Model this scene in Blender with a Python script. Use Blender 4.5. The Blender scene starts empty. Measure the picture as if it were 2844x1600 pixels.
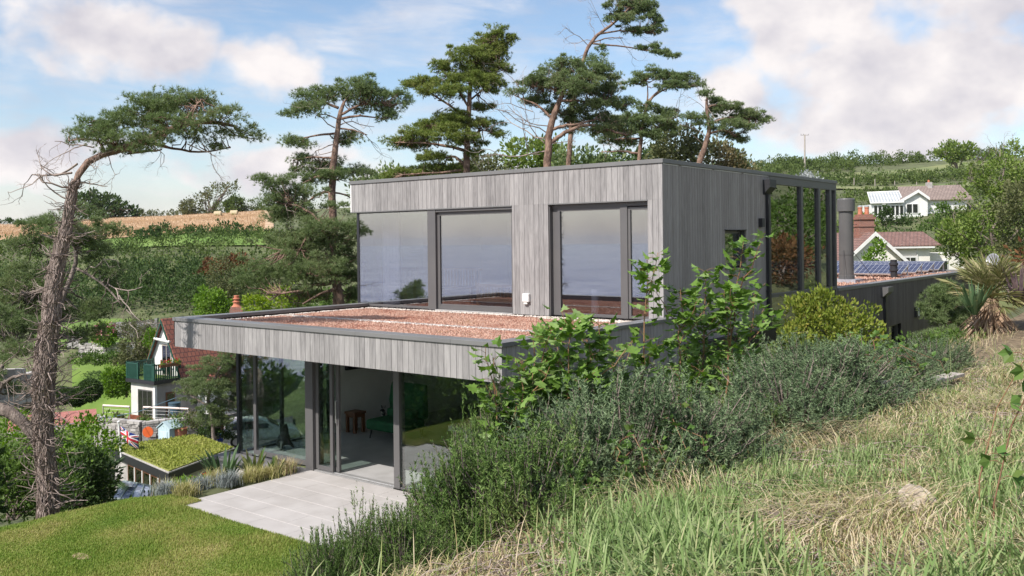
import bpy, math, random
import numpy as np
from mathutils import Matrix, Vector

random.seed(7)
rng = np.random.default_rng(7)
S = bpy.context.scene
COL = S.collection
R = math.radians

# ---------------------------------------------------------------- camera
FPX, Y0, ROLL, YAW = 2558.14, 671.18, -0.0108, 0.6743
CAM = np.array([8.13, -9.917, 4.172])
VV = np.array([-math.sin(YAW), math.cos(YAW), 0.0])
RR = np.array([math.cos(YAW), math.sin(YAW), 0.0])
UP = np.array([0.0, 0.0, 1.0])
cd = bpy.data.cameras.new("camera")
co = bpy.data.objects.new("camera", cd)
COL.objects.link(co)
cd.sensor_width = 36.0
cd.lens = FPX / 2844 * 36
cd.shift_y = -(800 - Y0) / 2844
cd.clip_start = 0.05
cd.clip_end = 60000
co.matrix_world = (Matrix.Translation(Vector(CAM)) @ Matrix.Rotation(YAW, 4, 'Z')
                   @ Matrix.Rotation(R(90), 4, 'X') @ Matrix.Rotation(ROLL, 4, 'Z'))
S.camera = co

# ---------------------------------------------------------------- light
SUN_EL, SUN_AZ = 47.0, 4.0          # the sun stands in front of the long facade (-Y), a little to -X
sd = bpy.data.lights.new("sun", 'SUN')
sd.energy = 5.0
sd.angle = R(0.5)
sd.color = (1.0, 0.955, 0.90)
so = bpy.data.objects.new("sun", sd)
COL.objects.link(so)
sun_dir = Vector((-math.sin(R(SUN_AZ)) * math.cos(R(SUN_EL)), -math.cos(R(SUN_AZ)) * math.cos(R(SUN_EL)), math.sin(R(SUN_EL))))
so.rotation_euler = sun_dir.to_track_quat('Z', 'Y').to_euler()
so.location = (-3, -30, 40)

S.view_settings.view_transform = 'Standard'
S.view_settings.look = 'None'
S.view_settings.gamma = 1.0
S.view_settings.exposure = 0.32
S.render.engine = 'CYCLES'
S.cycles.use_denoising = True
S.cycles.max_bounces = 9
S.cycles.diffuse_bounces = 5
S.cycles.glossy_bounces = 4
S.cycles.transparent_max_bounces = 24
S.cycles.transmission_bounces = 4
S.cycles.sample_clamp_indirect = 6.0
S.cycles.caustics_reflective = False
S.cycles.caustics_refractive = False


# ---------------------------------------------------------------- sky
def build_world():
    w = bpy.data.worlds.new("World")
    S.world = w
    w.use_nodes = True
    nt = w.node_tree
    N, L = nt.nodes, nt.links
    N.clear()

    def node(t, **kw):
        n = N.new(t)
        for k, v in kw.items():
            setattr(n, k, v)
        return n

    def math_(op, a, b=None, clamp=False):
        n = node('ShaderNodeMath', operation=op, use_clamp=clamp)
        for i, x in enumerate((a, b)):
            if x is None:
                continue
            if isinstance(x, (int, float)):
                n.inputs[i].default_value = x
            else:
                L.new(x, n.inputs[i])
        return n.outputs[0]

    def smooth(x, lo, hi):
        n = node('ShaderNodeMapRange', interpolation_type='SMOOTHSTEP')
        L.new(x, n.inputs[0])
        n.inputs[1].default_value, n.inputs[2].default_value = lo, hi
        return n.outputs[0]

    sky = node('ShaderNodeTexSky', sky_type='NISHITA', sun_disc=False)
    sky.sun_elevation = R(SUN_EL)
    sky.sun_rotation = R(180 + SUN_AZ)
    sky.air_density, sky.dust_density, sky.ozone_density = 1.0, 0.9, 1.6
    tc = node('ShaderNodeTexCoord')
    sep = node('ShaderNodeSeparateXYZ')
    L.new(tc.outputs['Generated'], sep.inputs[0])
    X, Y, Z = sep.outputs
    # azimuth (degrees, 0 = the view's bearing, + to the right) and elevation
    az = math_('MULTIPLY', math_('ARCTAN2', math_('ADD', math_('MULTIPLY', X, RR[0]), math_('MULTIPLY', Y, RR[1])),
                                 math_('ADD', math_('MULTIPLY', X, VV[0]), math_('MULTIPLY', Y, VV[1]))), 180 / math.pi)
    el = math_('MULTIPLY', math_('ARCSINE', Z), 180 / math.pi)
    comb = node('ShaderNodeCombineXYZ')
    L.new(math_('MULTIPLY', az, 0.1), comb.inputs[0])
    L.new(math_('MULTIPLY', el, 0.13), comb.inputs[1])
    nz = node('ShaderNodeTexNoise')
    L.new(comb.outputs[0], nz.inputs['Vector'])
    nz.inputs['Scale'].default_value = 2.3
    nz.inputs['Detail'].default_value = 9.0
    nz.inputs['Roughness'].default_value = 0.47
    nz.inputs['Distortion'].default_value = 0.1
    n1 = math_('SUBTRACT', nz.outputs[0], 0.5)
    # broad cumulus banks, by bearing and height
    total = None
    blobs = [(-23.5, 11.6, 6.6, 3.3, 1.0), (-28, 5.0, 7.0, 2.6, .8), (-14.2, 10.6, 4.0, 2.5, .95), (-15, 4.6, 6.0, 2.0, .95),
             (22.5, 8.5, 10.0, 6.0, 1.25), (18.0, 13.5, 5.6, 4.6, 1.1), (28, 14, 9, 5, 1.2), (13.5, 9.0, 3.4, 2.4, .9),
             (-4, 3.5, 12, 2.0, .7), (70, 15, 25, 9, 1.1), (120, 10, 20, 7, 1.0), (-95, 14, 26, 8, .9), (-150, 22, 30, 9, .8)]
    for (a, e, ra, re, k) in blobs:
        dx = math_('DIVIDE', math_('SUBTRACT', az, a), ra)
        dy = math_('DIVIDE', math_('SUBTRACT', el, e), re)
        d2 = math_('ADD', math_('MULTIPLY', dx, dx), math_('MULTIPLY', dy, dy))
        b = math_('MULTIPLY', math_('SUBTRACT', 1.0, math_('SQRT', d2)), k)
        total = b if total is None else math_('MAXIMUM', total, b)
    cum = smooth(math_('ADD', total, math_('MULTIPLY', n1, 2.0)), 0.0, 0.55)
    # thin streaky cirrus
    comb2 = node('ShaderNodeCombineXYZ')
    L.new(math_('ADD', math_('MULTIPLY', az, 0.05), math_('MULTIPLY', el, 0.03)), comb2.inputs[0])
    L.new(math_('MULTIPLY', el, 0.22), comb2.inputs[1])
    nz2 = node('ShaderNodeTexNoise')
    L.new(comb2.outputs[0], nz2.inputs['Vector'])
    nz2.inputs['Scale'].default_value = 2.6
    nz2.inputs['Detail'].default_value = 8.0
    nz2.inputs['Roughness'].default_value = 0.6
    nz2.inputs['Distortion'].default_value = 0.35
    cir = math_('MULTIPLY', smooth(nz2.outputs[0], 0.34, 0.80), 0.64)
    low = math_('MULTIPLY', smooth(el, 7.0, -1.0), 0.72)
    mask = math_('MAXIMUM', math_('MAXIMUM', cum, cir), low, clamp=True)
    # soft grey undersides, white tops: thickness and height of the cloud itself
    nz3 = node('ShaderNodeTexNoise')
    mp = node('ShaderNodeVectorMath', operation='ADD')
    mp.inputs[1].default_value = (0.06, -0.13, 3.1)
    L.new(comb.outputs[0], mp.inputs[0])
    L.new(mp.outputs[0], nz3.inputs['Vector'])
    nz3.inputs['Scale'].default_value = 1.9
    nz3.inputs['Detail'].default_value = 6.0
    ramp = node('ShaderNodeValToRGB')
    L.new(nz3.outputs[0], ramp.inputs[0])
    ramp.color_ramp.elements[0].position = 0.36
    ramp.color_ramp.elements[0].color = (0.64, 0.62, 0.68, 1)
    ramp.color_ramp.elements[1].position = 0.60
    ramp.color_ramp.elements[1].color = (0.96, 0.91, 0.90, 1)
    bg1 = node('ShaderNodeBackground')
    L.new(sky.outputs[0], bg1.inputs[0])
    bg1.inputs[1].default_value = 0.135
    bg2 = node('ShaderNodeBackground')
    L.new(ramp.outputs[0], bg2.inputs[0])
    bg2.inputs[1].default_value = 0.84
    mix = node('ShaderNodeMixShader')
    L.new(mask, mix.inputs[0])
    L.new(bg1.outputs[0], mix.inputs[1])
    L.new(bg2.outputs[0], mix.inputs[2])
    out = node('ShaderNodeOutputWorld')
    L.new(mix.outputs[0], out.inputs[0])


build_world()


# ---------------------------------------------------------------- placing helpers
def ray(px, py):
    du, dw = px - 1422, py - Y0
    c, s = math.cos(ROLL), math.sin(ROLL)
    u, w = c * du + s * dw, -s * du + c * dw
    return VV + RR * u / FPX - UP * w / FPX


def at(px, py, d):
    """world point seen at (px, py) of the photograph, d metres into the view"""
    return CAM + ray(px, py) * d


def polar(th, d):
    t = R(th)
    p = CAM + (VV * math.cos(t) + RR * math.sin(t)) * d
    return p[0], p[1]


def sstep(x, a, b):
    t = np.clip((x - a) / (b - a), 0, 1)
    return t * t * (3 - 2 * t)


_PROF = [
    (-180, [0, 30, 150, 400, 3000], [2.6, 0, -28, -62, -80]),
    (-100, [0, 30, 150, 400, 3000], [2, -4, -32, -62, -80]),
    (-60, [0, 30, 60, 150, 400, 3000], [2, -6, -13, -32, -62, -80]),
    (-40, [0, 30, 60, 110, 200, 400, 3000], [0, -6, -9, -10, -8, -20, -70]),
    (-29.5, [0, 24, 32, 45, 64, 68, 75, 95, 110, 130, 150, 232, 262, 340, 3000], [0, -4, -6, -8, -8.2, -5.0, -3.8, -3.2, -1.2, 2.7, 5.0, 9.6, 10.4, 6, -20]),
    (-18, [0, 24, 32, 45, 64, 68, 75, 95, 110, 130, 150, 232, 262, 340, 3000], [0, -4, -6, -8, -8.2, -6.0, -4.2, -3.3, -1.2, 2.7, 5.6, 11.6, 12.8, 8, -20]),
    (-11.5, [0, 24, 32, 45, 64, 75, 95, 110, 130, 150, 232, 262, 340, 3000], [0, -2, -4, -7, -7.0, -4.0, -3.2, -1.0, 2.7, 6.0, 13.0, 14.2, 9, -20]),
    (-3, [0, 30, 60, 110, 150, 240, 300, 3000], [0, -1, -2, 1.0, 5.0, 14, 15, -20]),
    (6, [0, 30, 60, 110, 180, 260, 320, 3000], [1, 0.6, .5, 3, 12, 20, 20, -20]),
    (12.7, [0, 30, 60, 100, 180, 260, 320, 3000], [2, 1.5, .8, 3.5, 14.0, 24.0, 22, -20]),
    (20.9, [0, 30, 70, 85, 100, 124, 136, 180, 205, 262, 320, 3000], [2.5, 2.0, .6, .8, 2.4, 4.6, 8.2, 14.0, 16.6, 25.6, 24, -20]),
    (29.5, [0, 30, 70, 85, 100, 124, 136, 180, 205, 262, 320, 3000], [2.7, 3.0, 1.0, 1.4, 3.0, 5.4, 9.4, 15.0, 18, 26.8, 26, -20]),
    (50, [0, 30, 100, 260, 320, 3000], [2.7, 6, 14, 36, 38, -10]),
    (100, [0, 30, 100, 260, 3000], [2.7, 6, 14, 20, -40]),
    (140, [0, 30, 150, 400, 3000], [2.7, 4, -20, -62, -80]),
    (180, [0, 30, 150, 400, 3000], [2.6, 0, -28, -62, -80]),
]


def ht(x, y):
    """height of the ground"""
    x = np.asarray(x, float)
    y = np.asarray(y, float)
    qx, qy = x - CAM[0], y - CAM[1]
    dv, du = qx * VV[0] + qy * VV[1], qx * RR[0] + qy * RR[1]
    th = np.degrees(np.arctan2(du, dv))
    d = np.hypot(dv, du) * np.cos(np.radians(np.clip(np.abs(th), 0, 34)))
    cols = np.stack([np.interp(d, p[1], p[2]) for p in _PROF])
    ths = np.array([p[0] for p in _PROF], float)
    i = np.clip(np.searchsorted(ths, th) - 1, 0, len(ths) - 2)
    t = np.clip((th - ths[i]) / (ths[i + 1] - ths[i]), 0, 1)
    t = t * t * (3 - 2 * t)
    far = np.take_along_axis(cols, i[None], 0)[0] * (1 - t) + np.take_along_axis(cols, i[None] + 1, 0)[0] * t
    left = np.interp(x, [-40, -20, -12, -9, -7.6, -6.6, -5.9], [-9, -6.5, -3.2, -1.6, -.62, -.09, 0])
    bank = np.interp(x, [0.2, 1.0, 4.3, 6, 9, 14, 30], [0.0, .30, 2.2, 2.40, 2.72, 3.6, 7])
    bank = bank + np.where(x > .2, 0.045 * np.clip(y - 6, 0, 25) * np.clip(x / 2, 0, 1), 0)
    bump = np.sin(x * 1.7 + .6) * np.sin(y * 1.3) * .04 * np.clip((x - 3) / 2, 0, 1)
    near = np.where(x > .2, bank + bump, left)
    bed = np.clip((-5.3 - x) / 1.6, 0, 1) * np.clip((y + 1.75) / .5, 0, 1) * (y < 16)
    near = near - .12 * bed * np.clip((-5.9 - x) / .8, 0, 1)
    w = sstep(d, 20, 32)
    w = np.where((x > -10) & (y > 0) & (y < 30), sstep(d, 36, 46), w)
    n = .35 * np.sin(x * .11 + 1) * np.sin(y * .13) * sstep(d, 60, 120)
    return near * (1 - w) + far * w + n


def hz(x, y):
    return float(ht(np.array([x]), np.array([y]))[0])


def ground(px, d):
    """point on the ground under picture column px, d metres into the view"""
    p = at(px, Y0, d)
    return np.array([p[0], p[1], hz(p[0], p[1])])


# ---------------------------------------------------------------- materials
def _nt(name):
    m = bpy.data.materials.new(name)
    m.use_nodes = True
    nt = m.node_tree
    nt.nodes.clear()
    out = nt.nodes.new('ShaderNodeOutputMaterial')
    return m, nt, out


def _set(n, **kw):
    for k, v in kw.items():
        n.inputs[k].default_value = v
    return n


def _c(c):
    return (c[0], c[1], c[2], 1.0)


def pmat(name, c1, c2=None, scale=4.0, rough=.7, bump=0.0, bscale=None, metal=0.0, spec=.5, island=False, stretch=(1, 1, 1), detail=6, lo=.35, hi=.65, bdist=.02):
    """solid surface: two colours mixed by noise (or per piece), optional bump"""
    m, nt, out = _nt(name)
    N, L = nt.nodes, nt.links
    b = _set(N.new('ShaderNodeBsdfPrincipled'), Roughness=rough, Metallic=metal)
    b.inputs['Specular IOR Level'].default_value = spec
    L.new(b.outputs[0], out.inputs[0])
    tc = N.new('ShaderNodeTexCoord')
    mp = N.new('ShaderNodeMapping')
    mp.inputs['Scale'].default_value = stretch
    L.new(tc.outputs['Object'], mp.inputs[0])
    if c2 is None:
        c2 = tuple(min(1, x * 1.18) for x in c1)
    nz = _set(N.new('ShaderNodeTexNoise'), Scale=scale, Detail=detail, Roughness=.6)
    L.new(mp.outputs[0], nz.inputs['Vector'])
    fac = nz.outputs[0]
    if island:
        g = N.new('ShaderNodeNewGeometry')
        ad = N.new('ShaderNodeMath')
        ad.operation = 'MULTIPLY_ADD'
        L.new(g.outputs['Random Per Island'], ad.inputs[0])
        ad.inputs[1].default_value = .45
        sb = N.new('ShaderNodeMath')
        sb.operation = 'MULTIPLY'
        L.new(fac, sb.inputs[0])
        sb.inputs[1].default_value = .55
        L.new(sb.outputs[0], ad.inputs[2])
        fac = ad.outputs[0]
    mr = N.new('ShaderNodeMapRange')
    mr.interpolation_type = 'SMOOTHSTEP'
    L.new(fac, mr.inputs[0])
    mr.inputs[1].default_value, mr.inputs[2].default_value = lo, hi
    mx = N.new('ShaderNodeMix')
    mx.data_type = 'RGBA'
    L.new(mr.outputs[0], mx.inputs[0])
    mx.inputs[6].default_value, mx.inputs[7].default_value = _c(c1), _c(c2)
    L.new(mx.outputs[2], b.inputs['Base Color'])
    if bump:
        nb = _set(N.new('ShaderNodeTexNoise'), Scale=bscale or scale * 3, Detail=6)
        L.new(mp.outputs[0], nb.inputs['Vector'])
        bp = _set(N.new('ShaderNodeBump'), Strength=bump, Distance=bdist)
        L.new(nb.outputs[0], bp.inputs['Height'])
        L.new(bp.outputs[0], b.inputs['Normal'])
    return m


def leafmat(name, cols, transl=.28, rough=.5, patch=0.0, pscale=.6, spec=.14):
    """leaf: colour drawn per leaf from a ramp, some light through it"""
    m, nt, out = _nt(name)
    N, L = nt.nodes, nt.links
    g = N.new('ShaderNodeNewGeometry')
    ramp = N.new('ShaderNodeValToRGB')
    fac = g.outputs['Random Per Island']
    if patch:
        tc = N.new('ShaderNodeTexCoord')
        nz = _set(N.new('ShaderNodeTexNoise'), Scale=pscale, Detail=4)
        L.new(tc.outputs['Object'], nz.inputs['Vector'])
        mr = N.new('ShaderNodeMapRange')
        L.new(nz.outputs[0], mr.inputs[0])
        mr.inputs[1].default_value, mr.inputs[2].default_value = .3, .7
        mm = N.new('ShaderNodeMix')
        mm.data_type = 'FLOAT'
        mm.inputs[0].default_value = patch
        L.new(fac, mm.inputs[2])
        L.new(mr.outputs[0], mm.inputs[3])
        fac = mm.outputs[0]
    L.new(fac, ramp.inputs[0])
    cr = ramp.color_ramp
    while len(cr.elements) < len(cols):
        cr.elements.new(.5)
    for i, c in enumerate(cols):
        cr.elements[i].position = i / (len(cols) - 1)
        cr.elements[i].color = _c(c)
    b = _set(N.new('ShaderNodeBsdfPrincipled'), Roughness=rough)
    b.inputs['Specular IOR Level'].default_value = spec
    L.new(ramp.outputs[0], b.inputs['Base Color'])
    t = N.new('ShaderNodeBsdfTranslucent')
    hs = _set(N.new('ShaderNodeHueSaturation'), Saturation=1.15, Value=1.25)
    L.new(ramp.outputs[0], hs.inputs['Color'])
    L.new(hs.outputs[0], t.inputs[0])
    mx = N.new('ShaderNodeMixShader')
    mx.inputs[0].default_value = transl
    L.new(b.outputs[0], mx.inputs[1])
    L.new(t.outputs[0], mx.inputs[2])
    L.new(mx.outputs[0], out.inputs[0])
    return m


def glassmat(name, base=.13, tint=(.86, .92, .90), power=4.0):
    m, nt, out = _nt(name)
    N, L = nt.nodes, nt.links
    tr = N.new('ShaderNodeBsdfTransparent')
    tr.inputs[0].default_value = _c(tint)
    gl = _set(N.new('ShaderNodeBsdfGlossy'), Roughness=0.0)
    gl.inputs[0].default_value = (1, 1, 1, 1)
    lw = _set(N.new('ShaderNodeLayerWeight'), Blend=.5)
    pw = N.new('ShaderNodeMath')
    pw.operation = 'POWER'
    L.new(lw.outputs['Facing'], pw.inputs[0])
    pw.inputs[1].default_value = power
    ma = N.new('ShaderNodeMath')
    ma.operation = 'MULTIPLY_ADD'
    L.new(pw.outputs[0], ma.inputs[0])
    ma.inputs[1].default_value = 1 - base
    ma.inputs[2].default_value = base
    mx = N.new('ShaderNodeMixShader')
    L.new(ma.outputs[0], mx.inputs[0])
    L.new(tr.outputs[0], mx.inputs[1])
    L.new(gl.outputs[0], mx.inputs[2])
    L.new(mx.outputs[0], out.inputs[0])
    return m


def timbermat(name, dark, light):
    """weathered boards: each board its own tone, with long wavy grain"""
    m, nt, out = _nt(name)
    N, L = nt.nodes, nt.links
    b = _set(N.new('ShaderNodeBsdfPrincipled'), Roughness=.75)
    b.inputs['Specular IOR Level'].default_value = .25
    L.new(b.outputs[0], out.inputs[0])
    tc = N.new('ShaderNodeTexCoord')
    g = N.new('ShaderNodeNewGeometry')
    off = N.new('ShaderNodeVectorMath')
    off.operation = 'MULTIPLY'
    L.new(g.outputs['Random Per Island'], off.inputs[0])
    off.inputs[1].default_value = (37, 53, 71)
    add = N.new('ShaderNodeVectorMath')
    add.operation = 'ADD'
    L.new(tc.outputs['Object'], add.inputs[0])
    L.new(off.outputs[0], add.inputs[1])
    def nz(stretch, scale, dist=0, det=5):
        mp = N.new('ShaderNodeMapping')
        mp.inputs['Scale'].default_value = stretch
        L.new(add.outputs[0], mp.inputs[0])
        n = _set(N.new('ShaderNodeTexNoise'), Scale=scale, Detail=det, Distortion=dist, Roughness=.62)
        L.new(mp.outputs[0], n.inputs['Vector'])
        return n.outputs[0]
    grain = nz((1, 1, .06), 48, .6)
    wave = nz((1, 1, .16), 9, 1.6, 3)
    def mth(op, a, b_, c=None):
        n = N.new('ShaderNodeMath')
        n.operation = op
        for i, x in enumerate((a, b_, c)):
            if x is None:
                continue
            if isinstance(x, (int, float)):
                n.inputs[i].default_value = x
            else:
                L.new(x, n.inputs[i])
        return n.outputs[0]
    f = mth('MULTIPLY_ADD', g.outputs['Random Per Island'], .17, mth('MULTIPLY_ADD', grain, .52, mth('MULTIPLY', wave, .42)))
    mr = N.new('ShaderNodeMapRange')
    L.new(f, mr.inputs[0])
    mr.inputs[1].default_value, mr.inputs[2].default_value = .33, .86
    mx = N.new('ShaderNodeMix')
    mx.data_type = 'RGBA'
    L.new(mr.outputs[0], mx.inputs[0])
    mx.inputs[6].default_value, mx.inputs[7].default_value = _c(dark), _c(light)
    L.new(mx.outputs[2], b.inputs['Base Color'])
    bp = _set(N.new('ShaderNodeBump'), Strength=.35, Distance=.006)
    L.new(grain, bp.inputs['Height'])
    L.new(bp.outputs[0], b.inputs['Normal'])
    return m


def tilemat(name, c1, c2, mortar, scale=(1, 1, 1), bw=.25, rh=.3, moss=None):
    """courses of tiles, bricks or stones on a surface (object coordinates, x along the course, y up the slope)"""
    m, nt, out = _nt(name)
    N, L = nt.nodes, nt.links
    b = _set(N.new('ShaderNodeBsdfPrincipled'), Roughness=.85)
    L.new(b.outputs[0], out.inputs[0])
    uv = N.new('ShaderNodeUVMap')
    br = N.new('ShaderNodeTexBrick')
    L.new(uv.outputs[0], br.inputs['Vector'])
    br.inputs['Color1'].default_value = _c(c1)
    br.inputs['Color2'].default_value = _c(c2)
    br.inputs['Mortar'].default_value = _c(mortar)
    br.inputs['Scale'].default_value = 1.0
    br.inputs['Brick Width'].default_value = bw
    br.inputs['Row Height'].default_value = rh
    br.inputs['Mortar Size'].default_value = min(bw, rh) * .08
    nz = _set(N.new('ShaderNodeTexNoise'), Scale=3.0, Detail=8, Roughness=.7)
    L.new(uv.outputs[0], nz.inputs['Vector'])
    mr = N.new('ShaderNodeMapRange')
    L.new(nz.outputs[0], mr.inputs[0])
    mr.inputs[1].default_value, mr.inputs[2].default_value = .55, .75
    mx = N.new('ShaderNodeMix')
    mx.data_type = 'RGBA'
    L.new(mr.outputs[0], mx.inputs[0])
    L.new(br.outputs[0], mx.inputs[6])
    mx.inputs[7].default_value = _c(moss or tuple(x * 1.5 for x in c1))
    L.new(mx.outputs[2], b.inputs['Base Color'])
    bp = _set(N.new('ShaderNodeBump'), Strength=.8, Distance=.03)
    L.new(br.outputs['Fac'], bp.inputs['Height'])
    bp.invert = True
    L.new(bp.outputs[0], b.inputs['Normal'])
    return m


M = {}


def make_materials():
    M['timber'] = timbermat('weathered_timber', (.15, .142, .14), (.425, .405, .393))
    M['timber_shade_lift'] = timbermat('weathered_timber_lightened_for_shade', (.23, .205, .188), (.46, .42, .39))  # same boards as the front, colour lightened and warmed to lift the shaded walls
    M['timber_rear'] = timbermat('dark_weathered_timber', (.085, .072, .066), (.22, .19, .175))
    M['cap'] = pmat('grey_powder_coat', (.155, .152, .150), (.175, .172, .168), 1.2, .42)
    M['frame'] = pmat('dark_grey_frame', (.105, .10, .10), (.115, .11, .108), 2, .4)
    M['black'] = pmat('black_gap', (.012, .012, .013), None, 2, .6)
    M['blackmetal'] = pmat('black_metal', (.022, .022, .025), None, 3, .45)
    M['glass'] = glassmat('window_glass', .17, (.84, .91, .88))
    M['glass_up'] = glassmat('upper_window_glass', .36, (.64, .66, .71))
    M['glass_far'] = glassmat('far_window_glass', .12, (.35, .38, .42))
    M['white'] = pmat('white_plaster', (.78, .77, .75), (.83, .82, .80), 3, .8)
    M['whitepaint'] = pmat('white_paint', (.80, .79, .76), (.72, .71, .68), 2.2, .55)
    M['cream'] = pmat('cream_render', (.82, .79, .72), (.76, .72, .64), .9, .85)
    M['floor'] = pmat('grey_floor_tile', (.36, .35, .34), (.42, .41, .40), 2.5, .45)
    M['patio'] = pmat('pale_stone_slab', (.375, .35, .33), (.44, .415, .395), 1.3, .8, .15, 60, bdist=.004)
    M['grout'] = pmat('pale_grout', (.53, .50, .47), None, 9, .9)
    M['sill'] = pmat('dark_slate_sill', (.12, .115, .118), (.17, .165, .165), 3, .6, .2, 40)
    M['sedum'] = pmat('roof_bed', (.30, .15, .11), (.46, .27, .20), 26, .95, .8, 80)
    M['sedumbits'] = leafmat('sedum_bits', [(.26, .10, .075), (.42, .21, .15), (.54, .33, .25), (.62, .45, .36), (.50, .29, .21), (.34, .26, .14)], .1, .8, .55, 1.1)
    M['pebble'] = pmat('roof_pebble', (.42, .34, .28), (.72, .66, .60), 3, .8, island=True, lo=.2, hi=.8)
    M['lead'] = pmat('lead_flashing', (.30, .30, .33), (.40, .40, .43), 6, .5)
    M['edge'] = pmat('steel_edging', (.55, .54, .53), None, 6, .35, metal=.6)
    M['solar'] = None
    M['bark'] = pmat('pine_bark', (.11, .066, .048), (.28, .18, .13), 7, .9, .9, 22, stretch=(1, 1, .45), bdist=.05)
    M['bark_grey'] = pmat('grey_bark', (.13, .10, .085), (.28, .225, .19), 8, .9, .9, 24, stretch=(1, 1, .4), bdist=.04)
    M['ivytrunk'] = pmat('ivy_covered_bark', (.13, .085, .065), (.30, .20, .155), 9, .95, .9, 30, stretch=(1, 1, .35), bdist=.05)
    M['vine'] = pmat('dead_ivy_stem', (.12, .085, .07), (.36, .285, .25), 5, .85, island=True, lo=.2, hi=.8)
    M['twig'] = pmat('dead_twig', (.20, .15, .125), (.36, .29, .25), 5, .9, island=True)
    M['needle'] = leafmat('pine_needles', [(.09, .13, .045), (.135, .19, .07), (.185, .245, .10), (.24, .29, .145), (.26, .23, .10)], .32, .45, .35, .8)
    M['needle_y'] = leafmat('warm_pine_needles', [(.10, .15, .032), (.16, .22, .048), (.21, .265, .07), (.25, .27, .085), (.27, .21, .08)], .3, .45, .35, .8)
    M['gorse'] = leafmat('gorse_spines', [(.034, .068, .015), (.06, .115, .026), (.105, .17, .042), (.18, .25, .08), (.16, .19, .045)], .06, .55, .5, 1.6)
    M['gorse_pale'] = leafmat('pale_gorse_spines', [(.045, .076, .034), (.076, .118, .055), (.122, .175, .085), (.20, .26, .14), (.16, .19, .07)], .06, .55, .5, 1.6)
    M['sycamore'] = leafmat('sycamore_leaves', [(.08, .15, .025), (.11, .20, .035), (.15, .25, .05), (.20, .31, .08), (.30, .38, .18)], .30, .32, .3, 2)
    M['stem'] = pmat('red_brown_stem', (.19, .085, .05), (.26, .15, .07), 6, .7, island=True)
    M['bramble'] = leafmat('bramble_leaves', [(.07, .14, .03), (.10, .19, .045), (.14, .23, .06), (.12, .17, .04)], .28, .45)
    M['yellowleaf'] = leafmat('yellow_green_leaves', [(.09, .14, .02), (.14, .19, .028), (.19, .245, .04), (.26, .285, .055), (.30, .25, .06)], .28, .4, .3, 1.5)
    M['limeleaf'] = leafmat('lime_leaves', [(.16, .24, .03), (.24, .33, .04), (.32, .40, .06)], .35, .45)
    M['leaf'] = leafmat('mid_green_leaves', [(.055, .10, .02), (.08, .14, .03), (.12, .19, .042), (.16, .22, .055)], .25, .5, .45, .35)
    M['leafdark'] = leafmat('dark_green_leaves', [(.028, .055, .016), (.045, .08, .022), (.068, .112, .032), (.095, .135, .042)], .2, .5, .4, .4)
    M['leafbright'] = leafmat('bright_green_leaves', [(.08, .15, .018), (.12, .22, .026), (.17, .28, .04), (.22, .31, .06)], .30, .45, .35, .6)
    M['leafolive'] = leafmat('olive_leaves', [(.075, .09, .035), (.11, .125, .05), (.15, .16, .07), (.18, .18, .09)], .2, .5, .4, .6)
    M['leafash'] = leafmat('ash_leaves', [(.09, .145, .028), (.14, .21, .042), (.20, .265, .065), (.27, .30, .11)], .3, .5, .4, .5)
    M['leafhill'] = leafmat('hill_leaves', [(.055, .085, .022), (.08, .12, .032), (.11, .155, .042), (.15, .18, .06)], .22, .6, .55, .08)
    M['bracken'] = leafmat('brown_bracken', [(.075, .032, .016), (.125, .056, .024), (.18, .095, .042), (.09, .085, .028)], .2, .7, .4, .6)
    M['conifer'] = leafmat('brown_conifer', [(.10, .085, .04), (.16, .13, .065), (.20, .17, .09)], .2, .6)
    M['palm'] = leafmat('palm_blades', [(.12, .14, .045), (.20, .21, .075), (.30, .28, .13), (.40, .35, .20)], .22, .45)
    M['yucca'] = leafmat('blue_green_blades', [(.06, .11, .05), (.09, .15, .07), (.14, .19, .09)], .2, .45)
    M['deadleaf'] = leafmat('dead_palm_skirt', [(.22, .14, .09), (.35, .24, .16), (.46, .34, .25)], .15, .8)
    M['agave'] = leafmat('agave_blades', [(.07, .12, .03), (.12, .17, .05), (.30, .30, .12), (.34, .34, .16)], .2, .4)
    M['fescue'] = leafmat('blue_fescue', [(.16, .19, .18), (.24, .27, .26), (.33, .34, .33)], .15, .6)
    M['sedge'] = leafmat('yellow_sedge', [(.20, .22, .05), (.33, .32, .11), (.46, .42, .20), (.50, .42, .25)], .25, .6)
    M['redflower'] = leafmat('red_petals', [(.50, .02, .02), (.62, .05, .03)], .2, .6)
    M['pinkflower'] = leafmat('pink_petals', [(.46, .08, .14), (.62, .20, .28), (.70, .36, .40)], .2, .6)
    M['lawnblade'] = leafmat('lawn_blades', [(.10, .19, .026), (.16, .25, .040), (.24, .30, .065), (.34, .33, .11), (.45, .38, .19)], .25, .6, .55, .9)
    M['grassblade'] = leafmat('long_grass', [(.10, .16, .045), (.155, .235, .075), (.22, .30, .11), (.31, .37, .17), (.42, .37, .21)], .26, .5, .25, .7)
    M['straw'] = leafmat('dry_grass', [(.17, .125, .06), (.20, .23, .075), (.36, .27, .15), (.50, .40, .25), (.60, .51, .35), (.27, .30, .10), (.20, .26, .075), (.15, .21, .06)], .15, .85, .35, 1.1)
    M['stubble'] = leafmat('stubble_straw', [(.36, .23, .125), (.46, .31, .18), (.55, .40, .26), (.40, .28, .15)], .15, .9, .5, .05)
    M['soil'] = pmat('ground_soil', (.075, .082, .034), (.125, .145, .055), .35, .95, .6, 6)
    M['stone'] = pmat('dry_stone', (.26, .24, .225), (.48, .45, .42), 1.6, .9, .6, 12, island=True)
    M['stone_dark'] = pmat('dark_stone', (.12, .11, .11), (.26, .25, .24), 1.6, .9, .6, 12, island=True)
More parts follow.
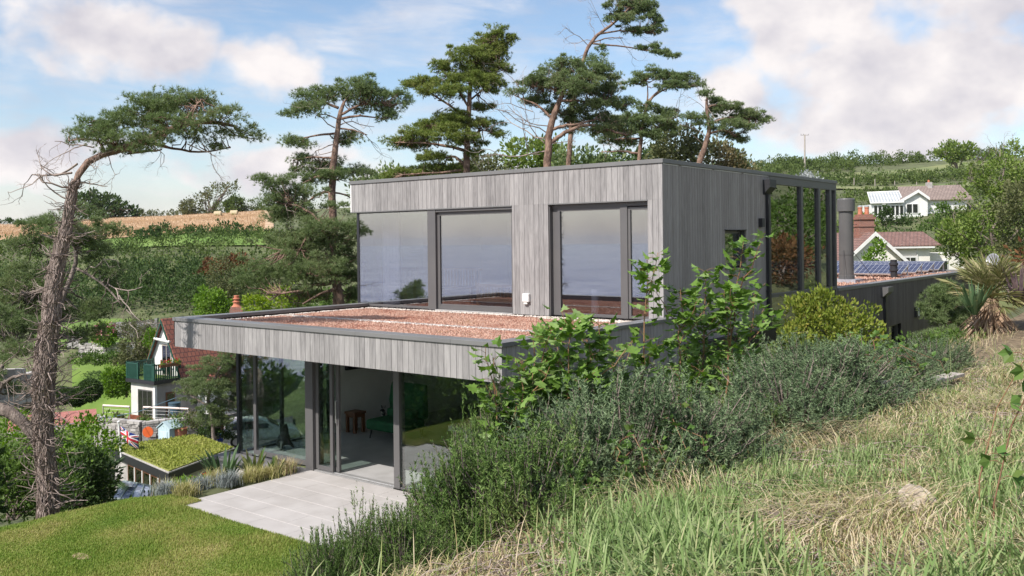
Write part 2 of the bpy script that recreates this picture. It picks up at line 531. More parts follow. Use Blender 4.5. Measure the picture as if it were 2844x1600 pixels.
    M['asphalt'] = pmat('dark_drive', (.055, .052, .056), (.075, .072, .075), 2, .9, .4, 40)
    M['brick'] = tilemat('chimney_brick', (.34, .13, .085), (.24, .095, .07), (.36, .31, .27), bw=.23, rh=.08, moss=(.30, .24, .20))
    M['roofred'] = tilemat('red_clay_tiles', (.32, .115, .075), (.24, .085, .06), (.09, .04, .035), bw=.30, rh=.34, moss=(.36, .20, .14))
    M['roofbrown'] = tilemat('brown_roof_tiles', (.19, .105, .085), (.25, .14, .115), (.08, .05, .045), bw=.33, rh=.30, moss=(.34, .27, .23))
    M['roofgrey'] = tilemat('grey_brown_tiles', (.23, .175, .15), (.29, .22, .19), (.12, .09, .08), bw=.45, rh=.4, moss=(.32, .27, .22))
    M['shingle'] = tilemat('red_felt_shingles', (.36, .13, .105), (.42, .17, .13), (.25, .09, .075), bw=.30, rh=.14, moss=(.44, .20, .16))
    M['terracotta'] = pmat('terracotta', (.42, .14, .075), (.52, .20, .12), 5, .8)
    M['wood'] = pmat('oak_wood', (.50, .26, .09), (.62, .36, .15), 3, .5, stretch=(6, 6, .6))
    M['wood_dark'] = pmat('dark_stained_wood', (.14, .055, .025), (.20, .085, .04), 4, .5, stretch=(6, 6, .6))
    M['wood_grey'] = pmat('grey_post_wood', (.30, .26, .22), (.44, .39, .34), 5, .85, stretch=(5, 5, .5))
    M['green_velvet'] = pmat('green_velvet', (.010, .085, .030), (.016, .12, .045), 4, .8)
    M['rug'] = pmat('patterned_rug', (.03, .025, .025), (.45, .38, .36), 28, .95, island=False, lo=.45, hi=.6)
    M['bed'] = pmat('white_linen', (.70, .69, .68), None, 3, .9)
    M['greenpaint'] = pmat('dark_green_paint', (.012, .062, .042), (.02, .08, .055), 4, .45)
    M['bluepaint'] = pmat('pale_blue_paint', (.40, .52, .56), (.48, .60, .63), 3, .7, stretch=(8, 8, .4))
    M['bluepot'] = pmat('blue_glaze', (.02, .05, .30), None, 3, .25)
    M['orange'] = pmat('orange_plastic', (.62, .11, .025), None, 3, .5)
    M['carpaint'] = pmat('white_car_paint', (.78, .79, .80), None, 3, .18, spec=.6)
    M['rubber'] = pmat('tyre_rubber', (.02, .02, .02), None, 3, .8)
    M['alloy'] = pmat('alloy_wheel', (.45, .45, .46), None, 3, .3, metal=.8)
    M['redlens'] = pmat('red_lens', (.40, .02, .02), None, 3, .2)
    M['mossroof'] = pmat('moss_roof', (.19, .21, .045), (.30, .31, .08), 1.2, .95, .8, 24)
    M['mossbits'] = leafmat('moss_tufts', [(.16, .20, .035), (.25, .29, .055), (.34, .36, .09), (.36, .32, .13)], .2, .8, .5, .5)
    M['greytrim'] = pmat('dish_grey', (.24, .24, .26), None, 3, .45)
    M['flue'] = pmat('flue_grey', (.095, .092, .09), (.108, .104, .10), 2, .4)
    M['redcloth'] = pmat('flag_red', (.52, .03, .045), None, 4, .8)
    M['bluecloth'] = pmat('flag_blue', (.02, .04, .22), None, 4, .8)
    M['whitecloth'] = pmat('flag_white', (.80, .80, .80), None, 4, .8)
    M['water_blue'] = pmat('water_butt_plastic', (.05, .09, .12), None, 4, .5)
    M['field_green'] = pmat('pasture', (.115, .155, .05), (.20, .21, .085), .09, .95, .3, 3)
    M['field_straw'] = pmat('stubble_soil', (.42, .28, .165), (.52, .37, .235), .10, .95, .4, 2.5, stretch=(1, 1, 1))
    M['gardenlawn'] = pmat('garden_turf', (.10, .17, .025), (.15, .23, .04), .5, .95, .5, 9)
    M['lawnsoil'] = pmat('lawn_base', (.15, .20, .040), (.31, .285, .105), .9, .95, .5, 30, lo=.4, hi=.62)


make_materials()


def seamat():
    m, nt, out = _nt('sea_water')
    N, L = nt.nodes, nt.links
    b = _set(N.new('ShaderNodeBsdfPrincipled'), Roughness=.14)
    b.inputs['Base Color'].default_value = (.035, .06, .27, 1)
    b.inputs['IOR'].default_value = 1.33
    b.inputs['Specular IOR Level'].default_value = .15
    L.new(b.outputs[0], out.inputs[0])
    tc = N.new('ShaderNodeTexCoord')
    mp = N.new('ShaderNodeMapping')
    mp.inputs['Scale'].default_value = (1, .45, 1)
    mp.inputs['Rotation'].default_value = (0, 0, R(35))
    L.new(tc.outputs['Object'], mp.inputs[0])
    nz = _set(N.new('ShaderNodeTexNoise'), Scale=.10, Detail=9, Roughness=.72)
    L.new(mp.outputs[0], nz.inputs['Vector'])
    bp = _set(N.new('ShaderNodeBump'), Strength=1.0, Distance=1.5)
    L.new(nz.outputs[0], bp.inputs['Height'])
    L.new(bp.outputs[0], b.inputs['Normal'])
    big = _set(N.new('ShaderNodeTexNoise'), Scale=.008, Detail=5, Roughness=.6)
    L.new(mp.outputs[0], big.inputs['Vector'])
    ad = N.new('ShaderNodeMath')
    ad.operation = 'MULTIPLY_ADD'
    L.new(big.outputs[0], ad.inputs[0])
    ad.inputs[1].default_value = .45
    L.new(nz.outputs[0], ad.inputs[2])
    ramp = N.new('ShaderNodeValToRGB')
    L.new(ad.outputs[0], ramp.inputs[0])
    cr = ramp.color_ramp
    for pos, col in ((.55, (.015, .03, .20, 1)), (.80, (.03, .05, .26, 1)), (.92, (.06, .085, .32, 1)), (.97, (.50, .52, .62, 1))):
        e = cr.elements[0] if pos == .55 else (cr.elements[1] if pos == .97 else cr.elements.new(pos))
        e.position, e.color = pos, col
    L.new(ramp.outputs[0], b.inputs['Base Color'])
    return m


def solarmat():
    m, nt, out = _nt('solar_cells')
    N, L = nt.nodes, nt.links
    b = _set(N.new('ShaderNodeBsdfPrincipled'), Roughness=.18)
    L.new(b.outputs[0], out.inputs[0])
    uv = N.new('ShaderNodeUVMap')
    br = N.new('ShaderNodeTexBrick')
    br.offset = 0.0
    L.new(uv.outputs[0], br.inputs['Vector'])
    br.inputs['Color1'].default_value = (.02, .024, .065, 1)
    br.inputs['Color2'].default_value = (.024, .03, .078, 1)
    br.inputs['Mortar'].default_value = (.36, .37, .41, 1)
    br.inputs['Scale'].default_value = 1.0
    br.inputs['Brick Width'].default_value = .16
    br.inputs['Row Height'].default_value = .16
    br.inputs['Mortar Size'].default_value = .007
    L.new(br.outputs[0], b.inputs['Base Color'])
    return m


M['sea'] = seamat()
M['solar'] = solarmat()
ORG = {}


# ---------------------------------------------------------------- mesh building
class MB:
    def __init__(s):
        s.V, s.F, s.n, s.uv = [], [], 0, []

    def add(s, V, F, uv=None):
        V = np.asarray(V, float).reshape(-1, 3)
        s.V.append(V)
        s.F.append((np.asarray(F, int) + s.n) if not isinstance(F, list) else [[i + s.n for i in f] for f in F])
        s.uv.append(uv)
        s.n += len(V)
        return s

    def box(s, x0, x1, y0, y1, z0, z1, fr=None):
        """fr = (origin, e1, e2): build in a turned frame"""
        V = np.array([[x0, y0, z0], [x1, y0, z0], [x1, y1, z0], [x0, y1, z0], [x0, y0, z1], [x1, y0, z1], [x1, y1, z1], [x0, y1, z1]], float)
        if fr is not None:
            V = tf(V, fr)
        return s.add(V, np.array([[0, 3, 2, 1], [4, 5, 6, 7], [0, 1, 5, 4], [1, 2, 6, 5], [2, 3, 7, 6], [3, 0, 4, 7]]))

    def poly(s, P, fr=None, uv=None):
        P = np.array(P, float)
        if fr is not None:
            P = tf(P, fr)
        return s.add(P, [list(range(len(P)))], uv)

    def slab(s, P, t, fr=None):
        """thick plate: polygon P (any plane), thickness vector t"""
        P = np.array(P, float)
        t = np.array(t, float)
        n = len(P)
        V = np.vstack([P, P + t])
        if fr is not None:
            V = tf(V, fr)
        F = [list(range(n))[::-1], list(range(n, 2 * n))] + [[i, (i + 1) % n, n + (i + 1) % n, n + i] for i in range(n)]
        return s.add(V, F)

    def tube(s, P, rad, n=6, cap=True):
        P = np.asarray(P, float)
        m = len(P)
        rad = np.broadcast_to(np.asarray(rad, float), (m,))
        T = np.gradient(P, axis=0)
        T /= np.linalg.norm(T, axis=1)[:, None] + 1e-9
        ref = np.where(np.abs(T[:, 2:3]) > .9, np.array([[1., 0, 0]]), np.array([[0., 0, 1.]]))
        A = np.cross(T, ref)
        A /= np.linalg.norm(A, axis=1)[:, None] + 1e-9
        # keep frames from flipping
        for i in range(1, m):
            if A[i] @ A[i - 1] < 0 and np.abs(A[i] @ A[i - 1]) > .3:
                A[i] = -A[i]
        B = np.cross(T, A)
        a = np.arange(n) / n * 2 * math.pi
        V = P[:, None] + rad[:, None, None] * (A[:, None] * np.cos(a)[None, :, None] + B[:, None] * np.sin(a)[None, :, None])
        idx = np.arange(m * n).reshape(m, n)
        j = np.roll(idx, -1, 1)
        F = np.stack([idx[:-1], j[:-1], j[1:], idx[1:]], -1).reshape(-1, 4)
        s.add(V.reshape(-1, 3), F)
        if cap and n > 3:
            s.F.append([[int(k) + s.n - m * n for k in idx[-1]], [int(k) + s.n - m * n for k in idx[0][::-1]]])
        return s

    def lathe(s, c, prof, n=20):
        """prof = [(radius, z)...] round the vertical axis at c"""
        c = np.asarray(c, float)
        a = np.arange(n) / n * 2 * math.pi
        V = np.array([[c[0] + r * math.cos(t), c[1] + r * math.sin(t), c[2] + z] for r, z in prof for t in a])
        m = len(prof)
        idx = np.arange(m * n).reshape(m, n)
        j = np.roll(idx, -1, 1)
        s.add(V, np.stack([idx[:-1], j[:-1], j[1:], idx[1:]], -1).reshape(-1, 4))
        s.F.append([[int(k) + s.n - m * n for k in idx[-1]], [int(k) + s.n - m * n for k in idx[0][::-1]]])
        return s

    def build(s, name, mat, parent=None, smooth=False, loc=None, bevel=0, uvs=False):
        V = np.vstack(s.V)
        o0 = ORG.get(parent.name, np.zeros(3)) if parent is not None else (np.zeros(3) if loc is None else np.asarray(loc, float))
        V = V - o0
        me = bpy.data.meshes.new(name)
        loops, tot = [], []
        for f in s.F:
            if isinstance(f, list):
                for g in f:
                    loops.append(np.array(g))
                    tot.append(np.array([len(g)]))
            elif len(f):
                loops.append(f.ravel())
                tot.append(np.full(len(f), f.shape[1]))
        loops, tot = np.concatenate(loops).astype(np.int32), np.concatenate(tot).astype(np.int32)
        me.vertices.add(len(V))
        me.vertices.foreach_set('co', V.astype(np.float32).ravel())
        me.loops.add(len(loops))
        me.loops.foreach_set('vertex_index', loops)
        me.polygons.add(len(tot))
        me.polygons.foreach_set('loop_start', np.concatenate([[0], np.cumsum(tot)[:-1]]).astype(np.int32))
        me.polygons.foreach_set('loop_total', tot)
        me.polygons.foreach_set('use_smooth', np.full(len(tot), bool(smooth)))
        me.update(calc_edges=True)
        if uvs is not False:
            # planar coordinates in metres along / up each face
            nrm = np.zeros((len(tot), 3), np.float32)
            me.polygons.foreach_get('normal', nrm.ravel() if False else nrm.reshape(-1))
            nn = np.repeat(nrm.reshape(-1, 3), tot, 0)
            P = V[loops]
            hx = np.cross(np.array([0, 0, 1.0]), nn)
            bad = np.linalg.norm(hx, axis=1) < .05
            hx[bad] = np.array([1.0, 0, 0]) if uvs is True else np.asarray(uvs, float)
            hx /= np.linalg.norm(hx, axis=1)[:, None]
            hy = np.cross(nn, hx)
            uvl = me.uv_layers.new(name='UVMap')
            uvl.data.foreach_set('uv', np.stack([(P * hx).sum(1), (P * hy).sum(1)], 1).astype(np.float32).ravel())
        o = bpy.data.objects.new(name, me)
        COL.objects.link(o)
        if mat is not None:
            me.materials.append(mat if not isinstance(mat, str) else M[mat])
        if parent is not None:
            o.parent = parent
            ORG[o.name] = o0
        elif loc is not None:
            o.location = loc
            ORG[o.name] = o0
        if bevel:
            bv = o.modifiers.new('bevel', 'BEVEL')
            bv.width = bevel
            bv.segments = 2
            bv.limit_method = 'ANGLE'
        return o


def tf(V, fr):
    o, e1, e2 = fr[0], fr[1], fr[2]
    return np.asarray(o) + V[:, 0:1] * np.asarray(e1) + V[:, 1:2] * np.asarray(e2) + V[:, 2:3] * UP


def tag(o, label=None, cat=None, group=None, kind=None):
    if label:
        o['label'] = label
    if cat:
        o['category'] = cat
    if group:
        o['group'] = group
    if kind:
        o['kind'] = kind
    return o


def thing(name, label, cat, loc=(0, 0, 0), group=None, kind=None):
    o = bpy.data.objects.new(name, None)
    COL.objects.link(o)
    o.location = tuple(float(q) for q in loc)
    o.empty_display_size = .2
    ORG[o.name] = np.asarray(loc, float)
    return tag(o, label, cat, group, kind)


def copy_tree(root, loc, rotz=0.0, scale=1.0, label=None):
    c = root.copy()
    COL.objects.link(c)
    c.location = tuple(float(q) for q in loc)
    c.rotation_euler = (0, 0, rotz)
    c.scale = (scale,) * 3 if not hasattr(scale, '__len__') else scale
    if label:
        c['label'] = label
    for ch in list(root.children):
        k = ch.copy()
        COL.objects.link(k)
        k.parent = c
        for g in ch.children:
            h = g.copy()
            COL.objects.link(h)
            h.parent = k
    return c


# ---------------------------------------------------------------- foliage building
def rand_dirs(n):
    v = rng.normal(size=(n, 3))
    return v / np.linalg.norm(v, axis=1)[:, None]


def frames(D):
    """orthonormal frames whose z axis is D, random spin"""
    n = len(D)
    r = rand_dirs(n)
    X = np.cross(D, r)
    X /= np.linalg.norm(X, axis=1)[:, None] + 1e-9
    return X, np.cross(D, X), D


def put(mb, tv, tfc, P, D, sc):
    """copies of a small template (verts tv, faces tfc) at points P, z axis along D, scale sc"""
    X, Yv, Z = frames(D)
    n, k = len(P), len(tv)
    sc = np.broadcast_to(np.asarray(sc, float), (n,))
    V = (tv[None, :, 0:1] * X[:, None] + tv[None, :, 1:2] * Yv[:, None] + tv[None, :, 2:3] * Z[:, None]) * sc[:, None, None] + P[:, None]
    F = (tfc[None] + (np.arange(n) * k)[:, None, None]).reshape(-1, tfc.shape[1])
    mb.add(V.reshape(-1, 3), F)


def tuft_template(k, length, width, spread, seed=0):
    """bunch of k thin needles from one point"""
    g = np.random.default_rng(seed)
    V, F = [], []
    for i in range(k):
        a = g.uniform(0, 2 * math.pi)
        s = spread * math.sqrt(g.uniform(.02, 1))
        d = np.array([math.sin(s) * math.cos(a), math.sin(s) * math.sin(a), math.cos(s)])
        side = np.cross(d, g.normal(size=3))
        side /= np.linalg.norm(side)
        l = length * g.uniform(.7, 1.1)
        V += [side * width * .5, -side * width * .5, d * l]
        F.append([3 * i, 3 * i + 1, 3 * i + 2])
    return np.array(V), np.array(F)


LEAF_V = np.array([[0, 0, 0], [.28, .06, .45], [0, 0, 1.0], [-.28, .06, .45]])
LEAF_F = np.array([[0, 1, 2, 3]])


def leaves(mb, P, D, size):
    put(mb, LEAF_V, LEAF_F, P, D, size)


def blob_points(blobs, n, shell=.55, clump=0, crad=.3):
    """points in ellipsoids (x,y,z,rx,ry,rz); clump > 0 gathers them into clumps"""
    b = np.asarray(blobs, float)
    w = (b[:, 3] * b[:, 4] * b[:, 5]) ** (2 / 3)
    w /= w.sum()
    m = max(8, int(n / clump)) if clump else n
    i = rng.choice(len(b), m, p=w)
    d = rand_dirs(m)
    r = shell + (1 - shell) * rng.random(m) ** .7
    P = b[i, :3] + d * b[i, 3:6] * r[:, None]
    if not clump:
        return P, d
    j = rng.integers(0, m, n)
    cr = crad * (.5 + rng.random(m))
    dd = rand_dirs(n)
    Q = P[j] + dd * (cr[j] * rng.random(n) ** .45)[:, None]
    D = d[j] * .5 + dd * .8
    return Q, D / (np.linalg.norm(D, axis=1)[:, None] + 1e-9)


def twig_to(mb, a, b, r0, r1, sag=.1, n=5, sides=4, wob=.06):
    a, b = np.asarray(a, float), np.asarray(b, float)
    t = np.linspace(0, 1, n)[:, None]
    L = np.linalg.norm(b - a)
    P = a + (b - a) * t + np.array([0, 0, 1]) * (np.sin(t * math.pi) * sag * L)
    P[1:-1] += rng.normal(size=(n - 2, 3)) * wob * L
    mb.tube(P, np.linspace(r0, r1, n), sides, cap=False)
    return P


def dead_branch(mb, a, d, L, r, depth=3):
    """bare, crooked, forking branch"""
    n = 5
    P = [np.asarray(a, float)]
    d = np.asarray(d, float)
    for i in range(n):
        d = d + rng.normal(size=3) * .28
        d /= np.linalg.norm(d)
        P.append(P[-1] + d * L / n)
    mb.tube(np.array(P), np.linspace(r, r * .45, n + 1), 4 if r > .006 else 3, cap=False)
    if depth > 0:
        for k in range(rng.integers(2, 4)):
            j = rng.integers(2, n + 1)
            dead_branch(mb, P[j], d + rng.normal(size=3) * .6, L * rng.uniform(.4, .65), r * .5, depth - 1)


def bush(name, label, cat, base, blobs, n, size, mat, group=None, clump=30, crad=.3, stems=7, stem_mat='bark_grey', stem_r=.03, up=.35, extra=None, shell=.5, kind=None, world=False):
    """shrub or small tree: stems, and leaves spread through its blobs (blobs relative to base)"""
    base = np.asarray(base, float)
    root = thing(name, label, cat, base, group, kind)
    B = np.array(blobs, float)
    if not world:
        B[:, :3] = RR * B[:, 0:1] + VV * B[:, 1:2] + UP * B[:, 2:3]
    B[:, :3] += base
    P, D = blob_points(B, n, shell, clump, crad)
    if not clump:
        D = rand_dirs(len(P)) + D * .4
    keep = P[:, 2] > base[2] - .05
    P, D = P[keep], D[keep]
    D = D + np.array([0, 0, up]) + rng.normal(size=D.shape) * .35
    D /= np.linalg.norm(D, axis=1)[:, None]
    mb = MB()
    leaves(mb, P, D, size * rng.uniform(.65, 1.3, len(P)))
    mb.build('foliage', mat, root)
    st = MB()
    for k in range(stems):
        b = B[rng.integers(len(B))]
        tgt = b[:3] + rand_dirs(1)[0] * b[3:6] * .7
        twig_to(st, base + np.array([rng.normal() * .05, rng.normal() * .05, -.1]), tgt, stem_r, stem_r * .3, .08, 5, 5, .05)
    st.build('stem', stem_mat, root)
    if extra:
        extra(root, B)
    return root


# ================================================================ SETTING
def build_ground():
    th = np.concatenate([np.arange(-180, -34, 4.0), np.arange(-34, 34, .5), np.arange(34, 180, 4.0)])
    ds = np.concatenate([np.geomspace(1.2, 60, 110), np.geomspace(61.5, 420, 90), np.geomspace(450, 3000, 14)])
    T, Dm = np.meshgrid(np.radians(th), ds, indexing='ij')
    x = CAM[0] + Dm * (VV[0] * np.cos(T) + RR[0] * np.sin(T))
    y = CAM[1] + Dm * (VV[1] * np.cos(T) + RR[1] * np.sin(T))
    z = ht(x, y)
    # keep the sheet under the floors of the house
    ins = (x > -7.6) & (x < .05) & (y > 1.2) & (y < 29)
    z = np.where(ins, np.minimum(z, -.06), z)
    pat = (x > -5.5) & (x < .3) & (y > -2.0) & (y < 1.3)
    z = np.where(pat, np.minimum(z, -.07), z)
    n, m = x.shape
    V = np.vstack([np.stack([x, y, z], -1).reshape(-1, 3), [[CAM[0], CAM[1], hz(CAM[0], CAM[1])]]])
    idx = np.arange(n * m).reshape(n, m)
    j = np.roll(idx, -1, 0)
    mb = MB()
    mb.add(V, np.stack([idx[:, :-1], idx[:, 1:], j[:, 1:], j[:, :-1]], -1).reshape(-1, 4))
    mb.F.append(np.stack([np.full(n, n * m), idx[:, 0], j[:, 0]], -1))
    o = mb.build('ground', M['soil'], smooth=True)
    tag(o, 'rough earth and scrubby ground falling away into the valley', 'ground', kind='structure')
    s = MB()
    s.add([[-12000, -12000, -45], [12000, -12000, -45], [12000, 2500, -45], [-12000, 2500, -45]], np.array([[0, 1, 2, 3]]))
    o = s.build('sea', M['sea'])
    tag(o, 'blue sea below the headland, mirrored in the upper windows', 'sea', kind='structure')


def sheet(name, label, cat, inside, x0, x1, y0, y1, step, mat, lift=.02, kind='structure'):
    """sheet of turf or crop following the ground where inside(x, y) is true"""
    xs, ys = np.arange(x0, x1 + step, step), np.arange(y0, y1 + step, step)
    X, Y = np.meshgrid(xs, ys, indexing='ij')
    Z = ht(X, Y) + lift
    k = inside(X, Y)
    idx = np.arange(X.size).reshape(X.shape)
    q = np.stack([idx[:-1, :-1], idx[1:, :-1], idx[1:, 1:], idx[:-1, 1:]], -1).reshape(-1, 4)
    ok = (k[:-1, :-1] & k[1:, :-1] & k[1:, 1:] & k[:-1, 1:]).ravel()
    mb = MB()
    mb.add(np.stack([X, Y, Z], -1).reshape(-1, 3), q[ok])
    o = mb.build(name, mat, smooth=True)
    return tag(o, label, cat, kind=kind)


def polar_sheet(name, label, cat, th0, th1, d0, d1, mat, lift=.15, nth=60, nd=40):
    """field patch between two bearings; d0, d1 are distances at th0..th1 (pairs)"""
    th = np.linspace(th0, th1, nth)
    a = np.interp(th, np.linspace(th0, th1, len(d0)), d0)
    b = np.interp(th, np.linspace(th0, th1, len(d1)), d1)
    t = np.linspace(0, 1, nd)
    D = a[:, None] + (b - a)[:, None] * t[None]
    T = np.radians(th)[:, None] + 0 * D
    D = D / np.cos(T)
    X = CAM[0] + D * (VV[0] * np.cos(T) + RR[0] * np.sin(T))
    Y = CAM[1] + D * (VV[1] * np.cos(T) + RR[1] * np.sin(T))
    Z = ht(X, Y) + lift
    idx = np.arange(X.size).reshape(X.shape)
    mb = MB()
    mb.add(np.stack([X, Y, Z], -1).reshape(-1, 3), np.stack([idx[:-1, :-1], idx[:-1, 1:], idx[1:, 1:], idx[1:, :-1]], -1).reshape(-1, 4)[:, ::-1])
    o = mb.build(name, mat, smooth=True)
    return tag(o, label, cat, kind='structure')


def blade_mesh(mb, P, h, w, lean, seg=2, az=None):
    """grass blades: tapered bent strips rooted at P"""
    n = len(P)
    a = rng.random(n) * 2 * math.pi if az is None else az
    dirx = np.stack([np.cos(a), np.sin(a), np.zeros(n)], -1)
    side = np.stack([-np.sin(a), np.cos(a), np.zeros(n)], -1)
    h = np.broadcast_to(h, (n,))
    w = np.broadcast_to(w, (n,))
    lean = np.broadcast_to(lean, (n,))
    rows = []
    for i in range(seg + 1):
        t = i / seg
        ph = lean * t
        # arc: height sin, reach 1-cos
        up = np.where(lean > .02, np.sin(ph) / np.maximum(lean, .02), t)
        out = np.where(lean > .02, (1 - np.cos(ph)) / np.maximum(lean, .02), 0)
        c = P + UP * (up * h)[:, None] + dirx * (out * h)[:, None]
        if i < seg:
            ww = w * (1 - t * .45) * .5
            rows += [c - side * ww[:, None], c + side * ww[:, None]]
        else:
            rows += [c]
    V = np.stack(rows, 1)
    k = V.shape[1]
    base = (np.arange(n) * k)[:, None]
    Fq = [base + np.array([[2 * i, 2 * i + 1, 2 * i + 3, 2 * i + 2]]) for i in range(seg - 1)]
    Ft = base + np.array([[k - 3, k - 2, k - 1]])
    mb.add(V.reshape(-1, 3), Ft)
    for f in Fq:
        mb.F.append(f + mb.n - n * k)


def in_view(P, margin=60):
    q = P - CAM
    d = q @ VV
    u = q @ RR / np.maximum(d, .1) * FPX + 1422
    w = -q[:, 2] / np.maximum(d, .1) * FPX + Y0
    return (d > .3) & (u > -margin) & (u < 2844 + margin) & (w < 1600 + margin) & (w > -margin)


def build_lawn():
    def ins(X, Y):
        edge = -7.6 - .35 * np.sin(Y * .8 + 1)
        back = np.where(X < -5.2, -1.55 + .25 * np.sin(X * 2.1), -1.735)
        return (X > edge) & (X < .9) & (Y < back) & (Y > -13)
    sheet('lawn', 'sloping mown lawn beside the pale stone terrace', 'lawn', ins, -8.4, 1.0, -13, -1.4, .085, M['lawnsoil'], .012)
    n = 520000
    P = np.stack([rng.uniform(-8.2, .6, n), rng.uniform(-7.5, -1.4, n)], -1)
    k = ins(P[:, 0], P[:, 1])
    P = P[k]
    P = np.column_stack([P, ht(P[:, 0], P[:, 1]) + .005])
    P = P[in_view(P)]
    mb = MB()
    m = len(P)
    patch = .5 + .5 * np.sin(P[:, 0] * 2.3 + np.sin(P[:, 1] * 1.9) * 2) * np.sin(P[:, 1] * 2.9 + 1)
    blade_mesh(mb, P, rng.uniform(.022, .055, m) * (.7 + .6 * patch), .009, rng.uniform(.2, 1.3, m), 2)
    o = mb.build('lawn_grass', M['lawnblade'])
    tag(o, 'short mown grass blades covering the lawn', 'grass', kind='stuff')
    # a bare patch
    a = np.linspace(0, 2 * math.pi, 18)[:-1]
    c = onz(640 * .3494, 1200 + 1005 * .3494, 0)
    b = MB()
    b.poly([[c[0] + math.cos(t) * (.17 + .03 * math.sin(3 * t)), c[1] + math.sin(t) * (.10 + .02 * math.cos(2 * t)), .03 + hz(c[0], c[1])] for t in a])
    o = b.build('bare_patch', pmat('bare_earth', (.40, .27, .17), (.50, .36, .25), 20, .95))
    tag(o, 'small bare earth patch worn into the lawn', 'soil', kind='structure')


def onz(px, py, z):
    q = ray(px, py)
    return CAM + q * (z - CAM[2]) / q[2]


def build_patio():
    mb = MB()
    mb.box(-5.42, .2, -1.745, 1.0, -.12, -.003)
    o = mb.build('terrace_bed', M['grout'])
    tag(o, 'pale mortar bed showing in the joints of the terrace', 'mortar', kind='structure')
    mb = MB()
    y = -1.74
    r = 0
    while y < .96:
        y1 = min(y + .452, 1.0)
        x = -5.41 + (-.45 if r % 2 else 0)
        while x < .15:
            x0 = max(x, -5.41)
            if min(x + .9, .15) - x0 > .05:
                mb.box(x0 + .002, min(x + .9, .15) - .002, y + .002, y1 - .003, -.05, 0)
            x += .9
        y += .46
        r += 1
    o = mb.build('terrace', M['patio'])
    tag(o, 'pale grey stone slab terrace in front of the open door', 'terrace', kind='structure')


# ================================================================ THE HOUSE
def boards_front(mb, y, x0, x1, z0, z1, pitch=.122, th=.022, sgn=-1):
    """upright boards on a wall facing -Y (outer face at y)"""
    k = math.floor(x0 / pitch)
    while k * pitch < x1 - 1e-6:
        a, b = max(k * pitch, x0) + .003, min((k + 1) * pitch, x1) - .003
        if b - a > .012:
            jit = (k * 7919 % 13) / 13 * .002
            mb.box(a, b, y + jit, y + th, z0, z1)
        k += 1


def boards_side(mb, x, y0, y1, z0, z1, pitch=.105, th=.022):
    """upright boards on a wall facing +X (outer face at x)"""
    k = math.floor(y0 / pitch)
    while k * pitch < y1 - 1e-6:
        a, b = max(k * pitch, y0) + .003, min((k + 1) * pitch, y1) - .003
        if b - a > .012:
            jit = (k * 7919 % 13) / 13 * .002
            mb.box(x - th, x - jit, a, b, z0, z1)
        k += 1


def frame_rect(mb, x0, x1, z0, z1, y, w=.06, d=.07):
    """window frame in a plane of constant y"""
    mb.box(x0, x0 + w, y, y + d, z0, z1)
    mb.box(x1 - w, x1, y, y + d, z0, z1)
    mb.box(x0 + w, x1 - w, y, y + d, z0, z0 + w)
    mb.box(x0 + w, x1 - w, y, y + d, z1 - w, z1)


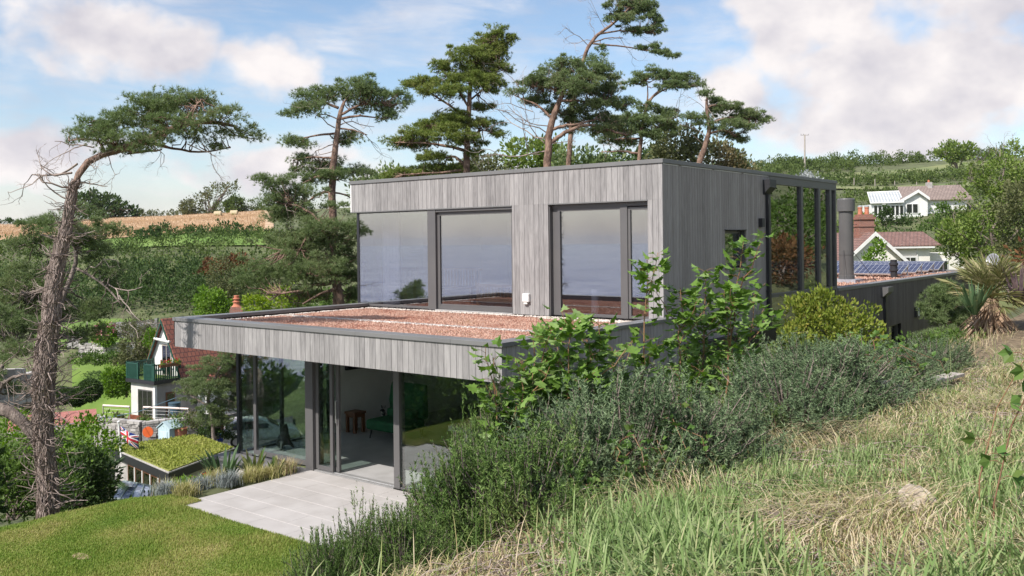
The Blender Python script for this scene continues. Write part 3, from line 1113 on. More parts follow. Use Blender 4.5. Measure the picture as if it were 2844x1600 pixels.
def build_house():
    H = thing('timber_house', 'flat-roofed two-storey house clad in weathered grey boards with large windows', 'house', (-4.2, 4, 0))

    def part(name, mb, mat, parent=H, bevel=0, label=None, **kw):
        o = mb.build(name, mat, parent, bevel=bevel, **kw)
        if label:
            o['label'] = label
        return o
    W1, RB, LT = -8.26, 2.70, 2.20      # lower box: left end, top of boards, underside
    GY = 1.05                            # lower glass line
    # --- lower fascia
    mb = MB(); boards_front(mb, 0, W1, 0, LT, RB); part('lower_fascia', mb, M['timber'], label='pale sunlit boarded fascia of the lower roof')
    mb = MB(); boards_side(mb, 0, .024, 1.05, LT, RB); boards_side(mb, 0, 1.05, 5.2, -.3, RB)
    part('side_cladding', mb, M['timber_shade_lift'])
    mb = MB(); boards_front(mb, GY, -1.0, -.03, 0, LT - .02); part('pier_cladding', mb, M['timber_shade_lift'])
    mb = MB()
    mb.box(W1 + .004, -.03, .024, 4.9, LT + .015, RB - .06)           # roof deck and soffit
    mb.box(W1, W1 + .022, .0, 8.0, LT, RB)
    part('roof_deck', mb, M['black'])
    mb = MB()
    mb.box(-1.0, -.05, GY + .024, GY + .2, -.1, LT)
    mb.box(-.2, -.024, GY + .2, 9.6, -.3, LT + .01)
    part('wall_core', mb, M['black'])
    # --- lower roof coping
    mb = MB()
    def seg(x0, x1, y0, y1):
        mb.box(x0, x1, y0, y1, RB + .001, RB + .066)
    for a, b in ((W1 - .025, -6.0), (-5.997, -3.0), (-2.997, -.95), (-.947, .025)):
        seg(a, b, -.025, .27)
    seg(W1 - .025, W1 + .27, .273, 4.84)
    seg(-.27, .025, .273, 3.0)
    seg(-.27, .025, 3.003, 5.22)
    mb.box(W1 + .27, -.27, .27, .29, RB - .06, RB + .03)
    part('roof_coping', mb, M['cap'], bevel=.004)
    # --- lower glazing
    def pane_front(x0, x1, z0, z1, y, mat, parent):
        mb = MB(); mb.box(x0, x1, y, y + .012, z0, z1)
        return part('pane', mb, mat, parent)
    mb = MB()
    mb.box(-7.76, -7.68, GY, GY + .08, 0.0, LT - .005)
    part('corner_post', mb, M['blackmetal'])
    w = MB(); frame_rect(w, -7.28, -5.56, .03, LT - .02, GY + .055, .085, .06)
    w.box(-7.68, -7.28, GY + .02, GY + .05, .0, .03)
    wo = part('corner_window', w, M['frame'])
    pane_front(-7.67, -7.30, .03, LT - .03, GY + .03, M['glass'], wo)
    pane_front(-7.19, -5.65, .12, LT - .10, GY + .08, M['glass'], wo)
    mb = MB(); mb.box(-5.55, -5.335, GY - .05, GY + .14, 0, LT - .008); part('post', mb, M['frame'], bevel=.004)
    d = MB(); frame_rect(d, -5.33, -4.86, .03, LT - .02, GY + .02, .075, .05)
    do = part('sliding_door', d, M['frame'])
    pane_front(-5.255, -4.935, .105, LT - .10, GY + .035, M['glass'], do)
    d = MB(); frame_rect(d, -5.33, -4.765, .03, LT - .02, GY + .085, .075, .05)
    do = part('sliding_door', d, M['frame'])
    pane_front(-5.255, -4.84, .105, LT - .10, GY + .105, M['glass'], do)
    hb = MB(); hb.tube([[-4.80, GY + .075, .92], [-4.80, GY + .04, .92], [-4.80, GY + .04, 1.32], [-4.80, GY + .075, 1.32]], .009, 8)
    part('handle', hb, M['alloy'], do)
    mb = MB(); mb.box(-3.255, -3.115, GY - .01, GY + .13, 0, LT - .008); part('post', mb, M['frame'], bevel=.004)
    f = MB()
    f.box(-3.11, -1.02, GY, GY + .06, .0, .035); f.box(-3.11, -1.02, GY, GY + .06, LT - .05, LT - .01); f.box(-1.05, -1.0, GY - .004, GY + .07, 0, LT - .01)
    fo = part('fixed_window', f, M['frame'])
    pane_front(-3.11, -1.05, .036, LT - .05, GY + .025, M['glass'], fo)
    t = MB(); t.box(-5.34, -3.25, GY - .03, GY + .16, -.02, .012); t.box(-5.34, -3.25, GY + .05, GY + .06, .0125, .02)
    part('door_threshold', t, M['edge'])
    # left return of the lower glazing
    g = MB(); g.box(-7.73, -7.718, GY + .08, 3.36, .04, LT - .02); part('side_pane', g, M['glass'])
    f = MB(); f.box(-7.76, -7.69, 2.1, 2.16, 0, LT - .01); f.box(-7.76, -7.69, 3.36, 3.44, 0, LT - .01); f.box(-7.76, -7.69, 1.13, 3.36, 0, .04)
    part('side_frame', f, M['frame'])
    # plinth
    mb = MB()
    for a, b in ((-7.95, -7.0), (-6.996, -6.2), (-6.196, -5.40)):
        mb.box(a, b, .60, GY, -.065, 0)
    part('sill_slab', mb, M['sill'], bevel=.006)
    pl = MB()
    z = -1.5
    r = 0
    while z < -.08:
        hgt = rng.uniform(.09, .15)
        x = -7.9
        while x < -5.4:
            l = rng.uniform(.14, .36)
            pl.box(x, min(x + l, -5.4) - .008, .68 + rng.uniform(0, .02), .9, z, min(z + hgt, -.067) - .008)
            x += l
        z += hgt
    part('stone_plinth', pl, M['stone'], bevel=.01)
    pl = MB(); pl.box(-7.88, -5.42, .71, 1.04, -1.6, -.067); part('plinth_core', pl, M['stone_dark'])
    # --- lower rooms
    mb = MB(); mb.box(-7.68, -.2, GY + .16, 8.6, -.04, .008); part('ground_floor', mb, M['floor'])
    mb = MB(); mb.box(-7.76, -7.61, 3.44, 8.6, 0, LT + .01); mb.box(-7.61, -.2, 8.5, 8.65, 0, LT + .01)
    part('inside_wall', mb, M['white'])
    mb = MB(); mb.box(-7.66, -.2, GY + .2, 8.5, LT + .004, LT + .014); part('ceiling', mb, M['white'])
    mb = MB(); mb.box(-7.608, -7.595, 3.45, 8.5, .008, .10); part('skirting', mb, M['whitepaint'])

    # --- upper storey
    UY, UL, UR = 4.84, -8.58, -.16
    Z0, HD, WT = 2.72, 4.916, 5.572
    mb = MB()
    boards_front(mb, UY, UL, UR, HD, WT, .124)
    boards_front(mb, UY, -3.66, -2.735, Z0 - .03, HD - .001, .124)
    boards_front(mb, UY, -.475, UR, Z0 - .03, HD - .001, .124)
    part('upper_cladding', mb, M['timber'], label='pale sunlit boards round the upper windows')
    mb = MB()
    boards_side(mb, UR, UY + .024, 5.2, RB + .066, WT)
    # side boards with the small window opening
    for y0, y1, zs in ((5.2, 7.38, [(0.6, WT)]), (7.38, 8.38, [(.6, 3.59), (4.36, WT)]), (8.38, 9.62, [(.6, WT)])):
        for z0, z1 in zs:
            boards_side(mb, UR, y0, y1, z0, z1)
    part('side_cladding', mb, M['timber_shade_lift'], label='shaded boards on the side wall')
    mb = MB()
    mb.box(UL + .03, UR - .03, UY + .06, UY + .22, HD + .01, WT)           # behind the fascia
    mb.box(-3.64, -2.75, UY + .024, UY + .25, Z0 - .05, HD + .01)
    mb.box(-.46, UR - .024, UY + .024, UY + .25, Z0 - .05, HD + .01)
    mb.box(UR - .2, UR - .024, UY + .25, 7.38, Z0 - .3, WT)
    mb.box(UR - .2, UR - .024, 8.38, 9.62, Z0 - .3, WT)
    mb.box(UR - .2, UR - .024, 7.38, 8.38, Z0 - .3, 3.59)
    mb.box(UR - .2, UR - .024, 7.38, 8.38, 4.36, WT)
    mb.box(UR - .2, UR - .03, 5.3, 9.62, -.3, 2.7)
    part('wall_core', mb, M['black'])
    mb = MB()
    mb.box(UL, UR, UY + .03, 13.84, WT - .02, WT - .01)
    mb.box(UL, UL + .03, UY, 13.84, HD, WT)
    mb.box(UL + .2, UR - .2, UY + .23, 13.8, 5.05, 5.10)
    part('roof_deck', mb, M['white'])
    mb = MB()
    for a, b in ((UL - .022, -6.3), (-6.297, -3.6), (-3.597, -3.3), (-3.297, -1.9), (-1.897, UR + .022)):
        mb.box(a, b, UY - .022, UY + .25, WT + .001, WT + .078)
    mb.box(UR - .25, UR + .022, UY + .253, 9.0, WT + .001, WT + .078)
    mb.box(UR - .25, UR + .022, 9.003, 13.9, WT + .001, WT + .078)
    mb.box(UL - .022, UL + .25, UY + .253, 13.9, WT + .001, WT + .078)
    mb.box(UL + .253, UR - .253, 13.65, 13.9, WT + .001, WT + .078)
    part('roof_coping', mb, M['cap'], bevel=.004, label='grey metal coping round the upper roof')
    # drip line under the fascia
    mb = MB(); mb.box(UL, -3.655, UY - .012, UY + .05, HD - .022, HD - .002); mb.box(-2.74, -.47, UY - .012, UY + .05, HD - .022, HD - .002)
    part('drip_trim', mb, M['cap'])
    # window one: corner glass, post, sliding panel
    f = MB()
    f.box(-8.36, -6.07, UY + .03, UY + .07, Z0 - .02, Z0 + .035)
    f.box(-8.36, -6.07, UY + .03, UY + .09, HD - .05, HD - .024)
    f.box(-6.07, -5.83, UY + .01, UY + .2, Z0 - .03, HD - .024)
    wo = part('corner_window', f, M['frame'], bevel=.003)
    pane_front(-8.35, -6.07, Z0 + .035, HD - .05, UY + .04, M['glass_up'], wo)
    f = MB(); f.box(-8.40, -8.33, UY + .028, UY + .10, Z0 - .02, HD - .024); part('corner_post', f, M['blackmetal'], wo)
    f = MB(); frame_rect(f, -5.83, -3.665, Z0 - .01, HD - .08, UY + .075, .075, .06); f.box(-5.83, -3.665, UY + .02, UY + .2, HD - .08, HD - .024)
    f.box(-5.75, -3.74, UY + .074, UY + .13, Z0 + .065, Z0 + .10)
    so_ = part('sliding_window', f, M['frame'], bevel=.003)
    pane_front(-5.755, -3.74, Z0 + .10, HD - .155, UY + .10, M['glass_up'], so_)
    t = MB(); t.box(-5.83, -3.66, UY - .02, UY + .07, Z0 - .05, Z0 - .015); part('sill', t, M['edge'], so_)
    # window two
    f = MB()
    f.box(-2.735, -2.715, UY + .024, UY + .22, Z0 - .03, HD - .024)
    f.box(-2.715, -.475, UY + .10, UY + .2, HD - .10, HD - .024)
    frame_rect(f, -2.58, -1.05, Z0 - .02, HD - .10, UY + .10, .055, .06)
    f.box(-1.12, -.965, UY + .085, UY + .18, Z0 - .02, HD - .10)
    f.box(-2.715, -2.58, UY + .12, UY + .2, Z0 - .02, HD - .1)
    frame_rect(f, -.965, -.475, Z0 - .02, HD - .12, UY + .11, .055, .06)
    w2 = part('bathroom_window', f, M['frame'], bevel=.003)
    pane_front(-2.525, -1.12, Z0 + .035, HD - .155, UY + .13, M['glass_up'], w2)
    pane_front(-.91, -.53, Z0 + .035, HD - .175, UY + .135, M['glass_up'], w2)
    # left return upstairs
    g = MB(); g.box(-8.385, -8.373, UY + .10, 7.6, Z0 + .02, HD - .03); part('side_pane', g, M['glass_up'])
    f = MB(); f.box(-8.40, -8.34, 6.2, 6.28, Z0, HD); f.box(-8.40, -8.34, 7.6, 7.7, Z0, HD); f.box(-8.42, -8.34, UY + .1, 7.6, Z0 - .03, Z0 + .02)
    part('side_frame', f, M['frame'])
    # rooms upstairs
    mb = MB(); mb.box(-8.40, UR - .2, UY + .21, 9.6, Z0 - .06, Z0 - .035); part('upper_floor', mb, M['rug'])
    mb = MB()
    mb.box(-8.42, -8.25, 7.7, 9.6, Z0 - .3, 5.05)
    mb.box(-8.25, -7.3, 9.2, 9.4, Z0 - .03, 5.05); mb.box(-6.3, UR - .2, 9.2, 9.4, Z0 - .03, 5.05)
    mb.box(-7.3, -6.3, 9.2, 9.4, 4.75, 5.05)
    mb.box(-3.2, -3.08, UY + .26, 9.2, Z0 - .03, 5.05)
    part('inside_wall', mb, M['white'])
    cu = MB()
    xs = np.linspace(-7.95, -7.35, 40)
    ys = UY + .42 + .05 * np.sin(xs * 60)
    V = np.vstack([np.stack([xs, ys, np.full(40, Z0)], -1), np.stack([xs, ys, np.full(40, 4.85)], -1)])
    cu.add(V, np.array([[i, i + 1, 41 + i, 40 + i] for i in range(39)]))
    part('curtain', cu, M['whitecloth'])
    # small side window
    f = MB()
    def fr_side(y0, y1, z0, z1, x, w=.05):
        f.box(x - .06, x, y0, y0 + w, z0, z1); f.box(x - .06, x, y1 - w, y1, z0, z1)
        f.box(x - .06, x, y0 + w, y1 - w, z0, z0 + w); f.box(x - .06, x, y0 + w, y1 - w, z1 - w, z1)
    fr_side(7.40, 8.36, 3.61, 4.34, UR - .12)
    f.box(UR - .1, UR + .03, 7.36, 8.40, 3.565, 3.59); f.box(UR - .1, UR + .02, 7.36, 8.40, 4.36, 4.375)
    f.box(UR - .12, UR - .023, 7.38, 7.40, 3.59, 4.36); f.box(UR - .12, UR - .023, 8.36, 8.38, 3.59, 4.36)
    sw = part('side_window', f, M['frame'])
    g = MB(); g.box(UR - .16, UR - .15, 7.45, 8.31, 3.66, 4.29); part('pane', g, M['glass'], sw)
    # wall lamp, hopper and downpipe, socket
    l = MB(); l.box(UR, UR + .09, 9.02, 9.16, 4.43, 4.62); part('wall_light', l, M['blackmetal'], bevel=.006)
    dpipe = MB(); dpipe.box(UR + .002, UR + .075, 9.40, 9.50, .9, 5.15)
    dp = part('downpipe', dpipe, M['blackmetal'])
    h = MB(); h.slab([[UR + .001, 9.27, 5.47], [UR + .16, 9.27, 5.47], [UR + .16, 9.27, 5.30], [UR + .001, 9.27, 5.14]], (0, .36, 0)); part('hopper', h, M['blackmetal'], dp)
    for z in (1.9, 3.0, 4.2):
        b = MB(); b.box(UR + .001, UR + .085, 9.385, 9.515, z, z + .05); part('bracket', b, M['blackmetal'], dp)
    sk = MB(); sk.box(-3.36, -3.20, UY - .075, UY, 2.95, 3.12); sk.box(-3.34, -3.25, UY - .06, UY, 2.90, 2.95)
    part('outdoor_socket', sk, M['whitepaint'], bevel=.012)
    # --- tall glazed bay on the side
    f = MB()
    f.box(UR - .10, UR + .004, 9.62, 13.86, 5.40, WT)
    f.box(UR - .10, UR + .004, 9.62, 9.68, .6, 5.40)
    for y in (11.45, 12.58, 13.36):
        f.box(UR - .10, UR + .012, y, y + .13, .6, 5.40)
    f.box(UR - .10, UR + .004, 13.76, 13.86, 2.5, 5.40)
    f.box(UR - .10, UR + .008, 9.68, 11.45, 2.86, 2.94); f.box(UR - .10, UR + .008, 11.58, 12.58, 2.86, 2.94); f.box(UR - .10, UR + .008, 12.71, 13.36, 2.86, 2.94); f.box(UR - .10, UR + .008, 13.49, 13.76, 2.86, 2.94)
    bay = part('stair_window', f, M['frame'], label='tall glazed bay split by dark mullions')
    for a, b in ((9.68, 11.45), (11.58, 12.58), (12.71, 13.36), (13.49, 13.76)):
        g = MB(); g.box(UR - .055, UR - .043, a, b, 2.94, 5.40); part('pane', g, M['glass_stair'], bay)
        g = MB(); g.box(UR - .055, UR - .043, a, b, .6, 2.86); part('pane', g, M['glass_stair'], bay)
    # back and left walls of the upper storey
    mb = MB()
    mb.box(UL, UR - .1, 13.70, 13.84, 4.2, WT - .02)
    mb.box(UL, UL + .2, 7.7, 13.84, 2.5, HD + .01)
    mb.box(UL + .2, -4.5, 13.70, 13.84, 2.5, 4.2)
    part('back_wall', mb, M['timber_rear'])
    g = MB(); g.box(-4.5, UR - .1, 13.76, 13.772, 2.9, 4.2); part('back_pane', g, M['glass_stair'])
    mb = MB(); mb.box(-8.3, UR - .2, 9.4, 9.45, 0, 5.1); mb.box(-8.3, UR - .1, 9.5, 13.8, .55, .6); part('stairwell_wall', mb, M['floor'])

    # --- rear wing
    RX, RE, RT = -.16, 29.2, 2.80
    mb = MB()
    def rear(y0, y1, z0, z1):
        boards_side(mb, RX, y0, y1, z0, z1, .122)
    rear(13.9, 18.2, .0, RT); rear(18.2, 19.45, 1.56, RT); rear(19.45, RE, .0, RT); rear(18.2, 19.45, 0.0, .55)
    part('rear_cladding', mb, M['timber_rear'], label='dark boards of the low rear wing')
    mb = MB()
    mb.box(-8.4, RX - .024, 13.86, 18.18, -.3, RT - .12); mb.box(-8.4, RX - .024, 19.47, RE, -.3, RT - .12)
    mb.box(-8.4, RX - .024, 18.18, 19.47, -.3, .54); mb.box(-8.4, RX - .024, 18.18, 19.47, 1.57, RT - .12); mb.box(-8.4, RX - .4, 18.18, 19.47, .54, 1.57)
    part('rear_core', mb, M['black'])
    mb = MB()
    for a, b in ((13.9, 17.0), (17.003, 20), (20.003, 23), (23.003, 26), (26.003, RE + .02)):
        mb.box(RX - .28, RX + .022, a, b, RT + .001, RT + .085)
    mb.box(-8.42, RX - .283, RE - .28, RE + .02, RT + .001, RT + .085)
    mb.box(-8.42, -8.14, 13.9, RE - .283, RT + .001, RT + .085)
    part('rear_coping', mb, M['cap'], bevel=.004)
    mb = MB(); mb.box(-8.14, RX - .28, 13.9, RE - .28, RT - .115, RT - .02); part('rear_roof_bed', mb, M['sedum'])
    hp = MB(); hp.box(RX + .002, RX + .075, 17.68, 17.80, 0, 2.52)
    dp = part('downpipe', hp, M['blackmetal'])
    h = MB(); h.slab([[RX + .001, 17.5, 2.74], [RX + .2, 17.5, 2.74], [RX + .2, 17.5, 2.60], [RX + .001, 17.5, 2.42]], (0, .5, 0)); part('hopper', h, M['frame'], dp)
    l = MB(); l.box(RX + .001, RX + .08, 20.85, 21.15, 1.64, 1.95); wl = part('wall_light', l, M['blackmetal'], bevel=.006)
    l = MB(); l.box(RX + .08, RX + .083, 21.0, 21.12, 1.67, 1.92); part('lens', l, M['whitecloth'], wl)
    l = MB(); l.box(RX + .001, RX + .05, 21.6, 21.8, 2.26, 2.42); part('vent', l, M['blackmetal'], bevel=.005)
    l = MB(); l.box(RX + .001, RX + .1, 27.2, 27.9, 2.55, 2.70); part('vent', l, M['blackmetal'], bevel=.005)
    f = MB(); f.box(RX - .2, RX - .1, 18.22, 19.43, .56, .62); f.box(RX - .2, RX - .1, 18.22, 19.43, 1.5, 1.555); f.box(RX - .2, RX - .1, 18.22, 18.28, .62, 1.5); f.box(RX - .2, RX - .1, 19.37, 19.43, .62, 1.5)
    rw = part('side_window', f, M['frame'])
    g = MB(); g.box(RX - .16, RX - .15, 18.28, 19.37, .62, 1.5); part('pane', g, M['glass'], rw)
    # flue with its base plate, guy wires and cowl
    fx, fy = -1.62, 18.9
    fl = MB(); fl.lathe((fx, fy, RT), [(.24, 0), (.24, .22), (.215, .23), (.215, 2.2)], 24)
    fo = part('flue', fl, M['flue'], smooth=False)
    c = MB(); c.lathe((fx, fy, RT), [(.265, 2.2), (.265, 2.56), (.24, 2.6)], 24); part('cowl', c, M['flue'], fo)
    c = MB(); c.lathe((fx, fy, RT), [(.225, .85), (.225, .9)], 24); part('band', c, M['flue'], fo)
    c = MB(); c.box(fx - .4, fx + .4, fy - .4, fy + .4, RT - .02, RT + .10); part('base_plate', c, M['lead'], fo)
    c = MB(); c.tube([[fx + .2, fy - .1, RT + 1.0], [fx + .9, fy + .1, RT]], .008, 5); c.tube([[fx, fy - .22, RT + 1.0], [fx + .1, fy - .5, RT + .1]], .006, 5); part('guy_wire', c, M['blackmetal'], fo)
    p = MB(); p.lathe((-1.25, 22.5, RT), [(.11, -.1), (.11, .22), (.145, .24), (.145, .30), (.12, .32), (.12, .42), (.145, .44), (.145, .50), (.11, .53), (.11, .62)], 18)
    part('vent_pipe', p, M['blackmetal'])
    return H


def build_roof_planting():
    # bed of the lower roof
    mb = MB()
    mb.box(-8.0, -.26, .28, 4.83, 2.60, 2.655)
    o = mb.build('roof_bed', M['sedum'])
    tag(o, 'shallow planted bed inside the coping of the lower roof', 'roof bed', kind='structure')
    def rnd(n, x0, x1, y0, y1, z):
        return np.stack([rng.uniform(x0, x1, n), rng.uniform(y0, y1, n), np.full(n, z)], -1)
    n = 80000
    P = rnd(n, -7.95, -.45, .45, 4.6, 2.655)
    D = rand_dirs(n) + np.array([0, 0, .9])
    D /= np.linalg.norm(D, axis=1)[:, None]
    mb = MB()
    leaves(mb, P, D, rng.uniform(.011, .033, n))
    o = mb.build('sedum_mat', M['sedumbits'])
    tag(o, 'red and tan sedum carpet on the lower flat roof', 'sedum', kind='stuff')
    # pebbles: border strips and the strip along the steel edging
    ico_v = np.array([[0, 0, 1], [.9, 0, .1], [.28, .85, .1], [-.72, .53, .1], [-.72, -.53, .1], [.28, -.85, .1], [0, 0, -.7]]) * np.array([1, 1, .7])
    ico_f = np.array([[0, 1, 2], [0, 2, 3], [0, 3, 4], [0, 4, 5], [0, 5, 1], [6, 2, 1], [6, 3, 2], [6, 4, 3], [6, 5, 4], [6, 1, 5]])
    Q = [rnd(1500, -2.75, -.3, 4.42, 4.80, 2.67), rnd(1100, -.62, -.28, .35, 4.4, 2.668), rnd(700, -2.2, -.3, .30, .52, 2.668), rnd(900, -7.9, -.4, 2.20, 2.42, 2.664), rnd(900, -7.9, -2.75, 4.66, 4.82, 2.668), rnd(500, -7.95, -7.8, .35, 4.6, 2.667)]
    P = np.vstack(Q)
    D = rand_dirs(len(P)) * .35 + UP
    D /= np.linalg.norm(D, axis=1)[:, None]
    mb = MB()
    put(mb, ico_v, ico_f, P, D, rng.uniform(.012, .032, len(P)))
    o = mb.build('roof_pebbles', M['pebble'], smooth=True)
    tag(o, 'pale pebbles bordering the sedum roof and its windows', 'pebbles', kind='stuff')
    mb = MB()
    mb.box(-7.95, -.4, 2.296, 2.304, 2.62, 2.685)
    o = mb.build('roof_edging', M['edge'])
    tag(o, 'thin steel edging strip running across the red sedum roof', 'edging')
    n = 26000
    P = rnd(n, -8.0, -.5, 14.0, 28.8, 2.79)
    D = rand_dirs(n) + np.array([0, 0, .9])
    D /= np.linalg.norm(D, axis=1)[:, None]
    mb = MB()
    leaves(mb, P, D, rng.uniform(.03, .075, n))
    o = mb.build('sedum_mat', M['sedumbits'])
    tag(o, 'red sedum carpet round the solar panels on the rear roof', 'sedum', kind='stuff')


def build_roof_things():
    # solar panels: four rows tilted towards the sun
    Zr = 2.79
    proto = None
    til = R(17)
    ct, st = math.cos(til), math.sin(til)
    rows = [(23.0, 'row nearest the black vent pipe'), (24.75, 'second row'), (26.4, 'third row'), (27.85, 'last row by the roof end')]
    places = ['at the right end of the {}', 'second from right in the {}', 'third from right in the {}', 'at the left end of the {}']
    for i, (y, rn) in enumerate(rows):
        for k in range(4):
            lab = 'blue solar panel ' + places[k].format(rn)
            loc = (-1.15 - k * 1.64 - .81, y, Zr)
            if proto is None:
                root = thing('solar_panel', lab, 'solar panel', (0, 0, 0), 'solar panels on the rear roof')
                fr = (np.array([0, 0, .10]), np.array([1., 0, 0]), np.array([0, ct, st]))
                up = np.array([0, -st, ct])
                mb = MB()
                q = [[-.81, 0], [.81, 0], [.81, 1.0], [-.81, 1.0]]
                P = [fr[0] + fr[1] * a + fr[2] * b for a, b in q]
                mb.slab(P, up * .04)
                mb.build('frame', M['edge'], root)
                mb = MB()
                mb.poly([fr[0] + fr[1] * a + fr[2] * b + up * .042 for a, b in ((-.785, .025), (.785, .025), (.785, .975), (-.785, .975))])
                mb.build('cells', M['solar'], root, uvs=True)
                for sx in (-.78, .74):
                    mb = MB()
                    mb.box(sx, sx + .04, .90, .94, 0, .10 + .9 * st)
                    mb.slab([[sx, .05, 0], [sx, .93, 0], [sx, .93, .06], [sx, .05, .06]], (.04, 0, 0))
                    mb.box(sx - .04, sx + .08, .80, 1.02, -.02, .05)
                    mb.build('stand', M['whitepaint'], root)
                root.location = loc
                proto = root
            else:
                copy_tree(proto, loc, 0, 1, lab)
    # satellite dish
    c = at(2756, 722, 37.5)
    root = thing('satellite_dish', 'round grey satellite dish above the end of the rear roof', 'satellite dish', c)
    f = np.array([-.25, -.93, .25]); f /= np.linalg.norm(f)
    X = np.cross(f, UP); X /= np.linalg.norm(X)
    Yv = np.cross(X, f)
    mb = MB()
    rr, V = np.linspace(0, .265, 7), []
    na = 28
    for r in rr:
        for a in np.arange(na) / na * 2 * math.pi:
            V.append(c + X * (r * math.cos(a)) + Yv * (r * 1.05 * math.sin(a)) + f * (r * r * .9 - .08))
    idx = np.arange(7 * na).reshape(7, na)
    j = np.roll(idx, -1, 1)
    mb.add(V, np.stack([idx[:-1], j[:-1], j[1:], idx[1:]], -1).reshape(-1, 4))
    o = mb.build('reflector', M['greytrim'], root, smooth=True)
    md = o.modifiers.new('thick', 'SOLIDIFY'); md.thickness = .012
    mb = MB(); mb.tube([c - Yv * .27, c - Yv * .26 + f * .2, c + f * .36 - Yv * .16], .012, 6); mb.build('arm', M['greytrim'], root)
    mb = MB(); mb.tube([c + f * .33 - Yv * .16, c + f * .42 - Yv * .14], .035, 10); mb.build('receiver', M['whitepaint'], root)
    mb = MB(); mb.tube([c - f * .08, c - f * .3, c - f * .3 - UP * 1.6], .025, 8); mb.build('bracket', M['blackmetal'], root)


# ---------------------------------------------------------------- things in the rooms
def build_interior():
    # wooden stool
    s = thing('side_table', 'small square dark wooden stool against the white wall', 'stool', (-7.30, 3.78, .008))
    mb = MB(); mb.box(-7.47, -7.13, 3.61, 3.95, .42, .47); mb.build('seat', M['wood_dark'], s, bevel=.006)
    mb = MB()
    mb.box(-7.43, -7.17, 3.64, 3.665, .35, .42); mb.box(-7.43, -7.17, 3.895, 3.92, .35, .42); mb.box(-7.44, -7.415, 3.66, 3.9, .35, .42); mb.box(-7.185, -7.16, 3.66, 3.9, .35, .42)
    mb.build('apron', M['wood_dark'], s)
    for x in (-7.45, -7.21):
        for y in (3.63, 3.87):
            mb = MB(); mb.box(x, x + .06, y, y + .06, .009, .42); mb.build('leg', M['wood_dark'], s)
    # green chair
    c = thing('green_chair', 'dark green velvet chair with a tall curved back', 'armchair', (-6.2, 3.95, .008))
    mb = MB(); mb.box(-6.62, -5.6, 3.45, 4.25, .20, .42); mb.build('seat', M['green_velvet'], c, bevel=.06)
    mb = MB()
    pr = [(4.18, .40), (4.14, .75), (4.20, 1.05), (4.24, 1.14), (4.33, 1.13), (4.34, .8), (4.36, .40)]
    mb.slab([[-6.62, y, z] for y, z in pr], (1.02, 0, 0)); mb.build('backrest', M['green_velvet'], c, bevel=.04)
    mb = MB(); mb.box(-6.5, -5.72, 3.95, 4.16, .42, .60); mb.build('cushion', M['green_velvet'], c, bevel=.05)
    for x, y in ((-6.52, 3.55), (-5.7, 3.55), (-6.52, 4.2), (-5.7, 4.2)):
        mb = MB(); mb.tube([[x, y, .22], [x + (.04 if x > -6 else -.04), y - .02, .009]], [.024, .014], 8); mb.build('leg', M['blackmetal'], c)
    # television
    t = thing('television', 'black wall-mounted television high on the white wall', 'television', (-7.55, 4.6, 1.75))
    mb = MB(); mb.box(-7.60, -7.53, 3.75, 5.35, 1.35, 2.12); mb.build('housing', M['blackmetal'], t, bevel=.006)
    mb = MB(); mb.box(-7.529, -7.526, 3.77, 5.33, 1.37, 2.10); mb.build('screen', pmat('dark_screen', (.008, .008, .009), None, 2, .25), t)
    # sculpture of bulbs on a wire stand
    p = np.array([-7.05, 2.72, .009])
    f = thing('bulb_stand', 'tall wire stand holding a cluster of white egg-shaped bulbs', 'floor lamp', p)
    mb = MB(); mb.lathe(p, [(.16, 0), (.16, .012), (.02, .02)], 20); mb.build('base', M['blackmetal'], f)
    mb = MB()
    for a in np.arange(5) / 5 * 6.283:
        mb.tube([p + [.12 * math.cos(a), .12 * math.sin(a), .015], p + [.02 * math.cos(a), .02 * math.sin(a), .9], p + [.03 * math.cos(a), .03 * math.sin(a), 1.12], p + [.19 * math.cos(a), .19 * math.sin(a), 1.25]], .006, 5)
    for a0 in np.linspace(0, math.pi, 5)[:-1]:
        mb.tube([p + [.19 * math.cos(a0 + k), .19 * math.sin(a0 + k), 1.25] for k in np.linspace(0, math.pi / 4 * 1.02, 5)], .005, 5)
        mb.tube([p + [.19 * math.cos(a0 + 3.1416 + k), .19 * math.sin(a0 + 3.1416 + k), 1.25] for k in np.linspace(0, math.pi / 4 * 1.02, 5)], .005, 5)
    mb.build('stand', M['blackmetal'], f)
    egg = [(.004, -.062), (.03, -.052), (.046, -.02), (.046, .01), (.034, .042), (.014, .064), (.002, .07)]
    for k in range(13):
        a = k * 2.4
        r = .035 + .045 * math.sqrt(k) * .95
        mb = MB(); mb.lathe(p + [r * math.cos(a), r * math.sin(a), 1.31 + .10 * (1 - r / .2) + .05 * (k % 3)], egg, 12)
        mb.build('bulb', M['whitepaint'], f, smooth=True)
    # small dog figure
    p = np.array([-7.32, 4.75, .009])
    f = thing('dog_figure', 'small black and white seated dog ornament by the skirting', 'ornament', p)
    skin_figure('body', f, [((0, 0, .08), .085), ((0, -.06, .2), .075), ((0, -.11, .30), .055), ((.0, -.13, .36), .05), ((0, -.20, .355), .03)],
                [((0, -.06, .2), (0.05, -.14, .1), (.05, -.16, .015), .025), ((0, -.06, .2), (-.05, -.14, .1), (-.05, -.16, .015), .025), ((0, 0, .08), (.09, -.08, .03), (.09, -.14, .015), .03), ((0, 0, .08), (-.09, -.08, .03), (-.09, -.14, .015), .03), ((0, 0, .08), (.06, .1, .03), (.12, .14, .015), .014)],
                p, pmat('spotted_glaze', (.03, .03, .03), (.75, .74, .72), 7, .4, lo=.47, hi=.53))
    mb = MB()
    for s_ in (-1, 1):
        mb.slab([p + [s_ * .03, -.10, .39], p + [s_ * .055, -.12, .40], p + [s_ * .065, -.11, .46]], (0, .015, 0))
    mb.build('ear', M['blackmetal'], f)
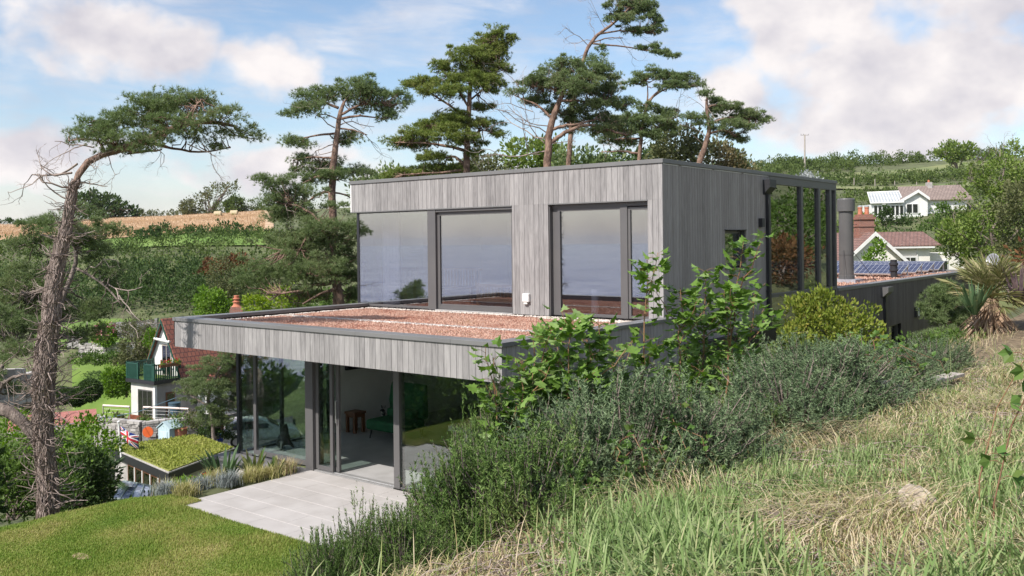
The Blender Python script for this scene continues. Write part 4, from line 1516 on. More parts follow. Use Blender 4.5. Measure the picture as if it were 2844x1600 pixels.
    # bronze sea-lion like sculpture by the corner window
    p = np.array([-7.25, 1.75, .009])
    f = thing('bronze_sculpture', 'dark bronze animal sculpture stretching up behind the corner glass', 'sculpture', p)
    skin_figure('body', f, [((-.28, .1, .05), .03), ((-.1, .05, .10), .10), ((.08, 0, .22), .11), ((.17, -.03, .38), .075), ((.2, -.05, .5), .05), ((.26, -.08, .54), .025)],
                [((.08, 0, .22), (.16, .12, .1), (.2, .16, .02), .03), ((.08, 0, .22), (.16, -.12, .1), (.2, -.16, .02), .03)], p, M['blackmetal'])
    # kitchen island
    f = thing('kitchen_island', 'white kitchen island with a pale stone worktop', 'kitchen island', (-2.2, 3.2, .008))
    mb = MB(); mb.box(-3.06, -1.3, 2.56, 3.5, .009, .72); mb.build('cabinet', M['whitepaint'], f, bevel=.004)
    mb = MB(); mb.box(-3.34, -1.2, 2.5, 3.6, .72, .82); mb.build('worktop', M['patio'], f, bevel=.006)
    # upstairs: bed, bath, cylinder lamp
    Z = 2.686
    b = thing('bed', 'oak bed with a slatted footboard behind the sliding window', 'bed', (-4.6, 6.6, Z))
    for x in (-5.42, -3.56):
        mb = MB(); mb.box(x, x + .08, 5.72, 5.80, Z, Z + .56); mb.build('leg', M['wood'], b, bevel=.006)
    mb = MB()
    mb.box(-5.34, -3.56, 5.73, 5.79, Z + .47, Z + .545); mb.box(-5.34, -3.56, 5.735, 5.785, Z + .14, Z + .25)
    for x in np.arange(-5.27, -3.6, .092):
        mb.box(x, x + .045, 5.745, 5.775, Z + .25, Z + .47)
    mb.build('footboard', M['wood'], b)
    mb = MB(); mb.box(-5.38, -3.52, 5.80, 7.75, Z + .2, Z + .42); mb.build('mattress', M['bed'], b, bevel=.05)
    mb = MB(); mb.box(-5.42, -3.48, 7.76, 7.84, Z, Z + 1.0); mb.build('headboard', M['wood'], b, bevel=.006)
    c = np.array([-7.55, 7.0, Z])
    b = thing('rocking_bench', 'oak slatted bench at the back of the bedroom', 'bench', c)
    mb = MB(); mb.box(-7.9, -6.6, 6.9, 7.3, Z + .35, Z + .40); mb.build('seat', M['wood'], b)
    mb = MB()
    for x in np.arange(-7.9, -6.62, .1):
        mb.box(x, x + .045, 7.27, 7.30, Z + .40, Z + .78)
    mb.box(-7.9, -6.6, 7.26, 7.31, Z + .78, Z + .84)
    mb.build('backrest', M['wood'], b)
    for x in (-7.9, -6.66):
        for y in (6.9, 7.24):
            mb = MB(); mb.box(x, x + .06, y, y + .06, Z, Z + .35); mb.build('leg', M['wood'], b)
    c = np.array([-1.05, 5.75, Z])
    b = thing('bath_tub', 'white freestanding bath behind the narrow bathroom pane', 'bath', c)
    mb = MB()
    prof = [(.40, 0), (.43, .02), (.56, .58), (.58, .60), (.55, .60), (.42, .15), (.02, .12)]
    mb.lathe((0, 0, 0), prof, 28)
    V = mb.V[0]; V[:, 1] *= 1.5; V += c + [.1, .25, 0]
    mb.build('tub', M['whitepaint'], b, smooth=True)
    mb = MB(); mb.tube([c + [-.35, .7, 0], c + [-.35, .7, .95], c + [-.28, .55, 1.0], c + [-.22, .42, .93]], .016, 8); mb.build('tap', M['alloy'], b)
    c = np.array([-2.08, 5.5, Z])
    b = thing('cylinder_lamp', 'white upright cylinder standing inside the bathroom window', 'lamp', c)
    mb = MB(); mb.lathe(c, [(.085, 0), (.085, .03)], 20); mb.build('base', M['alloy'], b)
    mb = MB(); mb.lathe(c, [(.08, .03), (.08, .50), (.07, .51)], 20); mb.build('shade', M['whitecloth'], b)


def skin_figure(name, parent, spine, limbs, p, mat):
    """one continuous skinned body: spine joints and limbs with radii"""
    verts, edges, rad = [], [], []
    for i, (v, r) in enumerate(spine):
        verts.append(np.array(v) + p); rad.append(r)
        if i:
            edges.append((i - 1, i))
    for a, m, e, r in limbs:
        k = min(range(len(spine)), key=lambda q: sum((np.array(spine[q][0]) - np.array(a)) ** 2))
        n = len(verts)
        verts += [np.array(m) + p, np.array(e) + p]; rad += [r, r * .8]
        edges += [(k, n), (n, n + 1)]
    o0 = ORG[parent.name]
    me = bpy.data.meshes.new(name)
    me.from_pydata([tuple(v - o0) for v in verts], edges, [])
    o = bpy.data.objects.new(name, me)
    COL.objects.link(o)
    o.parent = parent
    sk = o.modifiers.new('skin', 'SKIN')
    for i, sv in enumerate(me.skin_vertices[0].data):
        sv.radius = (rad[i], rad[i])
        sv.use_root = (i == 0)
    ss = o.modifiers.new('sub', 'SUBSURF'); ss.levels = ss.render_levels = 2
    me.materials.append(mat)
    return o


# ================================================================ PINES
TUFT = [tuft_template(13, 1.0, .10, 1.15, s) for s in range(3)]
TUFTC = [tuft_template(9, 1.0, .16, 1.2, s + 5) for s in range(3)]


def pine(name, label, d, trunk, pads, limbs=(), dead=(), needle='needle', tuft=0.088, dens=.62, bark='bark', group='wind-bent pines round the house', depth_k=.8, coarse=False, ground_base=True, wind=(.5, 0), cat='pine tree', twr=.011, trunk_mat=None, extra=None, crad=.20):
    """pine standing d metres into the view. trunk: (px, py, half width in px[, extra depth m]); pads: (px, py, rx, ry, extra depth) foliage masses.
    Everything is converted to metres at the tree's own distance and given its own depth."""
    k = d / FPX

    def w(px, py, dd=0.0):
        return at(px, py, d + dd)
    T = np.array([w(p[0], p[1], p[3] if len(p) > 3 else 0) for p in trunk])
    rad = np.array([p[2] * k * (.82 if d > 23 else 1) for p in trunk])
    if ground_base:
        g = hz(T[0][0], T[0][1])
        if T[0][2] > g - .1:
            T = np.vstack([[T[0][0], T[0][1], g - .15], T])
            rad = np.concatenate([[rad[0] * 1.15], rad])
    root = thing(name, label, cat, T[0] + np.array([0, 0, .1]), group)
    # smooth the trunk line
    tt = np.concatenate([[0], np.cumsum(np.linalg.norm(np.diff(T, axis=0), axis=1))])
    s = np.linspace(0, tt[-1], max(12, int(tt[-1] / .28)))
    Ts = np.stack([np.interp(s, tt, T[:, i]) for i in range(3)], -1)
    for _ in range(2):
        Ts[1:-1] = .25 * Ts[:-2] + .5 * Ts[1:-1] + .25 * Ts[2:]
    rs = np.interp(s, tt, rad)
    Ts[1:-1] += rng.normal(size=(len(s) - 2, 3)) * rs[1:-1, None] * .10
    mb = MB()
    mb.tube(Ts, rs, 12)
    tr = mb.build('trunk', trunk_mat or M[bark], root, smooth=True)
    lim = MB()
    anchors = [Ts[len(Ts) // 3:]]
    for L in limbs:
        P = np.array([w(q[0], q[1], q[3] if len(q) > 3 else 0) for q in L])
        r = np.array([q[2] * k * .72 for q in L])
        t0 = np.linspace(0, 1, len(P))
        t1 = np.linspace(0, 1, max(8, 3 * len(P)))
        Q = np.stack([np.interp(t1, t0, P[:, i]) for i in range(3)], -1)
        Q[1:-1] = .25 * Q[:-2] + .5 * Q[1:-1] + .25 * Q[2:]
        Q[1:-1] += rng.normal(size=(len(Q) - 2, 3)) * r.mean() * .25
        lim.tube(Q, np.interp(t1, t0, r), 7)
        anchors.append(Q[2:])
    A = np.vstack(anchors)
    P_all, D_all = [], []
    for pd in pads:
        c = w(pd[0], pd[1], pd[4] if len(pd) > 4 else 0)
        rx, rz = pd[2] * k, pd[3] * k
        ry = (rx + rz) * .5 * depth_k
        vol = (rx * ry * rz) ** (2 / 3)
        nc = max(6, int(vol * 9.5 * dens / crad ** 2))
        dirs = rand_dirs(nc)
        rr = rng.random(nc) ** .42 * np.where(rng.random(nc) < .28, rng.uniform(1.0, 1.5, nc), 1.0)
        q = dirs * rr[:, None]
        # fewer clumps on the underside
        low = (q[:, 2] < -.25) & (rng.random(nc) < .55)
        q = q[~low]
        C = c + RR * (q[:, 0] * rx)[:, None] + VV * (q[:, 1] * ry)[:, None] + UP * (q[:, 2] * rz)[:, None]
        # twig from the nearest wood to each clump
        dist = np.linalg.norm(A[None] - C[:, None], axis=2)
        for i, cc in enumerate(C):
            a = A[np.argmin(dist[i] + rng.random(len(A)) * .35)]
            if rng.random() < .75:
                twig_to(lim, a, cc, twr * 1.6, twr * .45, -.10, 5, 4, .05)
        nt = max(6, int(30 * (crad / .2) ** 1.2))
        cr = crad * rng.uniform(.55, 1.3, len(C)) * np.where(np.linalg.norm(q, axis=1) > 1, .6, 1)
        dd = rand_dirs(len(C) * nt)
        rad_ = rng.random(len(C) * nt) ** .5
        off = dd * (np.repeat(cr, nt) * rad_)[:, None] * np.array([1.3, 1.3, .6])
        P_all.append(np.repeat(C, nt, 0) + off)
        out = np.repeat(q, nt, 0)
        D = dd * .8 + UP * .75 + (RR * out[:, 0:1] + VV * out[:, 1:2] + UP * out[:, 2:3]) * .5 + RR * wind[0] * .6
        D_all.append(D / np.linalg.norm(D, axis=1)[:, None])
    if P_all:
        P, D = np.vstack(P_all), np.vstack(D_all)
        fo = MB()
        tm = TUFTC if coarse else TUFT
        pick = rng.integers(0, 3, len(P))
        for j in range(3):
            m = pick == j
            put(fo, tm[j][0], tm[j][1], P[m], D[m], tuft * rng.uniform(.7, 1.25, m.sum()))
        fo.build('foliage', M[needle], root)
    if lim.n:
        lim.build('branches', M[bark], root, smooth=True)
    if dead:
        db = MB()
        for (px, py, dx, dy, L, r) in dead:
            a = w(px, py)
            dv = RR * dx - UP * dy + VV * rng.uniform(-.5, .5)
            dead_branch(db, a, dv / np.linalg.norm(dv), L, r, 3)
        db.build('dead_branches', M['twig'], root)
    if extra:
        extra(root, Ts, rs)
    return root


def ivy_on_trunk(root, Ts, rs):
    """dead ivy: stems winding up the trunk and curling out of it"""
    n = len(Ts)
    mb = MB()
    top = int(n * .67)
    for k in range(1050):
        i0 = rng.integers(0, max(2, top - 5))
        ln = rng.integers(4, 10)
        a = rng.uniform(0, 2 * math.pi)
        da = rng.normal() * .42
        w_ = rng.uniform(.95, 1.25)
        pts = []
        for i in range(i0, min(i0 + ln, top)):
            for h in (0, .5):
                a += da * .5 + rng.normal() * .30
                j = min(i + 1, n - 1)
                c = Ts[i] * (1 - h) + Ts[j] * h
                r = rs[i] * (w_ + rng.normal() * .07)
                pts.append(c + RR * math.cos(a) * r + VV * math.sin(a) * r + UP * rng.normal() * .035)
        if len(pts) > 3:
            mb.tube(np.array(pts), rng.uniform(.004, .0125), 4, cap=False)
    # curls sticking out
    for k in range(620):
        i = rng.integers(3, top)
        a = rng.uniform(0, 2 * math.pi)
        o = RR * math.cos(a) + VV * math.sin(a)
        bulge = 1.0 + .9 * math.exp(-((i / n - .22) / .16) ** 2)
        p = Ts[i] + o * rs[i] * .9
        d = o * 1.0 + UP * rng.uniform(-.9, .35) + rng.normal(size=3) * .25
        L = rng.uniform(.10, .42) * bulge
        pts = [p]
        for j in range(5):
            d = d + rng.normal(size=3) * .32 + UP * .10
            d /= np.linalg.norm(d)
            pts.append(pts[-1] + d * L / 5)
        mb.tube(np.array(pts), np.linspace(.0105, .0045, 6) * rng.uniform(.6, 1.15), 3, cap=False)
        if rng.random() < .5:
            q = pts[3]
            d2 = d + rng.normal(size=3) * .8
            d2 /= np.linalg.norm(d2)
            mb.tube(np.array([q, q + d2 * L * .25, q + d2 * L * .45 + UP * .03]), .0045, 3, cap=False)
    mb.build('dead_ivy', M['vine'], root)


def build_pines():
    # ---- the bent, ivy-covered pine in front
    pine('bent_pine', 'tall bent pine with ivy-covered trunk leaning over the lawn edge', 16.0,
         [(132, 1432, 23), (130, 1330, 21), (122, 1230, 20), (120, 1130, 22), (126, 1050, 23), (132, 960, 21), (140, 870, 19), (152, 780, 16), (168, 700, 14), (184, 630, 11), (196, 560, 9.5), (206, 500, 9), (216, 458, 9.5), (238, 443, 9.5, .1), (290, 425, 9, .2), (345, 412, 12, .2), (405, 395, 11), (460, 362, 10, -.2), (520, 335, 8, -.2), (590, 330, 6, 0), (650, 350, 4, .2)],
         [(285, 375, 60, 36, -.1), (330, 345, 70, 42, .2), (390, 305, 75, 40, -.2), (450, 300, 80, 45, .1), (520, 290, 75, 42, 0), (575, 290, 65, 34, .2), (610, 330, 60, 38, -.2), (655, 365, 50, 20, 0), (700, 383, 30, 12, .1), (560, 365, 70, 26, .4), (370, 390, 70, 30, -.4), (330, 415, 60, 22, .4), (430, 370, 70, 36, .5), (250, 345, 36, 22, 0), (215, 375, 34, 18, .2), (600, 400, 50, 14, .3), (480, 345, 80, 36, -.5)],
         [[(345, 412, 8), (300, 395, 5), (230, 385, 3), (190, 390, 2)], [(290, 425, 8), (270, 380, 5), (255, 340, 3)], [(405, 395, 7), (470, 410, 5, .4), (560, 425, 4, .5), (640, 410, 2, .4)], [(460, 362, 7), (440, 320, 5, .3), (430, 285, 3, .3)], [(520, 335, 6), (540, 300, 4, -.3), (560, 275, 2, -.3)], [(345, 412, 8), (380, 425, 5, .3), (450, 415, 3, .4)]],
         [(215, 455, -1, .25, 1.0, .022), (200, 480, -1, .1, .8, .02), (205, 520, -.9, .5, .9, .018), (190, 555, -1, -.15, .7, .016), (212, 505, 1, -.05, .55, .014), (240, 400, -1, -.25, .7, .012), (260, 410, -1, -.1, .7, .012), (300, 430, .4, .6, .4, .01), (250, 455, .6, .7, .5, .01), (420, 400, .6, .5, .7, .01), (520, 400, .8, .4, .7, .01), (180, 640, 1, .1, .5, .012), (400, 340, .3, .3, .5, .01), (480, 350, .3, .2, .5, .01), (330, 410, -.5, .5, .6, .01), (560, 400, .9, .25, .6, .01)],
         tuft=0.080, dens=.66, bark='bark', group=None, trunk_mat=M['ivytrunk'], extra=ivy_on_trunk, crad=.155, twr=.009)
    # ---- the tree whose big limb leaves the picture at the left edge
    pine('leaning_pine', 'pine with a bare grey limb reaching up from the left behind the ivy trunk', 18.5,
         [(-75, 1330, 26), (-60, 1200, 24), (-20, 1110, 20), (40, 1150, 16), (88, 1190, 14), (104, 1235, 10)],
         [(-60, 1050, 80, 60, 0), (30, 1075, 40, 26, .4), (60, 930, 70, 50, 1.5), (10, 900, 70, 60, 1.2), (50, 980, 60, 40, 1.0)], [[(-20, 1110, 14), (10, 1060, 9), (60, 1040, 5)], [(-20, 1110, 12, .3), (0, 1020, 8, .8), (40, 950, 5, 1.2)]],
         [(20, 1130, .3, -.8, .7, .014), (60, 1020, .8, -.2, .7, .012), (10, 1010, .5, -.4, .8, .012)], tuft=.10, bark='bark_grey', group=None)
    # ---- dark pine with drooping boughs standing down the slope behind the ivy trunk
    pine('drooping_pine', 'dark pine with a drooping bough spreading behind the ivy-covered trunk', 22.0,
         [(126, 1240, 9), (126, 1050, 9), (146, 910, 8), (182, 805, 7), (210, 745, 6), (220, 695, 5), (196, 645, 4), (160, 620, 3)],
         [(120, 625, 75, 40, 0), (190, 640, 75, 42, -.4), (245, 680, 62, 50, .3), (290, 735, 45, 55, .2), (315, 790, 22, 30, .4), (230, 590, 52, 30, .5), (80, 680, 55, 30, 0), (60, 800, 90, 60, .4), (40, 870, 80, 50, .2), (150, 870, 100, 60, .8), (260, 860, 60, 40, .5), (90, 760, 70, 46, .5), (220, 940, 70, 40, .8), (300, 640, 30, 18, .6)],
         [[(210, 745, 6), (250, 765, 5), (300, 800, 4), (340, 850, 3)], [(182, 805, 5), (120, 800, 4), (60, 820, 3)], [(225, 690, 6), (150, 660, 4), (80, 680, 2)]],
         [(300, 790, .9, .5, 1.0, .02), (330, 820, .9, .7, .9, .018), (350, 860, .6, .9, .8, .014), (320, 800, .4, 1, .9, .014), (250, 740, .8, .2, .8, .016), (100, 690, -1, .2, .7, .012), (360, 900, .8, .6, .6, .01)],
         tuft=0.101, dens=.62, bark='bark_grey', group=None, crad=.24)
    # ---- pines behind the house
    g = 'wind-bent pines behind the house'
    pine('scots_pine', 'tall orange-barked pine with a flat crown left of the upper storey', 27,
         [(935, 700, 15), (926, 640, 14), (922, 560, 13), (922, 500, 12), (928, 440, 11), (936, 380, 9), (942, 330, 8), (940, 300, 7), (955, 285, 5)],
         [(880, 265, 55, 26, 0), (940, 262, 70, 30, .3), (1000, 245, 66, 32, -.3), (1050, 262, 62, 28, 0), (1100, 275, 46, 26, .4), (1040, 300, 60, 24, .6), (840, 300, 38, 18, 0), (806, 320, 20, 10, 0), (860, 300, 46, 20, -.5), (1065, 330, 44, 18, .2), (820, 385, 34, 26, 0), (840, 405, 24, 16, 0), (985, 380, 40, 18, .2), (960, 395, 24, 14, .3), (860, 470, 50, 20, .3), (960, 480, 55, 24, .6), (1000, 480, 30, 14, .6), (830, 440, 30, 12, .2), (905, 455, 40, 20, .5), (900, 485, 60, 18, -.3), (880, 500, 40, 16, .4)],
         [[(938, 370, 5), (890, 375, 4), (830, 385, 2)], [(928, 440, 5), (870, 435, 3), (815, 445, 2)], [(942, 320, 6), (1000, 290, 4), (1060, 285, 2)], [(940, 300, 6), (890, 280, 4), (840, 300, 2)], [(936, 355, 4), (980, 360, 3), (1020, 375, 2)], [(922, 495, 6), (880, 490, 5), (840, 510, 3)], [(922, 530, 6), (880, 540, 5), (855, 560, 3)], [(924, 535, 4), (960, 540, 3), (985, 560, 2)], [(938, 330, 6), (1000, 320, 4), (1060, 330, 2)]],
         [(930, 355, -.8, -.4, 1.2, .02), (936, 330, -.9, -.3, 1.1, .02), (930, 400, -1, .2, 1.0, .018), (940, 350, .9, .1, 1.1, .018), (935, 390, .8, .2, .7, .014), (925, 470, -.9, -.2, 1.1, .018), (925, 440, -1, .25, 1.3, .018), (940, 320, .9, .2, 1.6, .016), (925, 500, .7, .3, .8, .014), (925, 420, -.8, .5, 1.0, .014)],
         tuft=0.110, dens=.62, group=g, crad=.22, twr=.012)
    pine('spreading_pine', 'low bushy pine with pale curved limbs beside the corner window', 25.5,
         [(945, 850, 17), (940, 800, 16), (930, 765, 13), (918, 735, 8), (905, 700, 5)],
         [(800, 520, 60, 30, 0), (760, 545, 46, 24, .2), (740, 500, 22, 12, 0), (850, 545, 60, 34, .4), (820, 590, 70, 40, .2), (900, 640, 70, 36, -.3), (960, 640, 50, 40, .1), (870, 690, 90, 50, 0), (960, 700, 60, 50, .5), (800, 680, 80, 40, .3), (760, 750, 80, 40, .1), (820, 760, 90, 46, -.3), (720, 780, 60, 34, 0), (900, 750, 70, 40, -.6), (960, 770, 40, 50, .8), (860, 820, 60, 34, .8), (980, 820, 30, 40, .9), (700, 740, 40, 26, .3), (930, 590, 40, 24, .3), (760, 600, 50, 26, .5)],
         [[(935, 785, 9), (880, 790, 7, -.3), (830, 810, 5, -.5), (780, 815, 3, -.5)], [(932, 770, 8), (890, 765, 6, -.4), (850, 760, 4, -.5)], [(925, 650, 7, .2), (880, 640, 6), (850, 660, 5, -.2), (830, 700, 3, -.2)], [(930, 765, 8), (925, 690, 6), (880, 600, 5), (810, 560, 3)], [(940, 800, 8), (890, 815, 5, -.5), (840, 845, 3, -.7)], [(918, 735, 6), (860, 700, 4), (800, 690, 2)]],
         [(880, 790, -.8, .2, 1.1, .018), (850, 810, -.9, .4, 1.0, .016), (900, 770, -1, .1, .8, .016), (860, 660, -.6, .6, .7, .014), (800, 560, -.3, .9, .8, .012), (850, 840, -.9, .4, .8, .012)],
         tuft=0.104, dens=.62, group=g, crad=.23, twr=.012)
    pine('scots_pine', 'tall bright green pine leaning right, with crown in separate tiers', 40,
         [(1295, 520, 14), (1296, 470, 12), (1296, 420, 11), (1300, 350, 9), (1304, 280, 8), (1306, 220, 6), (1320, 160, 4), (1350, 110, 3)],
         [(1380, 95, 34, 22, 0), (1420, 110, 20, 9, 0), (1345, 120, 50, 28, .5), (1390, 135, 30, 26, 0), (1300, 150, 60, 28, -.5), (1360, 165, 60, 34, .6), (1240, 182, 50, 18, 0), (1290, 215, 90, 36, 0), (1350, 205, 50, 34, 1), (1390, 190, 28, 26, 0), (1190, 235, 56, 20, 0), (1140, 235, 34, 13, .3), (1230, 255, 70, 24, -1), (1330, 225, 50, 28, -.8), (1375, 240, 20, 34, 0), (1340, 300, 34, 20, .5), (1250, 330, 66, 22, 0), (1200, 350, 60, 24, .5), (1280, 345, 60, 26, -.5), (1350, 350, 46, 22, .5), (1380, 375, 26, 14, 0), (1150, 375, 50, 22, 0), (1100, 392, 40, 16, .5), (1240, 380, 80, 22, -1), (1300, 400, 40, 18, 1), (1180, 400, 60, 16, 1), (1210, 440, 50, 20, 0), (1140, 480, 70, 22, 1), (1090, 490, 34, 16, .5), (1320, 430, 20, 16, 0), (1250, 470, 70, 20, .5)],
         [[(1300, 330, 5), (1230, 280, 4), (1160, 240, 2)], [(1303, 300, 5), (1260, 230, 4), (1220, 190, 2)], [(1296, 420, 7), (1220, 400, 5), (1110, 395, 2)], [(1304, 280, 4), (1350, 240, 3), (1380, 180, 2)], [(1298, 380, 5), (1340, 360, 3), (1390, 375, 2)], [(1293, 460, 7), (1265, 435, 5), (1220, 440, 3)], [(1300, 350, 5), (1260, 340, 4), (1200, 350, 2)], [(1296, 470, 6), (1230, 480, 4), (1120, 485, 2)]],
         [(1306, 440, .6, .8, 1.5, .02), (1340, 260, .7, -.5, 1.6, .016), (1260, 290, -.8, .3, 2, .018), (1230, 300, -.6, .2, 1.6, .016)],
         needle='needle_y', tuft=0.140, dens=.55, coarse=True, group=g, crad=.25, twr=.018)
    pine('scots_pine', 'broad dark pine with bare dead boughs on its left side', 36,
         [(1520, 500, 14), (1520, 430, 13), (1524, 370, 12), (1534, 330, 11), (1550, 290, 9), (1566, 250, 7), (1572, 225, 5)],
         [(1520, 225, 60, 34, 0), (1570, 195, 60, 32, .5), (1560, 170, 40, 16, 0), (1640, 190, 60, 36, 0), (1680, 205, 40, 30, -.5), (1600, 230, 80, 30, -.8), (1490, 240, 60, 30, .5), (1440, 255, 30, 12, 0), (1500, 280, 50, 22, .8), (1620, 260, 80, 34, .6), (1690, 250, 40, 40, .8), (1660, 290, 70, 26, 0), (1580, 310, 60, 26, .8), (1730, 290, 36, 20, .8), (1640, 330, 60, 20, .8), (1580, 340, 40, 16, 1), (1700, 345, 60, 18, .5), (1660, 360, 70, 16, .2), (1730, 360, 44, 14, .5)],
         [[(1526, 398, 9), (1560, 375, 8), (1610, 350, 7), (1650, 345, 6), (1690, 360, 5), (1740, 375, 3)], [(1530, 360, 7), (1570, 348, 6), (1610, 345, 4), (1660, 330, 3)], [(1535, 330, 6), (1490, 290, 4), (1440, 270, 2)], [(1566, 250, 6), (1610, 220, 4), (1660, 200, 2)], [(1555, 280, 6), (1620, 280, 4), (1690, 280, 2)], [(1560, 260, 5), (1520, 240, 4), (1480, 240, 2)]],
         [(1515, 420, -1, .1, 2.4, .03), (1515, 385, -1, -.2, 2.2, .028), (1520, 370, -.8, -.5, 2.0, .026), (1515, 400, -.9, -.5, 2.2, .022), (1522, 350, -.9, -.4, 2.2, .022), (1500, 430, -1, -.1, 1.8, .022), (1580, 240, .5, .3, 1.4, .02), (1600, 230, .6, .2, 1.5, .02), (1580, 220, -.4, .2, 1.2, .018), (1530, 400, 1, .05, 1.1, .018), (1440, 240, -.5, -.7, 1.0, .014), (1620, 240, .7, .3, 1.6, .018), (1480, 310, -.8, -.2, 1.6, .018), (1590, 235, .2, .4, 1.3, .016), (1465, 430, -.2, -1, 1.6, .018)],
         tuft=0.120, dens=.55, coarse=True, group=g, crad=.22, twr=.016)
    pine('scots_pine', 'tallest thin pine, its windswept top leaning right against the sky', 50,
         [(1575, 520, 9), (1590, 300, 8), (1612, 190, 7), (1624, 155, 6.5), (1635, 125, 6), (1660, 95, 5.5), (1700, 70, 4.5), (1730, 40, 3.5), (1760, 10, 3), (1790, -15, 2)],
         [(1790, 10, 46, 18, 0), (1760, 30, 60, 22, .5), (1800, 40, 40, 18, 0), (1820, 60, 22, 12, 0), (1740, 55, 46, 16, -.5), (1700, 45, 30, 14, .5), (1790, 85, 48, 14, 0), (1826, 70, 16, 14, 0), (1760, 85, 50, 12, .5), (1670, 135, 16, 9, 0), (1800, 130, 34, 9, 0), (1840, 145, 34, 10, .3), (1865, 155, 18, 6, 0), (1820, 150, 30, 8, 0), (1785, 135, 20, 6, .5), (1690, 20, 14, 9, 0), (1730, 5, 36, 14, 0)],
         [[(1640, 120, 4), (1690, 125, 3.4), (1740, 130, 2.8), (1790, 140, 2), (1850, 150, 1.5)], [(1660, 95, 4), (1720, 85, 3), (1790, 90, 2)], [(1645, 118, 3), (1690, 105, 2.2), (1730, 105, 1.6)]],
         [(1632, 125, -.5, -.8, 1.6, .026), (1628, 140, -.3, .9, 1.2, .02), (1640, 112, -1, -.05, 1.2, .02), (1650, 105, .05, -1, 1.0, .02), (1680, 80, -.4, -.8, 1.8, .018), (1700, 70, .1, -1, 1.8, .016), (1690, 75, -.7, -.5, 1.5, .016), (1720, 100, .9, .2, 1.8, .016), (1720, 60, 1, .15, 1.8, .016), (1625, 150, -.6, .5, 1.3, .016), (1690, 110, 1, .2, 1.6, .014)],
         tuft=0.148, dens=.40, coarse=True, group=g, crad=.22, twr=.018)
    pine('scots_pine', 'middle-sized pine with a flat green top and tiered lower boughs', 46,
         [(1772, 520, 8), (1775, 440, 7), (1780, 390, 6.5), (1786, 330, 5.5), (1800, 280, 5), (1820, 260, 3.5), (1845, 240, 2)],
         [(1810, 195, 22, 10, 0), (1800, 215, 44, 16, 0), (1850, 215, 46, 18, .5), (1900, 220, 40, 17, 0), (1935, 236, 22, 12, 0), (1760, 232, 30, 12, 0), (1870, 240, 56, 10, -.5), (1790, 300, 34, 14, 0), (1840, 310, 40, 14, .4), (1860, 325, 26, 12, 0), (1720, 335, 60, 18, .5), (1790, 335, 60, 20, -.4), (1840, 345, 40, 16, 0), (1860, 362, 30, 10, 0), (1770, 362, 80, 16, .5), (1690, 375, 50, 14, 0), (1720, 395, 50, 14, .5), (1800, 375, 50, 12, -.5)],
         [[(1800, 280, 4), (1840, 250, 3), (1890, 235, 1.5)], [(1798, 285, 3.5), (1800, 240, 2), (1790, 220, 1)], [(1778, 385, 4), (1730, 385, 3), (1690, 390, 1.5)], [(1776, 428, 4.5), (1730, 420, 3), (1670, 422, 2)], [(1782, 370, 4), (1820, 360, 3), (1870, 330, 2)], [(1785, 340, 4), (1740, 330, 3), (1700, 340, 2)]],
         [(1870, 340, .4, -.9, 1.6, .014), (1880, 310, .3, -.9, 1.4, .012), (1780, 400, .8, -.2, 1.4, .016), (1776, 425, -1, .05, 1.8, .018), (1700, 400, -.8, .3, 1.3, .014), (1740, 230, -.3, -.9, 1.2, .012)],
         needle='needle', tuft=0.140, dens=.55, coarse=True, group=g, crad=.23, twr=.017)
    pine('scots_pine', 'smallest leaning pine, right of the others, above the roof corner', 42,
         [(1935, 520, 11), (1945, 440, 10), (1955, 410, 9), (1966, 385, 8), (1972, 350, 7), (1965, 320, 6), (1960, 290, 5), (1965, 265, 3)],
         [(1965, 265, 24, 14, 0), (1985, 280, 24, 14, .3), (1940, 325, 40, 13, 0), (1990, 310, 40, 20, .5), (2030, 300, 40, 16, 0), (2080, 310, 36, 14, 0), (2050, 335, 60, 16, .4), (2110, 325, 36, 14, 0), (2090, 350, 40, 10, -.3), (2135, 335, 20, 9, 0), (2020, 345, 40, 14, -.6), (2040, 375, 36, 16, .5), (2065, 392, 18, 9, 0), (2000, 360, 26, 12, .3), (1960, 345, 34, 9, 0)],
         [[(1972, 370, 5), (2010, 360, 4), (2050, 380, 2)], [(1970, 345, 5), (2020, 325, 4), (2100, 330, 2)], [(1966, 325, 4), (1940, 325, 3), (1915, 330, 1.5)], [(1960, 300, 4), (1990, 290, 3), (2030, 300, 2)]],
         [(1965, 385, -.8, -.5, 1.4, .018), (1960, 410, -.4, -.8, 1.0, .014), (1955, 300, -.8, -.2, 1.0, .014), (1965, 300, .5, .4, 1.2, .014), (1950, 280, -.6, -.6, .9, .012), (1985, 290, .6, .3, 1.2, .014), (1940, 345, -.6, .3, 1.0, .012)],
         tuft=0.130, dens=.55, coarse=True, group=g, crad=.22, twr=.016)
    # pine in front of the balcony house, seen below the projecting roof
    pine('garden_pine', 'grey-green pine half hiding the balcony house below the projecting roof', 49,
         [(592, 1190, 6), (588, 1150, 6), (575, 1110, 6), (590, 1060, 4), (620, 1010, 3)],
         [(610, 1000, 46, 26, 0), (650, 1010, 50, 30, 1), (570, 1030, 46, 28, 0), (530, 1070, 40, 26, .5), (580, 1080, 60, 34, -.5), (640, 1070, 60, 40, .8), (610, 1130, 60, 30, 0), (540, 1110, 34, 22, .3), (660, 1120, 40, 34, 1), (580, 1165, 40, 26, .3), (620, 1170, 36, 24, 0), (500, 1090, 22, 16, 0), (700, 1030, 60, 50, 2), (720, 1110, 60, 50, 2.2), (760, 1040, 60, 60, 3)],
         [[(580, 1130, 4), (550, 1110, 3), (510, 1090, 2)], [(585, 1150, 4), (630, 1140, 3), (680, 1110, 2)]],
         [(560, 1120, -.7, .3, 1.2, .012), (600, 1110, .6, .3, 1.2, .012)], tuft=0.120, dens=.55, coarse=True, group=None, crad=.3, bark='bark_grey')
